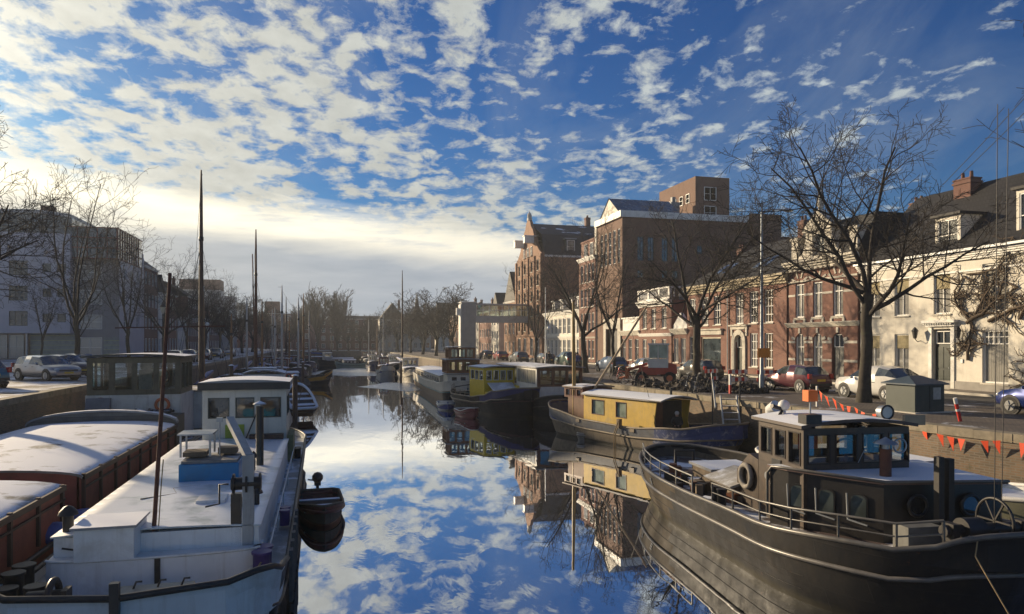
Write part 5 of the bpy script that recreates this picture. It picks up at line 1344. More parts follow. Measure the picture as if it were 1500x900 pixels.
# ---- 4. yellow cabined houseboat
def yellow_boat():
    t = boat('yellow_houseboat', 'old barge houseboat with weathered yellow cabin, snowy roof and blue bow', 14.7, 44.6, 197.5)
    L = 14.9
    H = Hull(L, 1.95, [(0,1.95),(.12,1.6),(.35,1.22),(.6,1.15),(.82,1.4),(1,1.8)], 2.6, 3.6, [(0,1.15),(.3,.75),(.7,.75),(1,1.1)], .8, .9, 2.2, 2.0)
    HB = hullmat('bleached_hull',(.24,.20,.15),.7,(.12,.10,.07),(.10,.075,.055),(.03,.03,.028)); BL = plain('scratched_blue',(.022,.04,.14),.45,.3,2,dirt=(.42,.42,.42),dscale=2.2)
    GB = plain('grey_blue_band',(.10,.11,.13),.55,.3,2.5,dirt=(.2,.17,.13))
    H.make(t, [HB, BL, GB, HULL_BLACK], lambda u,h: (3 if h < .12 else (1 if u > .72 and h > .45 else (2 if h > .6 else (HBK(u))))), plain('tan_rail',(.24,.19,.13),.6,.3,4), .06, (.58,), MATS['tan_rail'], None, BL)
    YE = plain('faded_yellow',(.62,.40,.05),.6,.15,2,streak=(.36,.25,.09),dirt=(.48,.34,.12)); BR = plain('brown_board',(.16,.07,.035),.6,.3,3,streak=(.08,.04,.02))
    x0,x1,ya,yb,z0,z1 = -.95,1.45,4.4,10.9,.8,2.62
    w = house(t, x0,ya,x1,yb-.9,z0,z1, YE, [(.75,1.55,1.9,2.42),(2.9,1.55,3.8,2.42)], (), [(.6,1.6,1.3,2.4)], plain('cabin_snow_roof',(.30,.28,.27),.6,.2,2,snow=.88), .12, .22, plain('maroon_trim',(.12,.04,.025),.5,.3,3), glassmat('pale_cabin_pane',tint=(.15,.18,.15),spec=.6), name='cabin')
    b = MB(); b.box(.55,yb-.88,z0,1.43,yb-.84,z1-.02); b.build('end_board', BR, w); b = MB(); b.box(-.86,yb-.88,z0,.53,yb-.86,z1-.02); b.build('open_doorway', plain('dark_interior',(.05,.04,.03),.8,.3,3), w)  # dark sheet on the solid end wall, painted as the shaded cabin inside
    for s_ in (-1,1):
        b = MB(); xx = x1 if s_ > 0 else x0
        b.prism([(yb-.9,z0),(yb-.3,z0),(yb-.55,z0+.7),(yb-.35,z1),(yb-.9,z1)], 'x', xx-.05, xx); b.build('wing_board', YE, w)
    n = 8; b = MB(); pr = [(x0-.12+(x1-x0+.24)*i/n, z1+.003+.22*(1-(2*i/n-1)**2)) for i in range(n+1)]; b.prism(pr+[(x,z+.08) for x,z in reversed(pr)], 'y', yb-.779, yb+.1, 0, True); b.build('porch_roof', MATS['cabin_snow_roof'], w)
    b = MB(); b.box(-1.1,ya+.1-2.0,1.0,1.2,ya-.1,2.35); o = b.build('pilot_cabin', BR, t)
    house(t, -1.1,2.1,1.2,3.95,2.353,2.95, plain('maroon_wood',(.13,.04,.025),.45,.3,3), row(.1,1.75,2.45,2.88,3,.12), row(.1,2.2,2.45,2.88,3,.12), row(.1,2.2,2.45,2.88,3,.12), plain('pilot_roof',(.2,.14,.11),.6,.3,3,snow=.6), .1, .1, None, None)
    b = MB(); b.tube([(1.1,3.0,1.0),(1.1,2.95,5.2),(1.1,2.9,8.2)], [.12,.11,.07], 10); b.build('mast', plain('yellow_spar',(.36,.22,.06),.5,.25,4,streak=(.2,.12,.05)), t)
    b = MB(); b.tube([(.6,4.0,2.6),(-2.6,5.4,7.9)], [.075,.065], 8); b.build('boom', plain('bare_spar',(.40,.28,.16),.6,.2,4), t)
    b = MB(); b.tube([(1.55,10.6,1.5),(1.1,9.4,3.3),(.5,7.5,6.4)], .012, 4); b.build('stay', IRON, t)
    b = MB(); b.cyl((-.5,9.6,2.8),(-.5,9.6,3.25),.07,n=8); b.build('stove_pipe', BLACK, t)
    rr = random.Random(4)
    for i in range(12):
        b = MB(); b.cbox((rr.uniform(-1.4,1.4), rr.uniform(11.2,13.2), 1.05+rr.uniform(0,.15)), (rr.uniform(.2,.6),rr.uniform(.2,.6),rr.uniform(.15,.4)), 0, Matrix.Rotation(rr.uniform(0,3),3,'Z')); b.build('deck_crate', [IRON,MATS.get('snowy_crate',WOOD),BLACK,WOOD][i%4], t)
    for u in (.30,.62):
        p = H.pt(u,.9,1,.02); b = MB(); b.cbox(p,(.06,.35,.18)); b.build('hawse_frame', MATS['tan_rail'], t)
    p = H.pt(.55,1,1,0); b = MB(); b.box(p[0]-.1,p[1]-.1,p[2]-.1,p[0]+.12,p[1]+.1,p[2]+.4); b.build('mooring_post', WOOD, t)
    for dx in (0,.12): 
        b = MB(); b.tube([(p[0]+.05+dx,p[1]+.1,p[2]+.3),(p[0]+.1+dx,p[1]-.2,p[2]-.4),(p[0]+.05+dx,p[1]-.25,.0)], .03, 5); b.build('hanging_rope', ROPE, t)
    return t
HBK = lambda u: 0
yellow_boat()

# ---- 5. white cabin boat behind it
def white_cabin_boat():
    t = boat('white_cabin_boat', 'white cabin houseboat with wood framed windows between the yellow boat and quay', 16.5, 66.0, 182)
    H = Hull(17.5, 2.1, [(0,1.5),(.3,1.1),(.7,1.1),(1,1.9)], 2.5, 3.2, .8, .5, .8)
    H.make(t, [HULL_BLACK], None, IRON, .06, (.6,), IRON)
    WC = plain('sunlit_white',(.66,.64,.58),.55,.1,2,streak=(.5,.45,.38))  # warm off-white paint, the same on every side
    b = MB(); b.box(-1.9,3.0,.8,1.75,14.2,2.35); b.build('cabin_base', WC, t)
    house(t, -1.9,3.0,1.75,14.2,2.353,3.75, plain('brown_window_wood',(.15,.07,.035),.45,.3,3), row(.2,11.0,2.5,3.6,7,.2), row(.15,3.5,2.5,3.6,3,.15), row(.15,3.5,2.5,3.6,3,.15), SNOWROOF2, .18, .1, None, None)
    b = MB(); b.box(1.755,9.0,.85,1.80,14.2,3.74); b.build('white_side_panel', WC, t)
    b = MB()
    for i in range(5): b.box(1.81,9.3+i*.95,2.55,1.83,10.1+i*.95,3.6)
    b.build('panel_panes', PANE_C, t)
    railing(t, [(-1.6+i*.8,15.6,1.4) for i in range(5)], .6, WHITE)
white_cabin_boat()

# ---- 6. blue bowed tug with yellow wheelhouse
def yellow_tug():
    t = boat('small_tug', 'small dark tug with blue painted bow and bright yellow wheelhouse', 12.4, 66.5, 188.5)
    H = Hull(15.4, 2.15, [(0,1.5),(.2,1.15),(.5,1.2),(.7,1.5),(.82,1.95),(1,2.3)], 3.2, 4.2, [(0,.8),(.6,.8),(1,1.4)], .8, .9)
    BLU = plain('tug_blue',(.015,.02,.11),.35,.25,2)
    H.make(t, [HULL_BLACK, BLU, plain('tug_maroon',(.07,.03,.03),.5,.3,2)], lambda u,h: 1 if u > .66 and h > .66 else (2 if .6 < h < .7 else 0), plain('tan_rail2',(.22,.18,.13),.6,.3,4), .06, (.66,), MATS['tan_rail2'], None, HULL_BLACK)
    YL = plain('tug_yellow',(.62,.46,.03),.45,.12,3)
    b = MB(); b.box(-1.35,5.4,.8,1.35,9.0,2.45); b.build('wheelhouse_base', YL, t)
    b = MB(); b.box(-1.3,9.0,.8,1.3,10.4,1.7); o = b.build('fore_trunk', YL, t); b = MB(); b.prism([(9.02,2.35),(9.06,2.4),(10.7,1.75),(10.7,1.68)], 'x', -1.1, 1.1); b.build('white_cover', plain('white_tarp',(.55,.57,.6),.7,.1,3,snow=.4), o)
    house(t, -1.35,5.4,1.35,9.0,2.453,3.6, YL, row(.2,3.4,2.6,3.4,3,.25), row(.12,2.58,2.6,3.4,4,.14), row(.2,2.5,2.6,3.4,2,.3), SNOWROOF, .12, .12, WHITE, None)
    b = MB(); b.box(-2.0,9.3,.9,-1.0,10.6,2.2); b.build('yellow_locker', YL, t)
    b = MB(); b.cyl((-1.0,4.6,.8),(-1.0,4.6,3.6),.16,n=12); b.build('funnel', BLACK, t)
    for x in (-1.5,.2):
        b = MB(); b.cyl((x,11.8,1.2),(x,11.8,1.95),.12,n=10); b.build('bollard', IRON, t)
    pts = [H.pt(u,1,1,-.1) for u in (.04,.1,.16,.24,.32,.4,.48)]; railing(t, pts, .45, MATS['tan_rail2'], .03)
    b = MB(); b.tube([(-1.6,2.2,.9),(-1.6,2.2,1.7),(.0,2.2,1.9),(1.6,2.2,1.7),(1.6,2.2,.9)], .05, 6); b.build('towing_bow', IRON, t)
yellow_tug()

# ---- 7. white barge with teal stripe
def teal_barge():
    t = boat('striped_barge', 'long white barge with teal stripe, snowy roof and wooden wheelhouse at its stern', 12.6, 65.6, -1)
    H = Hull(33, 2.25, [(0,2.1),(.1,1.75),(.5,1.5),(.9,1.75),(1,2.3)], 2.4, 4, 1.2, .5, .9, 2.6)
    WB_ = plain('barge_cream',(.62,.58,.48),.5,.12,2,streak=(.45,.38,.3)); TE = plain('teal_stripe',(.03,.13,.14),.45,.2,2); TA = plain('tan_hull',(.22,.15,.085),.6,.25,2,streak=(.1,.08,.05))
    H.make(t, [TA, TE, WB_, HULL_BLACK], lambda u,h: 2 if h > .62 else (1 if h > .5 else (3 if u < .06 else 0)), WB_, .06, (.5,), TE, None, WB_)
    b = MB(); b.box(-1.8,6,1.2,1.8,30,2.3); o = b.build('trunk', WB_, t)
    for i in range(14):
        for s_ in (-1,1):
            q = MB(); q.box(s_*1.80-.03,7+i*1.6,1.62,s_*1.80+.03,7.9+i*1.6,2.1); q.build('window', PANE, o)
    b = MB(); n = 8; pr = [(-1.9+3.8*i/n, 2.303+.25*(1-(2*i/n-1)**2)) for i in range(n+1)]; b.prism(pr+[(x,z+.06) for x,z in reversed(pr)], 'y', 5.9, 30.1, 0, True); b.build('trunk_roof', plain('barge_snow_roof',(.35,.36,.38),.6,.2,2,snow=.9), o)
    WDW = plain('wheelhouse_teak',(.24,.11,.045),.45,.3,3)
    house(t, -1.5,2.6,1.5,5.6,1.2,2.6, WB_, (), (), row(.2,2.8,1.6,2.4,3,.3), SNOWROOF2, .1, .05, None, PANE, name='aft_cabin')
    house(t, -1.6,2.5,1.6,5.9,2.75,4.0, WDW, row(.15,3.2,2.9,3.85,4,.14), row(.15,3.05,2.9,3.85,4,.14), row(.15,3.05,2.9,3.85,4,.14), SNOWROOF2, .15, .08, None, None)
    house(t, -1.3,3.2,1.3,5.7,4.1,5.2, WDW, row(.15,2.35,4.25,5.05,3,.14), row(.15,2.45,4.25,5.05,3,.14), row(.15,2.45,4.25,5.05,3,.14), plain('upper_roof',(.4,.38,.35),.6,.2,2,snow=.6), .15, .06, None, None, name='upper_wheelhouse')
teal_barge()

# ---- small open boats
def dinghy(name, label, X, Y, deg, L, B, hullm, railm, inm, motor=False, oar=False, snow=True, rr_=.04, fl=.5):
    t = boat(name, label, X, Y, deg, 'dinghy')
    H = Hull(L, B/2, [(0,fl*.95),(.5,fl*.85),(1,fl*1.35)], L*.08, L*.55, .14, .05, .3, 3.0, 1.8, .75, .8)
    H.make(t, [hullm], None, railm, rr_, (.72,), hullm, inm, inm, 24)
    for y in (L*.25,L*.5,L*.72):
        b = MB(); w = H.half(y/L)-.05; b.box(-w,y-.13,fl*.6,w,y+.13,fl*.66); b.build('thwart', SNOWROOF if snow else WOOD, t)
    if motor:
        b = MB(); b.ball((0,-.15,fl+.38),.2,10,0,1,1.25,1); b.box(-.11,-.27,fl+.1,.11,-.05,fl+.3); o = b.build('outboard_motor', BLACK, t)
        q = MB(); q.box(-.05,-.22,-.3,.05,-.1,fl+.1); q.build('motor_leg', BLACK, o); q = MB(); q.tube([(0,.05,fl+.3),(.35,.4,fl+.42)], .025, 6); q.build('tiller', BLACK, o)
    if oar:
        b = MB(); b.tube([(-.25,L*.3,fl*.9),(.5,L*1.0,fl*1.1)], .025, 6); b.cbox((.56,L*1.06,fl*1.12),(.12,.4,.03)); b.build('oar', WOOD, t)
    return t
dinghy('rowing_boat', 'brown wooden rowing boat with black outboard motor beside the white barge', -.35, 26.4, 184, 3.7, 1.5, plain('dinghy_brown',(.24,.085,.055),.45,.3,3,streak=(.10,.045,.03)), WOOD, plain('dinghy_inside',(.12,.09,.065),.7,.3,3), True)
dinghy('rowing_boat', 'small white rimmed dinghy with an oar, tilted up near the black and ochre barge', -1.75, 55.4, 16, 2.9, 2.0, plain('dinghy_umber',(.10,.055,.03),.6,.3,3), SNOW, plain('dinghy_grey',(.12,.13,.14),.6,.3,3), oar=True, fl=.55, rr_=.11)
o = bpy.data.objects['rowing_boat.001']; o.rotation_euler = (R(32), 0, R(16)); o.location.z = .35
dinghy('rowing_boat', 'red dinghy with white rim moored by the yellow tug', 10.2, 55.3, 188, 2.9, 1.5, plain('dinghy_red',(.17,.025,.03),.45,.2,3), WHITE, plain('dinghy_red_in',(.2,.05,.05),.6,.2,3), fl=.6)
dinghy('rowing_boat', 'blue and white dinghy half hidden behind the red one', 9.9, 62.2, 176, 3.0, 1.5, WHITE, WHITE, plain('dinghy_blue_in',(.05,.07,.22),.6,.2,3), fl=.6)
dinghy('rowing_boat', 'flat grey skiff lying under the yellow houseboat stern', 14.4, 40.1, 232, 3.6, 1.15, plain('skiff_grey',(.22,.22,.21),.6,.2,3), plain('skiff_rim',(.36,.34,.30),.6,.2,3), plain('skiff_inside',(.16,.15,.14),.7,.3,3), True, fl=.42)

# ---- sailing barges and other boats down both banks
def tjalk(name, label, X, Y, deg, L=15, B=2.1, hull=None, band=None, mast=14, mast_y=.6, mastm=None, cover=None, cabin=None, boom=True, wheel=False, group=None, sprit=False, seed=0, leeb=False):
    t = boat(name, label, X, Y, deg, group=group)
    H = Hull(L, B, [(0,1.55),(.15,1.2),(.5,.95),(.8,1.25),(1,2.0)], L*.2, L*.26, [(0,.8),(.5,.6),(1,1.1)], .4, .6, 2.1, 2.1)
    H.make(t, [hull or HULL_BLACK, band or hull or HULL_BLACK], lambda u,h: 1 if h > .55 else 0, WOOD if band else IRON, .06, (.55,), None, None, None, 28)
    cm = cabin or WOOD_V
    b = MB(); w = B*.72; b.box(-w,L*.2,.6,w,L*.5,1.7); o = b.build('trunk', cm, t)
    for i in range(3):
        for s_ in (-1,1):
            q = MB(); q.box(s_*w-.03,L*.23+i*L*.085,1.15,s_*w+.03,L*.28+i*L*.085,1.5); q.build('window', PANE, o)
    b = MB(); n = 6; pr = [(-w-.08+(2*w+.16)*i/n, 1.703+.2*(1-(2*i/n-1)**2)) for i in range(n+1)]; b.prism(pr+[(x,z+.06) for x,z in reversed(pr)], 'y', L*.19, L*.51, 0, True); b.build('trunk_roof', SNOWROOF, o)
    if wheel:
        house(t, -w*.8,L*.08,w*.8,L*.19,.8,3.1, cm, [(.2,2.1,L*.11-.2,2.9)], row(.15,w*1.6-.15,2.1,2.9,3,.12), row(.15,w*1.6-.15,2.1,2.9,3,.12), SNOWROOF2, .15, .08, WHITE, None)
    if cover:
        b = MB(); b.prism([(-B*.8,.8),(-B*.75,1.1),(0,2.3),(B*.75,1.1),(B*.8,.8)], 'y', L*.74, L*.92, 0, False); b.build('tarpaulin', cover, t)
    if mast:
        mm = mastm or WOOD_MAST; y = L*mast_y
        b = MB(); b.tube([(0,y,.7),(0,y,mast*.55),(0,y,mast*.9),(0,y,mast)], [.17,.15,.10,.05], 10); m_ = b.build('mast', mm, t)
        q = MB(); q.lathe([(.1,0),(.16,.05),(.16,.3),(.1,.35)], (0,y,mast*.72), 10); q.box(-.02,y-.5,mast-.25,.02,y,mast-.22); q.build('mast_fitting', IRON, m_)
        for (dx,dy,hz) in ((B*.95,-.3,.72),(-B*.95,-.3,.72),(B*.9,-1.0,.72),(-B*.9,-1.0,.72)):
            q = MB(); q.tube([(dx,y+dy,1.2),(0,y,mast*hz)], .014, 4); q.build('shroud', IRON, m_)
        q = MB(); q.tube([(0,L*.99,2.0),(0,y,mast*.95)], .014, 4); q.build('forestay', IRON, m_)
        if boom:
            q = MB(); q.tube([(0,y-.2,2.2),(0,y-L*.45,2.75)], [.1,.07], 8); q.build('boom', mm, m_); q = MB(); q.tube([(0,y-.5,2.45),(0,y-L*.22,2.75),(0,y-L*.42,2.9)], [.16,.2,.1], 8); q.build('furled_sail', cover or BLUE_T, m_)
        if sprit:
            q = MB(); q.tube([(.1,y-.3,2.0),(.5,y-1.2,mast*.86)], [.09,.05], 8); q.build('gaff', mm, m_)
    else:
        b = MB(); b.cyl((0,L*.9,1.2),(0,L*.9,2.4),.05,n=6); b.build('jackstaff', WOOD_MAST, t)
    if leeb:
        for s_ in (-1,1):
            b = MB(); b.prism([(L*.45,1.2),(L*.5,1.35),(L*.62,.9),(L*.66,.2),(L*.56,.05)], 'x', s_*(B+.05)-.05, s_*(B+.05)+.05); b.build('leeboard', WOOD_G, t)
    rr = random.Random(seed)
    for i in range(6):
        b = MB(); b.cbox((rr.uniform(-B*.7,B*.7), L*rr.uniform(.52,.9), .95+rr.uniform(0,.3)), (rr.uniform(.2,.7),rr.uniform(.2,.8),rr.uniform(.15,.5)), 0, Matrix.Rotation(rr.uniform(0,3),3,'Z')); b.build('deck_crate', [MATS['snowy_crate'],IRON,BLUE_T,WOOD][i%4], t)
    return t
BLUE_H = plain('dark_blue_hull',(.02,.03,.09),.4,.2,2); GREEN_H = plain('dark_green_hull',(.012,.032,.028),.4,.2,2); CREAM_H = plain('cream_hull',(.55,.5,.4),.5,.15,2,streak=(.35,.28,.2)); OCHRE = plain('ochre_band',(.55,.28,.03),.45,.15,2)
GREY_C = plain('pale_cabin',(.45,.46,.45),.5,.15,2)
# left bank
tjalk('sailing_barge', 'dark sailing barge with the tallest brown mast and blue tarpaulins', -8.35, 66.5, 179.5, 19, 2.3, mast=17.6, mast_y=.70, mastm=WOOD_DARK, cover=BLUE_T, seed=1)
t = boat('motor_cruiser', 'pale motor cruiser with rounded white wheelhouse behind the white barge', -5.0, 67.5, 181)
H = Hull(15.5, 2.0, [(0,1.4),(.5,1.1),(1,1.9)], 2, 4.5, .9, .4, .8); H.make(t, [GREY_C], None, WHITE, .05, (.6,), WHITE)
b = MB(); b.box(-1.5,3.5,.9,1.5,11.4,2.2); b.build('cabin', GREY_C, t)
house(t, -1.5,5,1.5,9.2,2.203,3.25, plain('cruiser_white',(.5,.53,.55),.45,.1,3), row(.2,4.0,2.35,3.1,4,.18), row(.12,2.88,2.35,3.1,3,.12), row(.12,2.88,2.35,3.1,3,.12), SNOWROOF, .1, .28, WHITE, None)
b = MB(); b.box(-.9,6.0,3.55,.9,8.3,3.72); b.build('roof_rack', SNOWROOF, t); railing(t, [(-1.2+i*.6,12.6,1.6) for i in range(5)], .6, STEEL)
tjalk('sailing_barge', 'black and ochre sailing barge lying across the canal with red life rings', -8.6, 98.0, -78, 9.4, 2.1, HULL_BLACK, OCHRE, 13.2, .30, STEEL, None, GREY_C, boom=False, seed=2, leeb=True)
o = bpy.data.objects['sailing_barge.001']; 
for y in (3.4,4.1): lifering(o, (1.56,y,1.35), 'x', RED, .28)
tjalk('sailing_barge', 'brown masted sailing barge with doubled topmast, second on the left bank', -7.1, 88.5, 178.5, 17, 2.2, mast=17.6, mast_y=.52, mastm=RUST, sprit=True, seed=3)
tjalk('sailing_barge', 'sailing barge with a short rust red mast beside the left quay', -11.0, 79.5, 179, 12, 1.8, GREEN_H, None, 10.5, .7, WOOD_MAST, BLUE_T, seed=4)
tjalk('sailing_barge', 'low barge with orange varnished mast along the left quay', -10.8, 96.0, 180, 13, 2.0, BLUE_H, None, 9.0, .6, WOOD_MAST, None, seed=5)
tjalk('sailing_barge', 'blue hulled sailing barge with grey mast far along the left bank', -7.2, 122.0, 176, 15, 2.1, BLUE_H, None, 11.0, .55, STEEL, BLUE_T, wheel=True, seed=6)
tjalk('sailing_barge', 'black sailing barge with thin grey mast moored against the left quay', -11.2, 118, 180, 16, 2.0, HULL_BLACK, None, 12.0, .6, STEEL, None, seed=7)
tjalk('sailing_barge', 'cream sailing barge among the far left masts', -11.0, 139, 180, 15, 2.1, CREAM_H, None, 13.0, .6, WOOD_DARK, BLUE_T, wheel=True, seed=8)
tjalk('sailing_barge', 'dark barge with slender mast in the far outer left row', -6.6, 146, 178, 16, 2.1, HULL_BLACK, None, 10.5, .5, WOOD_MAST, None, wheel=True, seed=9)
tjalk('sailing_barge', 'green sailing barge near the far end of the left bank', -11.0, 163, 180, 16, 2.1, GREEN_H, None, 12.5, .6, STEEL, None, seed=10)
tjalk('sailing_barge', 'blue sailing barge last in the left row before the far boats', -10.5, 184, 180, 16, 2.1, BLUE_H, None, 12.0, .6, WOOD_MAST, None, wheel=True, seed=12)
# across the far end
tjalk('moored_barge', 'dark broadside barge lying across the far end of the canal', -2.5, 183, -82, 17, 2.3, HULL_BLACK, None, 0, .5, None, None, GREY_C, wheel=True, seed=13)
tjalk('moored_barge', 'low pale green barge beyond the ice at the canal end', 1.5, 166, -80, 9, 1.6, plain('pale_green_hull',(.25,.36,.33),.5,.2,2), None, 0, seed=14, cabin=GREY_C)
tjalk('moored_barge', 'dark barge behind the broadside one at the far end', -8.0, 206, -86, 18, 2.3, GREEN_H, None, 9.5, .5, WOOD_DARK, None, wheel=True, seed=15)
# right bank beyond the striped barge
tjalk('moored_barge', 'cream cabined barge just beyond the striped white barge', 12.8, 118.5, 180, 17, 2.2, CREAM_H, None, 0, .5, None, None, CREAM_H, wheel=True, seed=16)
tjalk('sailing_barge', 'dark green sailing barge with the lone tall mast by the right bank', 12.6, 144, 181, 21, 2.5, GREEN_H, None, 18.6, .72, WOOD_DARK, None, CREAM_H, wheel=True, seed=17)
tjalk('moored_barge', 'white cabined barge behind the green sailing barge', 14.2, 163, 180, 16, 2.1, CREAM_H, None, 0, .5, None, None, WHITE, wheel=True, seed=18)
tjalk('sailing_barge', 'small cream sailing barge far along the right bank', 13.0, 185, 180, 15, 2.1, CREAM_H, None, 12.5, .6, STEEL, None, WHITE, seed=19)
tjalk('moored_barge', 'dark wheelhouse barge furthest along the right bank', 13.4, 214, 180, 18, 2.2, HULL_BLACK, None, 10.0, .5, WOOD_MAST, None, CREAM_H, wheel=True, seed=20)
for i,(x,y,mast,m,lab) in enumerate(((-4.3,118,12.5,STEEL,'slim sailing boat with grey mast in the outer left row'),(-8.6,108,11.5,WOOD_MAST,'slim sailing boat with brown mast behind the ochre barge'),(-4.0,132,14.0,WOOD_MAST,'slim sailing boat with tall brown mast past the ochre barge'),(-8.4,131,9.5,STEEL,'slim sailing boat with short grey mast in the left cluster'),(-3.6,153,12.0,STEEL,'slim sailing boat far out in the left cluster'),(-8.2,158,15.0,WOOD_DARK,'slim dark masted sailing boat far in the left cluster'),(-6.2,172,10.5,WOOD_MAST,'slim sailing boat last of the left cluster'),(9.4,128,0,WHITE,'small white cruiser outside the cream cabined barge'),(9.0,153,0,WHITE,'small white cruiser outside the green sailing barge'),(9.2,176,11.0,STEEL,'slim sailing boat with grey mast in the outer right row'),(9.8,200,0,WHITE,'small white cruiser near the far right end'))):
    tjalk('sailing_boat' if mast else 'motor_boat', lab, x, y, 180, 10.5, 1.45, [BLUE_H,CREAM_H,GREEN_H,GREY_C][i%4], None, mast, .58, m, BLUE_T if i % 2 else None, [GREY_C,WOOD_V,CREAM_H][i%3], True, not mast, None, seed=40+i)
tjalk('moored_barge', 'maroon cabined barge between the yellow tug and the right quay', 16.9, 88, 180, 17, 1.9, HULL_BLACK, None, 0, .5, None, None, plain('maroon_cabin',(.16,.04,.03),.5,.3,3), wheel=True, seed=21)
# ------------------------------------------------------------------ cars
TYRE = RUBBER
RIM = plain('alloy_rim', (.42,.43,.44), .3, .1, 5, .8)
CGLASS = glassmat('car_glass', tint=(.025,.032,.036), spec=.9)
HLAMP = plain('headlamp_glass', (.55,.57,.58), .1, .05, 3)
TLAMP = plain('tail_lamp', (.35,.012,.012), .2, .1, 3)
PLATE = plain('yellow_plate', (.65,.42,.03), .5, .05, 3)
TRIMB = plain('black_trim', (.025,.025,.026), .6, .1, 3)
def paint(name, col, metal=.35):
    return plain(name, col, .28, .06, 1.0, metal, coat=.8, dirt=tuple(c*.8+.02 for c in col), dscale=1.5)
SHAPES = {
 # f along the length from the tail, belt height, roof height, roof half width factor, side glass?, top glass?
 'hatch': [(0,.62,.62,.80,0,0),(.015,.86,.86,.82,0,0),(.05,.93,.95,.82,0,1),(.15,.95,1.36,.74,1,0),(.30,.95,1.42,.74,1,0),(.315,.95,1.425,.74,0,0),(.45,.95,1.43,.74,0,0),(.47,.95,1.43,.74,1,0),(.60,.94,1.37,.72,1,1),(.76,.92,.95,.80,0,0),(.90,.84,.86,.80,0,0),(.97,.70,.72,.78,0,0),(1,.52,.52,.72,0,0)],
 'cross': [(0,.70,.70,.80,0,0),(.015,.98,.98,.82,0,0),(.06,1.05,1.08,.80,0,1),(.20,1.12,1.46,.70,1,0),(.33,1.10,1.54,.71,1,0),(.345,1.09,1.545,.71,0,0),(.45,1.06,1.56,.72,0,0),(.47,1.06,1.56,.72,1,0),(.60,1.03,1.50,.70,1,1),(.76,1.0,1.03,.80,0,0),(.90,.95,.98,.80,0,0),(.97,.82,.84,.78,0,0),(1,.58,.58,.72,0,0)],
 'wagon': [(0,.62,.62,.82,0,0),(.012,.9,.9,.82,0,0),(.03,.95,.97,.80,0,1),(.10,.96,1.38,.74,1,0),(.28,.95,1.44,.74,1,0),(.29,.95,1.445,.74,0,0),(.42,.95,1.45,.74,0,0),(.43,.95,1.45,.74,1,0),(.58,.93,1.40,.72,1,1),(.74,.90,.93,.80,0,0),(.88,.84,.86,.80,0,0),(.965,.72,.74,.78,0,0),(1,.50,.50,.72,0,0)],
}
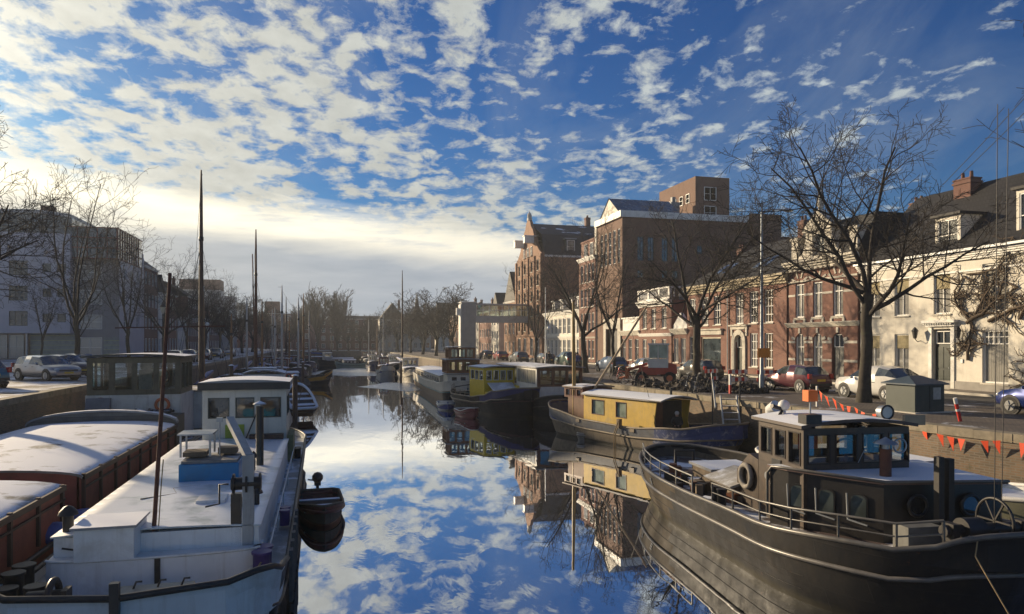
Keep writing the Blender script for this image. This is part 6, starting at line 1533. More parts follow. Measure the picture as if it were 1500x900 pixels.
def car(label, X, Y, z, deg, pm, kind='hatch', L=3.8, W=1.66, group='parked cars', hs=1.0):
    t = thing('parked_car', label, 'car', (X,Y,z), R(deg), group)
    st = SHAPES[kind]; secs = []
    for f,zb,zr,rw,a,b_ in st:
        w = W/2*(1-.16*abs(2*f-1)**6); lo = .24 if .04 < f < .96 else .34
        zb*=hs; zr*=hs
        secs.append([(w*.86,lo),(w*.98,lo+.1),(w,.55*hs),(w*.975,zb),(W/2*rw if zr > zb+.1 else w*.9, max(zr-.06,zb+.004)),(W/2*rw*.75,zr),(0,zr+.02)])
    body = MB(); gls = {}; n = len(st)
    for side in (-1,1):
        for i in range(n-1):
            y0, y1 = (st[i][0]-.5)*L, (st[i+1][0]-.5)*L
            for j in range(6):
                q = [(side*secs[i][j][0],y0,secs[i][j][1]),(side*secs[i+1][j][0],y1,secs[i+1][j][1]),(side*secs[i+1][j+1][0],y1,secs[i+1][j+1][1]),(side*secs[i][j+1][0],y0,secs[i][j+1][1])]
                glass = (j == 3 and (st[i][4] or st[i+1][4]) and (st[i][4] or st[i+1][1] < st[i+1][2]-.1) and not (st[i][4]==0 and st[i+1][4]==0)) and i not in (5,)
                glass = glass or (j >= 4 and st[i][5])
                (gls.setdefault('windscreen' if i == 8 and j >= 4 else ('rear_window' if j >= 4 else ('side_window', side, i > 5)), MB()) if glass else body).add(q, [(0,1,2,3)], 0, True)
        for e in (0, n-1):
            y = (st[e][0]-.5)*L; body.add([(side*a,y,c) for a,c in secs[e]] + [(0,y,secs[e][0][1])], [list(range(8))])
    body.box(-W*.42,-L*.49,.2,W*.42,L*.49,.3, 1)
    bo = body.build('body', [pm, TRIMB], t, weld=True); [g.build(nm if isinstance(nm, str) else nm[0], CGLASS, bo) for nm, g in gls.items()]
    for s_ in (-1,1):
        for f in (.185,.815): k = MB(); k.cyl((s_*(W/2-.12),(f-.5)*L,.33),(s_*(W/2+.004),(f-.5)*L,.33),.385,n=20); k.build('wheel_arch', TRIMB, bo)
    for s_ in (-1,1):
        for f in (.185,.815):
            y = (f-.5)*L; w = MB(); w.cyl((s_*(W/2-.2),y,.31),(s_*(W/2+.012),y,.31),.31,n=20); o = w.build('wheel', TYRE, t)
            q = MB(); q.cyl((s_*(W/2+.01),y,.31),(s_*(W/2+.02),y,.31),.2,n=16)
            for a in range(5): q.bar((s_*(W/2+.025),y,.31),(s_*(W/2+.025),y+.19*math.cos(a*1.2566),.31+.19*math.sin(a*1.2566)),.05,.02)
            q.build('rim', RIM, o)
        k = MB(); k.ball((s_*(W/2-.25),L*.5-.12,.66*hs),.16,10,0,1.1,.7,.6); k.build('headlight', HLAMP, t)
        k = MB(); k.cbox((s_*(W/2-.13),-L*.5+.06,.88*hs),(.2,.16,.26)); k.build('tail_light', TLAMP, t, .02)
        k = MB(); k.ball((s_*(W/2+.09),L*.16,.98*hs),.09,8,0,1.1,.6,.75); k.build('mirror', pm, t)
        k = MB()
        for f in (.36,.52): k.cbox((s_*(W/2*.985+.005),(f-.5)*L,.80*hs),(.02,.16,.03))
        k.build('door_handle', TRIMB, t)
    k = MB(); k.box(-.26,L*.5-.006,.42,.26,L*.5+.012,.53); k.box(-.26,-L*.5-.012,.6*hs,.26,-L*.5+.006,.72*hs); k.build('number_plate', PLATE, t)
    k = MB(); k.box(-W*.3,L*.5-.04,.56,W*.3,L*.5-.004,.64); k.box(-W*.42,-L*.5-.015,.36,W*.42,-L*.5+.05,.5); k.build('bumper', TRIMB, t)
    return t

# ------------------------------------------------------------------ people
def person(label, loc, deg, coat, legs, hair, sit=False, stride=.22, h=1.72, hold=None):
    s = h/1.75
    if not sit:
        J = {'pel':(0,0,.95),'chest':(0,.02,1.28),'neck':(0,.03,1.48),'head':(0,.06,1.62),'top':(0,.06,1.74),
             'hl':(-.1,0,.9),'kl':(-.1,stride*.6,.5),'fl':(-.1,stride*.5,.08),'tl':(-.1,stride*.5+.16,.04),
             'hr':(.1,0,.9),'kr':(.1,-stride*.2,.5),'fr':(.1,-stride,.1),'tr':(.1,-stride+.15,.04),
             'sl':(-.19,.02,1.40),'el':(-.25,-.06,1.12),'wl':(-.24,.08,.88),'nl':(-.24,.12,.79),
             'sr':(.19,.02,1.40),'er':(.25,-.08,1.12),'wr':(.24,.06,.88),'nr':(.24,.10,.79)}
    else:
        J = {'pel':(0,0,.52),'chest':(0,.06,.85),'neck':(0,.12,1.04),'head':(0,.17,1.17),'top':(0,.18,1.29),
             'hl':(-.1,.03,.5),'kl':(-.13,.44,.52),'fl':(-.13,.46,.08),'tl':(-.13,.62,.04),
             'hr':(.1,.03,.5),'kr':(.13,.44,.52),'fr':(.13,.40,.08),'tr':(.13,.56,.04),
             'sl':(-.19,.07,.97),'el':(-.26,.16,.72),'wl':(-.14,.38,.66),'nl':(-.08,.45,.66),
             'sr':(.19,.07,.97),'er':(.26,.16,.72),'wr':(.14,.38,.66),'nr':(.08,.45,.66)}
    rad = {'pel':.15,'chest':.17,'neck':.06,'head':.095,'top':.07,'h':.1,'k':.065,'f':.05,'t':.045,'s':.075,'e':.052,'w':.038,'n':.04}
    E = [('pel','chest'),('chest','neck'),('neck','head'),('head','top')]
    for q in 'lr': E += [('pel','h'+q),('h'+q,'k'+q),('k'+q,'f'+q),('f'+q,'t'+q),('chest','s'+q),('s'+q,'e'+q),('e'+q,'w'+q),('w'+q,'n'+q)]
    N = list(J); me = bpy.data.meshes.new('body'); me.from_pydata([tuple(c*s for c in J[n]) for n in N], [(N.index(a),N.index(b)) for a,b in E], [])
    o = bpy.data.objects.new('body', me); COL.objects.link(o)
    md = o.modifiers.new('skin','SKIN'); md.use_smooth_shade = True
    for i, n in enumerate(N):
        r = rad.get(n, rad.get(n[0])); me.skin_vertices[0].data[i].radius = (r*s, r*s*(.8 if n in ('pel','chest') else 1)); me.skin_vertices[0].data[i].use_root = n == 'pel'
    sb = o.modifiers.new('sub','SUBSURF'); sb.levels = 2; sb.render_levels = 2
    bpy.context.view_layer.update(); dg = bpy.context.evaluated_depsgraph_get()
    m2 = bpy.data.meshes.new_from_object(o.evaluated_get(dg)); o.modifiers.clear(); o.data = m2; o.name = 'body'
    m2.materials.clear()
    for m in (coat, legs, plain('skin_tone',(.45,.26,.18),.6,.08,4), TRIMB): m2.materials.append(m)
    zn, zh = J['neck'][2]*s, J['pel'][2]*s
    for p in m2.polygons:
        c = p.center; p.use_smooth = True
        k = 0
        if c.z > zn+.02: k = 2
        elif c.z < .1*s: k = 3
        elif (c.z < zh-.06*s if not sit else (c.y > .14*s and c.z < .62*s and abs(c.x) > .04) or c.z < .45*s): k = 1
        if not sit and abs(c.x) > .2*s and c.z < .86*s: k = 2
        p.material_index = k
    t = thing('person', label, 'person', loc, R(deg)); o.parent = t
    hd = J['head']; k = MB(); k.ball((0,(hd[1]-.02)*s,(hd[2]+.055)*s),.115*s,12,0,.95,1.05,.95); k.build('hair', hair, t)
    k = MB(); k.ball((0,(hd[1]+.10)*s,(hd[2]-.0)*s),.02*s,8); k.build('nose', MATS['skin_tone'], t)
    for q in (-1,1):
        k = MB()
        for f in range(5):
            w = J['nl' if q < 0 else 'nr']; a = Vector(w)*s; k.tube([a+Vector((q*.0,.0,0)), a+Vector((.012*(f-2),.03,-.05 if not sit else .0))*s, a+Vector((.014*(f-2),.05,-.09 if not sit else -.02))*s], .008*s, 5)
        k.build('fingers', MATS['skin_tone'], t)
    return t

# ------------------------------------------------------------------ street furniture
def bicycle(label, loc, deg, fm, lean=8, group='bicycles left along the quay'):
    t = thing('bicycle', label, 'bicycle', loc, R(deg), group); t.rotation_euler = (0, R(lean), R(deg))
    for y in (-.52,.52):
        w = MB(); w.torus((0,y,.34),.33,.02,'x',24,6); o = w.build('wheel', RUBBER, t)
        q = MB()
        for i in range(10): a = PI*i/10; q.tube([(0,y+.32*math.cos(a),.34+.32*math.sin(a)),(0,y-.32*math.cos(a),.34-.32*math.sin(a))], .003, 3)
        q.cyl((-.04,y,.34),(.04,y,.34),.03,n=8); q.build('spokes', STEEL, o)
    f = MB(); bb=(0,-.05,.30); st=(0,-.2,.82); hd=(0,.36,.86)
    for p,q in ((bb,st),(bb,hd),((0,-.16,.7),hd),((0,-.52,.34),st),((0,-.52,.34),bb),(hd,(0,.52,.34)),(hd,(0,.33,1.0))): f.tube([p,q], .018, 6)
    f.build('frame', fm, t)
    h = MB(); h.tube([(-.28,.18,1.05),(-.2,.3,1.04),(0,.33,1.0),(.2,.3,1.04),(.28,.18,1.05)], .014, 6); h.build('handlebar', STEEL, t)
    h = MB(); h.ball((0,-.22,.88),.13,10,0,.7,1.1,.35); h.build('saddle', BLACK, t)
    h = MB(); h.box(-.07,-.75,.68,.07,-.3,.71); h.build('luggage_rack', IRON, t)
    return t

def kiosk():
    t = thing('utility_cabinet', 'dark green utility cabinet with hipped lid and notice beside the white car', 'cabinet', (21.9,22.9,QR), R(4))
    GREY = plain('sage_metal',(.045,.06,.052),.5,.15,2,dirt=(.075,.085,.075)); LID = plain('lid_metal',(.06,.085,.11),.45,.15,2)
    k = MB(); k.box(-.72,-.68,.0,.72,.68,1.05); k.build('cabinet_body', GREY, t, .015)
    k = MB(); k.add([(-.84,-.8,1.05),(.84,-.8,1.05),(.84,.8,1.05),(-.84,.8,1.05),(-.84,-.8,1.1),(.84,-.8,1.1),(.84,.8,1.1),(-.84,.8,1.1),(-.3,0,1.38),(.3,0,1.38)], [(0,3,2,1),(0,1,5,4),(1,2,6,5),(2,3,7,6),(3,0,4,7),(4,5,9,8),(6,7,8,9),(5,6,9),(7,4,8)]); k.build('lid', LID, t)
    k = MB(); k.box(.15,-.70,.5,.52,-.683,.95); k.build('notice', plain('notice_paper',(.42,.43,.40),.7,.2,8), t)
    k = MB(); k.box(-.02,-.69,.05,.0,-.681,1.0); k.build('door_gap', BLACK, t)
    k = MB(); k.box(-.9,-.85,-.05,.9,.85,.04); k.build('foundation', STONE, t)
kiosk()

def marker_post():
    t = thing('marker_post', 'leaning red and white marker post near the quay edge', 'post', (20.6,19.6,QR)); t.rotation_euler = (0, R(-16), 0)
    k = MB(); k.cyl((0,0,0),(0,0,.62),.06,n=12); k.build('post', RED, t)
    k = MB(); k.cyl((0,0,.62),(0,0,.82),.06,n=12); k.build('white_cap', WHITE, t)
    k = MB(); k.cyl((0,0,.36),(0,0,.44),.063,n=12); k.build('band', WHITE, t)
marker_post()

def lamp_post(label, X, Y, h, style, group='street lamps', z=QR):
    t = thing('street_lamp', label, 'street lamp', (X,Y,z), 0, group)
    if style == 'mast':
        k = MB(); k.lathe([(.14,0),(.14,.9),(.10,1.0),(.055,h)], n=12); k.build('pole', plain('lamp_steel',(.22,.25,.28),.45,.2,2,.4,streak=(.15,.16,.17)), t)
        k = MB(); k.box(-.32,-.12,1.85,.42,-.10,2.35); k.build('orange_sign', plain('sign_orange',(.62,.22,.02),.6,.15,4), t)
        k = MB(); k.tube([(0,0,h-.1),(.25,0,h+.15),(1.3,0,h+.2)], .035, 8); k.build('arm', STEEL, t); k = MB(); k.ball((1.6,0,h+.18),.3,10,0,1.2,.5,.35); k.build('lamp_head', STEEL, t)
    elif style == 'globe':
        k = MB(); k.lathe([(.09,0),(.09,.8),(.06,.9),(.04,h)], n=10); k.build('pole', STEEL, t)
        k = MB(); k.ball((.35,0,h*.5),.22,12); k.build('lamp_globe', plain('opal_glass',(.8,.8,.76),.2,.05,2), t); k = MB(); k.tube([(0,0,h*.5+.25),(.35,0,h*.5+.22)], .02, 6); k.build('arm', STEEL, t)
    else:
        k = MB(); k.lathe([(.16,0),(.16,.3),(.09,.45),(.07,1.2),(.05,h-.8),(.09,h-.78),(.03,h-.6)], n=12); k.build('pole', IRON, t)
        k = MB(); k.lathe([(.1,0),(.22,.5),(.24,.52)], (0,0,h-.6), 6, 0, False); o = k.build('lantern_glass', plain('lantern_pane',(.5,.46,.34),.2,.1,3), t)
        k = MB(); k.lathe([(.29,0),(.14,.22),(.06,.28),(.08,.36),(.01,.48)], (0,0,h-.07), 6, 0, False); k.build('lantern_cap', IRON, t)
        k = MB(); k.bar((-.35,0,h-1.1),(.35,0,h-1.1),.03,.03); k.build('ladder_bar', IRON, t)
    return t

def barrier(label, X, Y, deg):
    t = thing('road_barrier', label, 'barrier', (X,Y,QR), R(deg), 'red and white road barriers')
    for z in (.42,.86):
        k = MB(); w = MB()
        for i in range(6): (k if i % 2 == 0 else w).box(-.72+i*.24,-.02,z,-.48+i*.24,.02,z+.22)
        o = k.build('red_stripes', RED, t); w.build('white_stripes', WHITE, o)
    for x in (-.6,.6):
        k = MB(); k.box(x-.03,.02,0,x+.03,.06,1.12); k.box(x-.05,-.3,0,x+.05,.35,.06); k.build('leg', STEEL, t)
    return t

def digger():
    t = thing('wheel_loader', 'small red wheel loader with white cab and raised loader arm in the roadworks', 'digger', (20.3,42.3,QR), R(62)); t.scale = (.92,.92,.95)
    RDP = plain('loader_red',(.42,.06,.035),.5,.2,3,dirt=(.2,.08,.05)); WHP = plain('loader_white',(.6,.6,.56),.5,.12,3)
    k = MB(); k.prism([(-1.55,.7),(-.2,.65),(-.2,1.3),(-1.0,1.42),(-1.5,1.3)], 'x', -.5, .5); k.build('engine_hood', RDP, t, .04)
    k = MB(); k.prism([(-.2,.6),(1.25,.6),(1.0,1.15),(-.2,1.2)], 'x', -.45, .45); k.build('chassis', RDP, t, .03)
    k = MB(); k.box(-.58,-.95,1.1,.58,.4,1.7); k.build('cab_base', WHP, t)
    k = MB(); k.box(-.52,-.92,1.75,.52,.32,2.62); o = k.build('cab_glass', glassmat('green_cab_glass',tint=(.12,.17,.14),spec=.4), t)
    k = MB()
    for x in (-.55,.49):
        for y in (-.95,-.3,.29): k.box(x,y,1.7,x+.06,y+.06,2.62)
    k.box(-.62,-1.02,2.62,.62,.42,2.74); k.build('cab_frame', WHP, t)
    for s_ in (-1,1):
        for y in (-1.05,.85):
            k = MB(); k.cyl((s_*.5,y,.42),(s_*.78,y,.42),.42,n=20); w = k.build('wheel', RUBBER, t); k = MB(); k.cyl((s_*.775,y,.42),(s_*.8,y,.42),.21,n=14); k.build('rim', plain('loader_rim',(.55,.16,.06),.5,.2,3), w)
        k = MB(); k.bar((s_*.3,.5,1.35),(s_*.3,1.9,.9),.1,.18); k.build('lift_arm', RDP, t)
    k = MB(); k.prism([(1.8,.35),(2.5,.3),(2.45,.4),(1.95,.5),(1.95,1.15),(1.8,1.15)], 'x', -.8, .8); k.build('bucket', plain('bucket_orange',(.5,.16,.06),.6,.3,3), t)
    k = MB(); k.cyl((.3,-1.3,1.5),(.3,-1.3,2.1),.04,n=8); k.build('exhaust', IRON, t)
digger()

def rubble():
    rr = random.Random(21); b = MB()
    def heap(cx, cy, a, c, h, n):
        for i in range(n):
            u = rr.random()**.5; an = rr.uniform(0,2*PI); x, y = cx+a*u*math.cos(an), cy+c*u*math.sin(an)
            z = QR + h*(1-u*u)*rr.uniform(.3,1.0); s_ = rr.uniform(.08,.26)
            vs = [Vector((rr.uniform(-1,1),rr.uniform(-1,1),rr.uniform(-.7,.7))).normalized()*s_*rr.uniform(.7,1.2) for _ in range(8)]
            bm = bmesh.new(); [bm.verts.new(v) for v in vs]; bmesh.ops.convex_hull(bm, input=bm.verts); bm.verts.ensure_lookup_table()
            vv = [v for v in bm.verts if v.link_faces]; ix = {v: k for k, v in enumerate(vv)}
            b.add([v.co+Vector((x,y,z)) for v in vv], [[ix[v] for v in f.verts] for f in bm.faces], rr.choice([0,0,1])); bm.free()
    heap(20.0,36.5,1.7,2.6,.75,420); heap(18.9,39.8,.9,1.8,.45,150); heap(21.4,33.8,1.3,1.2,.5,170)
    o = b.build('rubble', [plain('dug_soil',(.055,.045,.036),.95,.4,5,bump=.5), plain('broken_setts',(.14,.12,.10),.9,.3,4,snow=.1)]); tag(o, kind='stuff')
rubble()

def ladder():
    t = thing('gangway_steps', 'grey wooden steps with a handrail from the yellow boat up to the quay', 'steps', (17.5,28.6,1.25), R(-22))
    GW = plain('grey_painted_wood',(.40,.41,.41),.7,.2,4,streak=(.25,.24,.23))
    for x in (-.36,.36):
        k = MB(); k.bar((x,-.1,0),(x,.95,1.5),.05,.2); k.build('stringer', GW, t)
    for i in range(5):
        k = MB(); k.box(-.33,.0+i*.2,.16+i*.29,.33,.2+i*.2,.2+i*.29); k.build('tread', plain('snowy_tread',(.2,.18,.15),.8,.2,4,snow=.6), t)
    k = MB(); k.bar((-.75,-.25,1.05),(-.75,1.0,2.55),.05,.16); k.build('handrail', GW, t)
    for p in ((-.75,.7,1.2),(.5,.9,.8)):
        k = MB(); k.box(p[0]-.03,p[1]-.03,p[2]-1,p[0]+.03,p[1]+.03,p[2]+1.35); k.build('post', IRON, t)
ladder()

def bunting():
    t = thing('bunting', 'string of orange red pennants sagging along the quay wall', 'bunting', (19.6,25.6,QR))
    k = MB(); k.box(-.03,-.03,0,.03,.03,.85); k.build('stake', WHITE, t)
    A = [(0,0,.78),(-.2,-1.2,.45),(-.35,-2.6,.22),(-.6,-4.0,.10),(-.75,-5.6,-.02),(-.98,-7.0,-.22),(-.8,-9.2,-.15),(-.35,-11.5,.02),(.35,-13.9,.12),(1.2,-16.0,.2)]
    pts = []
    for a, c in zip(A, A[1:]):
        for i in range(6): pts.append(Vector(a).lerp(Vector(c), i/6) - Vector((0,0,.10*math.sin(PI*i/6))))
    k = MB(); k.tube(pts, .008, 4); k.build('string', ROPE, t)
    rr = random.Random(9); fm = plain('pennant_orange',(.72,.075,.02),.7,.1,4); L = 0; nx = .3
    for a, c in zip(pts, pts[1:]):
        d = (c-a); 
        if L <= nx < L+d.length:
            p = a; u = d.normalized(); nrm = u.cross(Vector((0,0,1))).normalized(); w = .25; h = .42*rr.uniform(.85,1.1); sw = nrm*rr.uniform(-.16,.16)
            b = MB(); e = u*w; m = p+e*.5+sw-Vector((0,0,h)); q = p+e
            b.add([p,q,m,p+nrm*.006,q+nrm*.006,m+nrm*.006], [(0,1,2),(5,4,3),(0,3,4,1),(1,4,5,2),(2,5,3,0)]); b.build('pennant', fm, t)
            nx += rr.uniform(.46,.62)
        L += d.length
    return t
bunting()

def pile(label, X, Y, h, m=None):
    t = thing('mooring_pile', label, 'mooring pile', (X*S,Y*S,-.8), 0, 'mooring piles')
    k = MB(); k.lathe([(.15,0),(.14,h+.7),(.12,h+.8)], n=12); k.build('pile', m or WOOD_DARK, t); k = MB(); k.lathe([(.2,0),(.18,.03),(.03,.1)], (0,0,h+.8), 10); k.build('pile_cap', SNOW, t)
pile('dark mooring pile with a white cap beside the white barge wheelhouse', -2.0, 47, 3.3)
pile('dark mooring pile between the sailing barge and pale cruiser', -7.1, 58, 3.6)
pile('slim mooring pile by the ochre barge', -3.0, 92, 3.0)
pile('slim mooring pile standing off the striped barge bow', 9.9, 101, 2.8)

def signbox(label, X, Y, z, w=.9):
    t = thing('litter_bin', label, 'bin', (X,Y,z), 0, 'blue bins on the left quay'); k = MB(); k.box(-w/2,-.4,.08,w/2,.4,1.25); k.build('bin_body', plain('bin_blue',(.04,.06,.11),.5,.2,3), t, .03); k = MB(); k.box(-w/2-.03,-.43,1.25,w/2+.03,.43,1.33); k.build('lid', BLACK, t)
signbox('dark blue wheeled bin on the left quay by the lamp', -14.2, 68.5, QL); signbox('dark blue bin further along the left quay', -14.6, 76, QL)
for i,(a,c,lab) in enumerate((((35.5,35,14.6),(26.0,12,22.5),'upper thin overhead cable rising over the white house roof'),((35.6,34.4,14.6),(26.5,12,21.8),'lower thin overhead cable rising over the white house roof'),((36,29,15.2),(24.5,12.6,18.9),'thin overhead cable nearest the picture edge over the dark roof'))):
    b = MB(); a, c = Vector(a), Vector(c); pts = [a.lerp(c,k/8)-Vector((0,0,.5*math.sin(PI*k/8))) for k in range(9)]
    b.tube([p-a for p in pts], .018, 5); o = b.build('overhead_cable', IRON); o.location = a; tag(o, lab, 'cable', 'overhead cables')
# ------------------------------------------------------------------ bare winter trees
def tree_meshes(seed, H=13, tr=.3, fork=4.3, spread=1.0, limbs=7, dens=1.0, rmin=.009, fast=False, lv=4):
    rr = random.Random(seed); T = MB(); C = MB()
    def branch(p, d, L, r, lev, up):
        n = 6 if lev == 1 else (5 if lev == 2 else 3)
        pts = [Vector(p)]; q = Vector(d).normalized(); rs = [r]
        for i in range(n):
            w = .20 if lev == 1 else .32
            q = (q + Vector((rr.uniform(-w,w),rr.uniform(-w,w),rr.uniform(-w,w)+up))).normalized()
            pts.append(pts[-1] + q*L/n*rr.uniform(.8,1.2)); rs.append(max(rmin, r*(1-.72*(i+1)/n)))
        C.tube(pts, rs, [0,7,5,4,3][lev], 0, caps=False)
        if lev >= lv: return
        cnt = int({1:9,2:7,3:5}[lev]*dens*rr.uniform(.8,1.2))
        for k in range(cnt):
            f = .22 + .78*(k+rr.random())/cnt; i = min(n-1, int(f*n)); a = pts[i].lerp(pts[i+1], f*n-i)
            ax = (pts[i+1]-pts[i]).normalized(); side = ax.cross(Vector((rr.uniform(-1,1),rr.uniform(-1,1),rr.uniform(-1,1)))).normalized()
            ang = rr.uniform(.55,1.05) if not fast else rr.uniform(.14,.32)
            dd = ax*math.cos(ang) + side*math.sin(ang)
            branch(a, dd, L*rr.uniform(.34,.58)*(1.15-f*.4), max(rmin, rs[i]*rr.uniform(.42,.6)), lev+1, up*.7)
    tp = [Vector((0,0,-.1))]; k = 7; lean = Vector((rr.uniform(-.06,.06), rr.uniform(-.06,.06), 0))
    for i in range(1, k+1):
        tp.append(Vector((lean.x*i + rr.uniform(-.05,.05), lean.y*i + rr.uniform(-.05,.05), fork*i/k)))
    T.tube(tp, [tr*1.45, tr*1.08] + [tr*(1.0-.14*i/k) for i in range(2, k+1)], 12)
    for i in range(9): a = rr.uniform(0,2*PI); z = rr.uniform(.3,fork*.95); T.ball((tr*.9*math.cos(a)+tp[int(z/fork*k)].x, tr*.9*math.sin(a)+tp[int(z/fork*k)].y, z), tr*rr.uniform(.12,.24), 6)
    top = tp[-1]; a0 = rr.uniform(0,2*PI)
    for i in range(limbs):
        a = a0 + 2*PI*i/limbs + rr.uniform(-.3,.3); lead = i % 3 == 0
        tilt = (rr.uniform(.12,.4) if lead else rr.uniform(.6,1.15))*spread
        if fast: tilt = rr.uniform(.02,.11)
        d = Vector((math.sin(tilt)*math.cos(a), math.sin(tilt)*math.sin(a), math.cos(tilt)))
        st = top - Vector((0,0,rr.uniform(0,fork*(.22 if not fast else .7))))
        branch(st, d, (H-fork)*rr.uniform(.85,1.05)*(1.0 if lead else .86), tr*rr.uniform(.36,.5), 1, .035 if not fast else .1)
    return T, C
def make_tree(seed, m=None, **k):
    T, C = tree_meshes(seed, **k); t = thing('bare_tree', 'bare tree', 'tree')
    T.build('trunk', BARK, t); C.build('crown', m or BARK_DARK, t); return t
TREES = {'wide': make_tree(3, H=11.6, tr=.25, fork=4.4, spread=1.08, dens=1.25, rmin=.008), 'elm': make_tree(14, H=13.4, tr=.26, fork=4.0, spread=.85, limbs=6),
         'thin': make_tree(27, H=12, tr=.16, fork=3.6, spread=.7, limbs=6, dens=.85), 'far': make_tree(31, H=13, tr=.3, fork=3.5, spread=.9, limbs=8, dens=.8, rmin=.03, lv=4),
         'poplar': make_tree(44, H=20, tr=.35, fork=3.0, limbs=15, dens=1.0, rmin=.05, fast=True)}
USED = set()
def tree(kind, X, Y, z, deg, sc, label, group, zs=1.0):
    o = TREES[kind]
    if kind in USED: o = copy_tree(o)
    USED.add(kind); place(o, (X,Y,z), R(deg), label, group, sc); o.scale = (sc,sc,sc*zs); return o
GRQ, GLQ, GFR = 'bare trees along the sunlit quay', 'bare trees along the left quay', 'bare trees at the canal end'
tree('wide', 23.0, 26.9, QR, 115, 1.03, 'large bare wide crowned tree in front of the white house', GRQ, 1.06)
tree('wide', 21.6, 39.2, QR, 250, .98, 'large bare tree rising beside the red wheel loader', GRQ)
tree('elm', 21.8, 59.0, QR, 40, .95, 'bare tree before the glazed cream house and tall brick house', GRQ)
tree('thin', 22.2, 76.0, QR, 0, .95, 'slender bare tree in front of the tall brick warehouse', GRQ)
tree('thin', 22.0, 53.0, QR, 130, .92, 'slender bare tree before the pale portal of the silo block', GRQ)
tree('thin', 23.2, 14.6, QR, 200, 1.12, 'bare tree at the picture edge with twigs over the dark roof', GRQ)
for i,(x,y,k,lab) in enumerate(((22,128,'far','bare tree beyond the grey bridge pier'),(21,143,'far','second bare tree beyond the grey bridge pier'),(20.5,160,'far','third bare tree beyond the grey bridge pier'),(20,180,'far','bare tree close to the canal end on the sunlit bank'),(19.5,205,'far','last bare tree of the sunlit bank'))):
    tree(k, x, y, QR, 70*i, .95+.05*(i%3), lab, GRQ)
tree('wide', -17.2, 36.5, QL, 200, 1.15, 'bare tree at the left edge with long limbs crossing the sky', GLQ)
tree('thin', -17.0, 56.4, QL, 90, 1.15, 'tall bare tree standing behind the silver estate car', GLQ)
tree('thin', -17.0, 69.5, QL, 210, 1.0, 'bare tree before the white return of the apartment block', GLQ)
for i,(x,y,k,sc,lab) in enumerate(((-31.5,92,'thin',.8,'slender bare tree before the white apartment wall'),(-26.6,88,'thin',.85,'slender bare tree before the taupe apartment bay'),(-17,84,'elm',.85,'bare tree just past the apartment block corner'),(-17,97,'thin',.95,'slim bare tree behind the tallest brown mast'),(-17.2,110,'elm',.9,'bare tree at mid length of the shaded left row'),(-17,124,'thin',1.0,'thin bare tree at mid length of the shaded left row'),(-17,140,'far',.8,'twiggy bare tree two thirds along the left row'),(-17,156,'far',.85,'twiggy bare tree three quarters along the left row'),(-17,176,'far',.9,'twiggy bare tree near the end of the left row'),(-17,200,'far',.95,'last twiggy bare tree of the left row'))):
    tree(k, x, y, QL, 55*i, sc, lab, GLQ)
for i,(x,y,k,sc,lab) in enumerate(((-3.2,240,'poplar',.82,'tallest bare poplar left in the pair at the canal end'),(3.0,241,'poplar',.8,'upright bare poplar right in the pair at the canal end'),(13.2,243,'poplar',.5,'small lone bare poplar at the canal end'),(-9,243,'poplar',.62,'short bare poplar beside the tall pair'),(22,240,'far',1.0,'round bare tree before the twin white gables'),(31,241,'far',1.0,'broad bare tree right of the twin white gables'),(38,239,'far',1.05,'broad bare tree before the wide pale house'),(29,225,'far',1.0,'bare tree on the corner of the far quay'),(6.5,239,'far',.85,'bare tree just right of the pair of poplars'),(10.2,238,'far',.7,'low bare tree before the dark block at the canal end'),(15.5,238.5,'far',.78,'bare tree left of the twin white gables'),(-12.5,239,'far',.8,'bare tree between the short poplar and the left row'),(-19,238,'far',.9,'bare tree left of the poplars at the canal end'))):
    tree(k, x, y, QR, 47*i, sc, lab, GFR)
# pull the unused prototypes (none) out of the scene
for k, o in TREES.items():
    if k not in USED:
        for c in list(o.children): bpy.data.objects.remove(c)
        bpy.data.objects.remove(o)
# ------------------------------------------------------------------ parked cars, people, odds and ends
P_MAROON = paint('maroon_paint',(.10,.018,.03)); P_WHITE = paint('pearl_white',(.66,.65,.62),.0); P_BLUE = paint('royal_blue',(.012,.03,.17)); P_SILVER = paint('silver_paint',(.33,.33,.35),.6)
P_NAVY = paint('navy_paint',(.02,.028,.05)); P_TEAL = paint('teal_paint',(.0,.12,.19),.2); P_BLACK = paint('black_car_paint',(.012,.012,.014)); P_GREY = paint('grey_car_paint',(.11,.115,.12)); P_RED = paint('red_car_paint',(.25,.02,.02)); P_GREEN = paint('green_car_paint',(.02,.06,.05)); P_LBLUE = paint('steel_blue_paint',(.06,.10,.18))
GC = 'cars parked along the sunlit house row'; GL_ = 'cars parked on the left quay'
car('maroon three door hatchback parked before the banded brick house', 24.9, 34.2, QR, 4, P_MAROON, 'hatch', 3.75, 1.65, GC)
car('white rounded crossover car partly hidden by the big tree trunk', 25.3, 28.6, QR, 2, P_WHITE, 'cross', 4.1, 1.76, GC)
car('royal blue small car cut by the picture edge', 25.5, 20.1, QR, 3, P_BLUE, 'hatch', 3.8, 1.66, GC, 1.03)
car('black estate car behind the roadworks tree by the shop window', 26.0, 47.0, QR, 2, P_BLACK, 'wagon', 4.4, 1.74, GC)
car('silver hatchback behind the red wheel loader', 25.0, 53.5, QR, 4, P_SILVER, 'hatch', 3.9, 1.68, GC)
car('steel blue hatchback before the low box attic house', 24.8, 60.5, QR, 2, P_LBLUE, 'hatch', 4.0, 1.68, GC)
car('dark green tall car before the four storey brick house', 24.6, 72.0, QR, 2, P_GREEN, 'cross', 4.3, 1.8, GC, 1.1)
car('black hatchback before the glazed cream house', 24.8, 81.0, QR, 2, P_BLACK, 'hatch', 4.0, 1.7, GC)
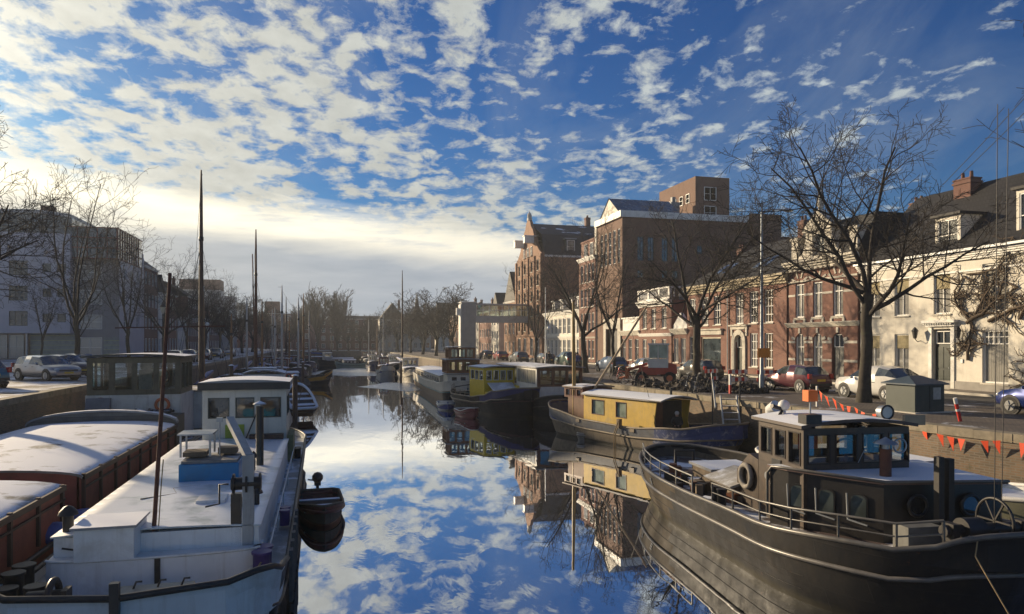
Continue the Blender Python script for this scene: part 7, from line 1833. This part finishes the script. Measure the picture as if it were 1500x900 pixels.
car('grey estate car before the brick warehouse', 24.8, 93.0, QR, 2, P_GREY, 'wagon', 4.4, 1.74, GC)
car('red small car near the warehouse door', 24.9, 104.0, QR, 2, P_RED, 'hatch', 3.8, 1.66, GC)
car('dark car under the glazed bridge deck', 25.0, 114.0, QR, 2, P_NAVY, 'hatch', 4.0, 1.7, GC)
car('silver car beyond the bridge pier', 24.6, 128.0, QR, 2, P_SILVER, 'hatch', 4.0, 1.7, GC)
car('silver estate car with yellow plate angled on the snowy left quay', -16.0, 47.6, QL, 228, P_SILVER, 'wagon', 4.35, 1.72, GL_)
car('dark navy car parked just behind the silver estate', -16.4, 51.8, QL, 229, P_NAVY, 'hatch', 4.1, 1.72, GL_)
car('dark grey car third in the angled left quay line', -16.8, 56.3, QL, 230, P_GREY, 'hatch', 4.1, 1.72, GL_)
car('bright teal small car at the left picture edge', -16.9, 40.4, QL, 52, P_TEAL, 'hatch', 3.8, 1.68, GL_)
car('black car at the edge of the apartment square', -25.5, 54.5, QL, 232, P_BLACK, 'hatch', 4.0, 1.7, GL_)
car('white car far along the left quay behind the masts', -15.0, 78.0, QL, 182, P_WHITE, 'hatch', 3.9, 1.68, GL_)
car('grey car following the far white one on the left quay', -15.0, 86.0, QL, 182, P_GREY, 'hatch', 3.9, 1.68, GL_)
car('dark red car further along the left quay', -15.0, 96.0, QL, 182, P_MAROON, 'hatch', 3.9, 1.68, GL_)
car('navy car before the shaded left houses', -15.0, 106.0, QL, 182, P_NAVY, 'wagon', 4.3, 1.72, GL_)
car('silver car furthest along the left quay', -15.0, 120.0, QL, 182, P_SILVER, 'hatch', 3.9, 1.68, GL_)

COAT_B = plain('blue_coat',(.03,.05,.22),.8,.2,5); COAT_T = plain('tan_coat',(.25,.17,.11),.8,.2,5); COAT_K = plain('black_coat',(.02,.02,.022),.8,.2,5); JEANS = plain('dark_jeans',(.03,.035,.055),.85,.2,6)
HAIR_D = plain('dark_hair',(.03,.02,.015),.7,.3,9); HAIR_W = plain('grey_hair',(.5,.48,.45),.7,.2,9)
person('person in a blue coat walking along the quay by the tall brick house', (22.6,63.5,QR), 195, COAT_B, JEANS, HAIR_D)
person('person in a tan coat walking beside the one in blue', (23.6,63.9,QR), 190, COAT_T, JEANS, HAIR_D)
person('person in black walking before the glazed cream house', (23.0,73.5,QR), 20, COAT_K, JEANS, HAIR_D)
p = person('grey haired person in black sitting on the foredeck of the yellow houseboat', (16.05,31.0,.72*S+.0), 150, COAT_K, COAT_K, HAIR_W, True)
bx = MB(); bx.box(-.25,-.25,0,.25,.2,.43); o = bx.build('wooden_stool', WOOD); o.location = (16.05,31.0,.66); o.rotation_euler = (0,0,R(150)); tag(o, 'low wooden box under the seated person on the houseboat', 'stool')
bikes = [((19.0,33.6,QR),70,IRON,'black bicycle lying closest to the rubble heap'),((19.3,35.2,QR),95,P_NAVY,'navy bicycle leaning beside the rubble heap'),((18.7,42.2,QR),60,IRON,'black bicycle standing by the yellow boat mast'),((18.9,43.8,QR),80,P_RED,'red bicycle parked past the wheel loader'),((19.3,45.4,QR),100,IRON,'black bicycle parked at the quay edge past the wheel loader'),((23.4,37.6,QR),20,P_RED,'red bicycle by the road barriers'),((23.7,38.6,QR),30,P_BLACK,'black bicycle behind the road barriers')]
proto = None
for loc, dg, m, lab in bikes:
    if proto is None: b0 = proto = bicycle(lab, loc, dg, m)
    else:
        b0 = copy_tree(proto); place(b0, loc, R(dg), lab); b0.rotation_euler = (0, R(6+dg%9), R(dg))
        for c in b0.children:
            if c.name.startswith('frame'): c.data = c.data.copy(); c.data.materials[0] = m
barrier('red and white road barrier left of the lamp post', 22.9, 36.8, 12); barrier('red and white road barrier right of the lamp post', 24.4, 36.0, -8); barrier('red and white road barrier behind the rubble heap', 21.9, 38.0, 30)
lamp_post('tall grey lamp mast carrying an orange sign before the brick house', 22.4, 33.7, 9.6, 'mast')
lamp_post('slim lamp pole with round white globe by the warehouse', 21.2, 69.0, 8.2, 'globe')
lamp_post('black lantern lamp on the left quay behind the tall mast', -13.2, 64.5, 5.2, 'lantern', z=QL)
lamp_post('slim grey lamp pole before the far left houses', -13.4, 86.0, 8.5, 'globe', z=QL)
def buoy_marker():
    t = thing('striped_stake', 'red and white striped stake stuck in the rubble', 'post', (20.2,33.2,QR)); k = MB(); k.box(-.05,-.05,0,.05,.05,.45); k.build('red_part', RED, t); k = MB(); k.box(-.05,-.05,.45,.05,.05,1.0); k.build('white_part', WHITE, t)
buoy_marker()
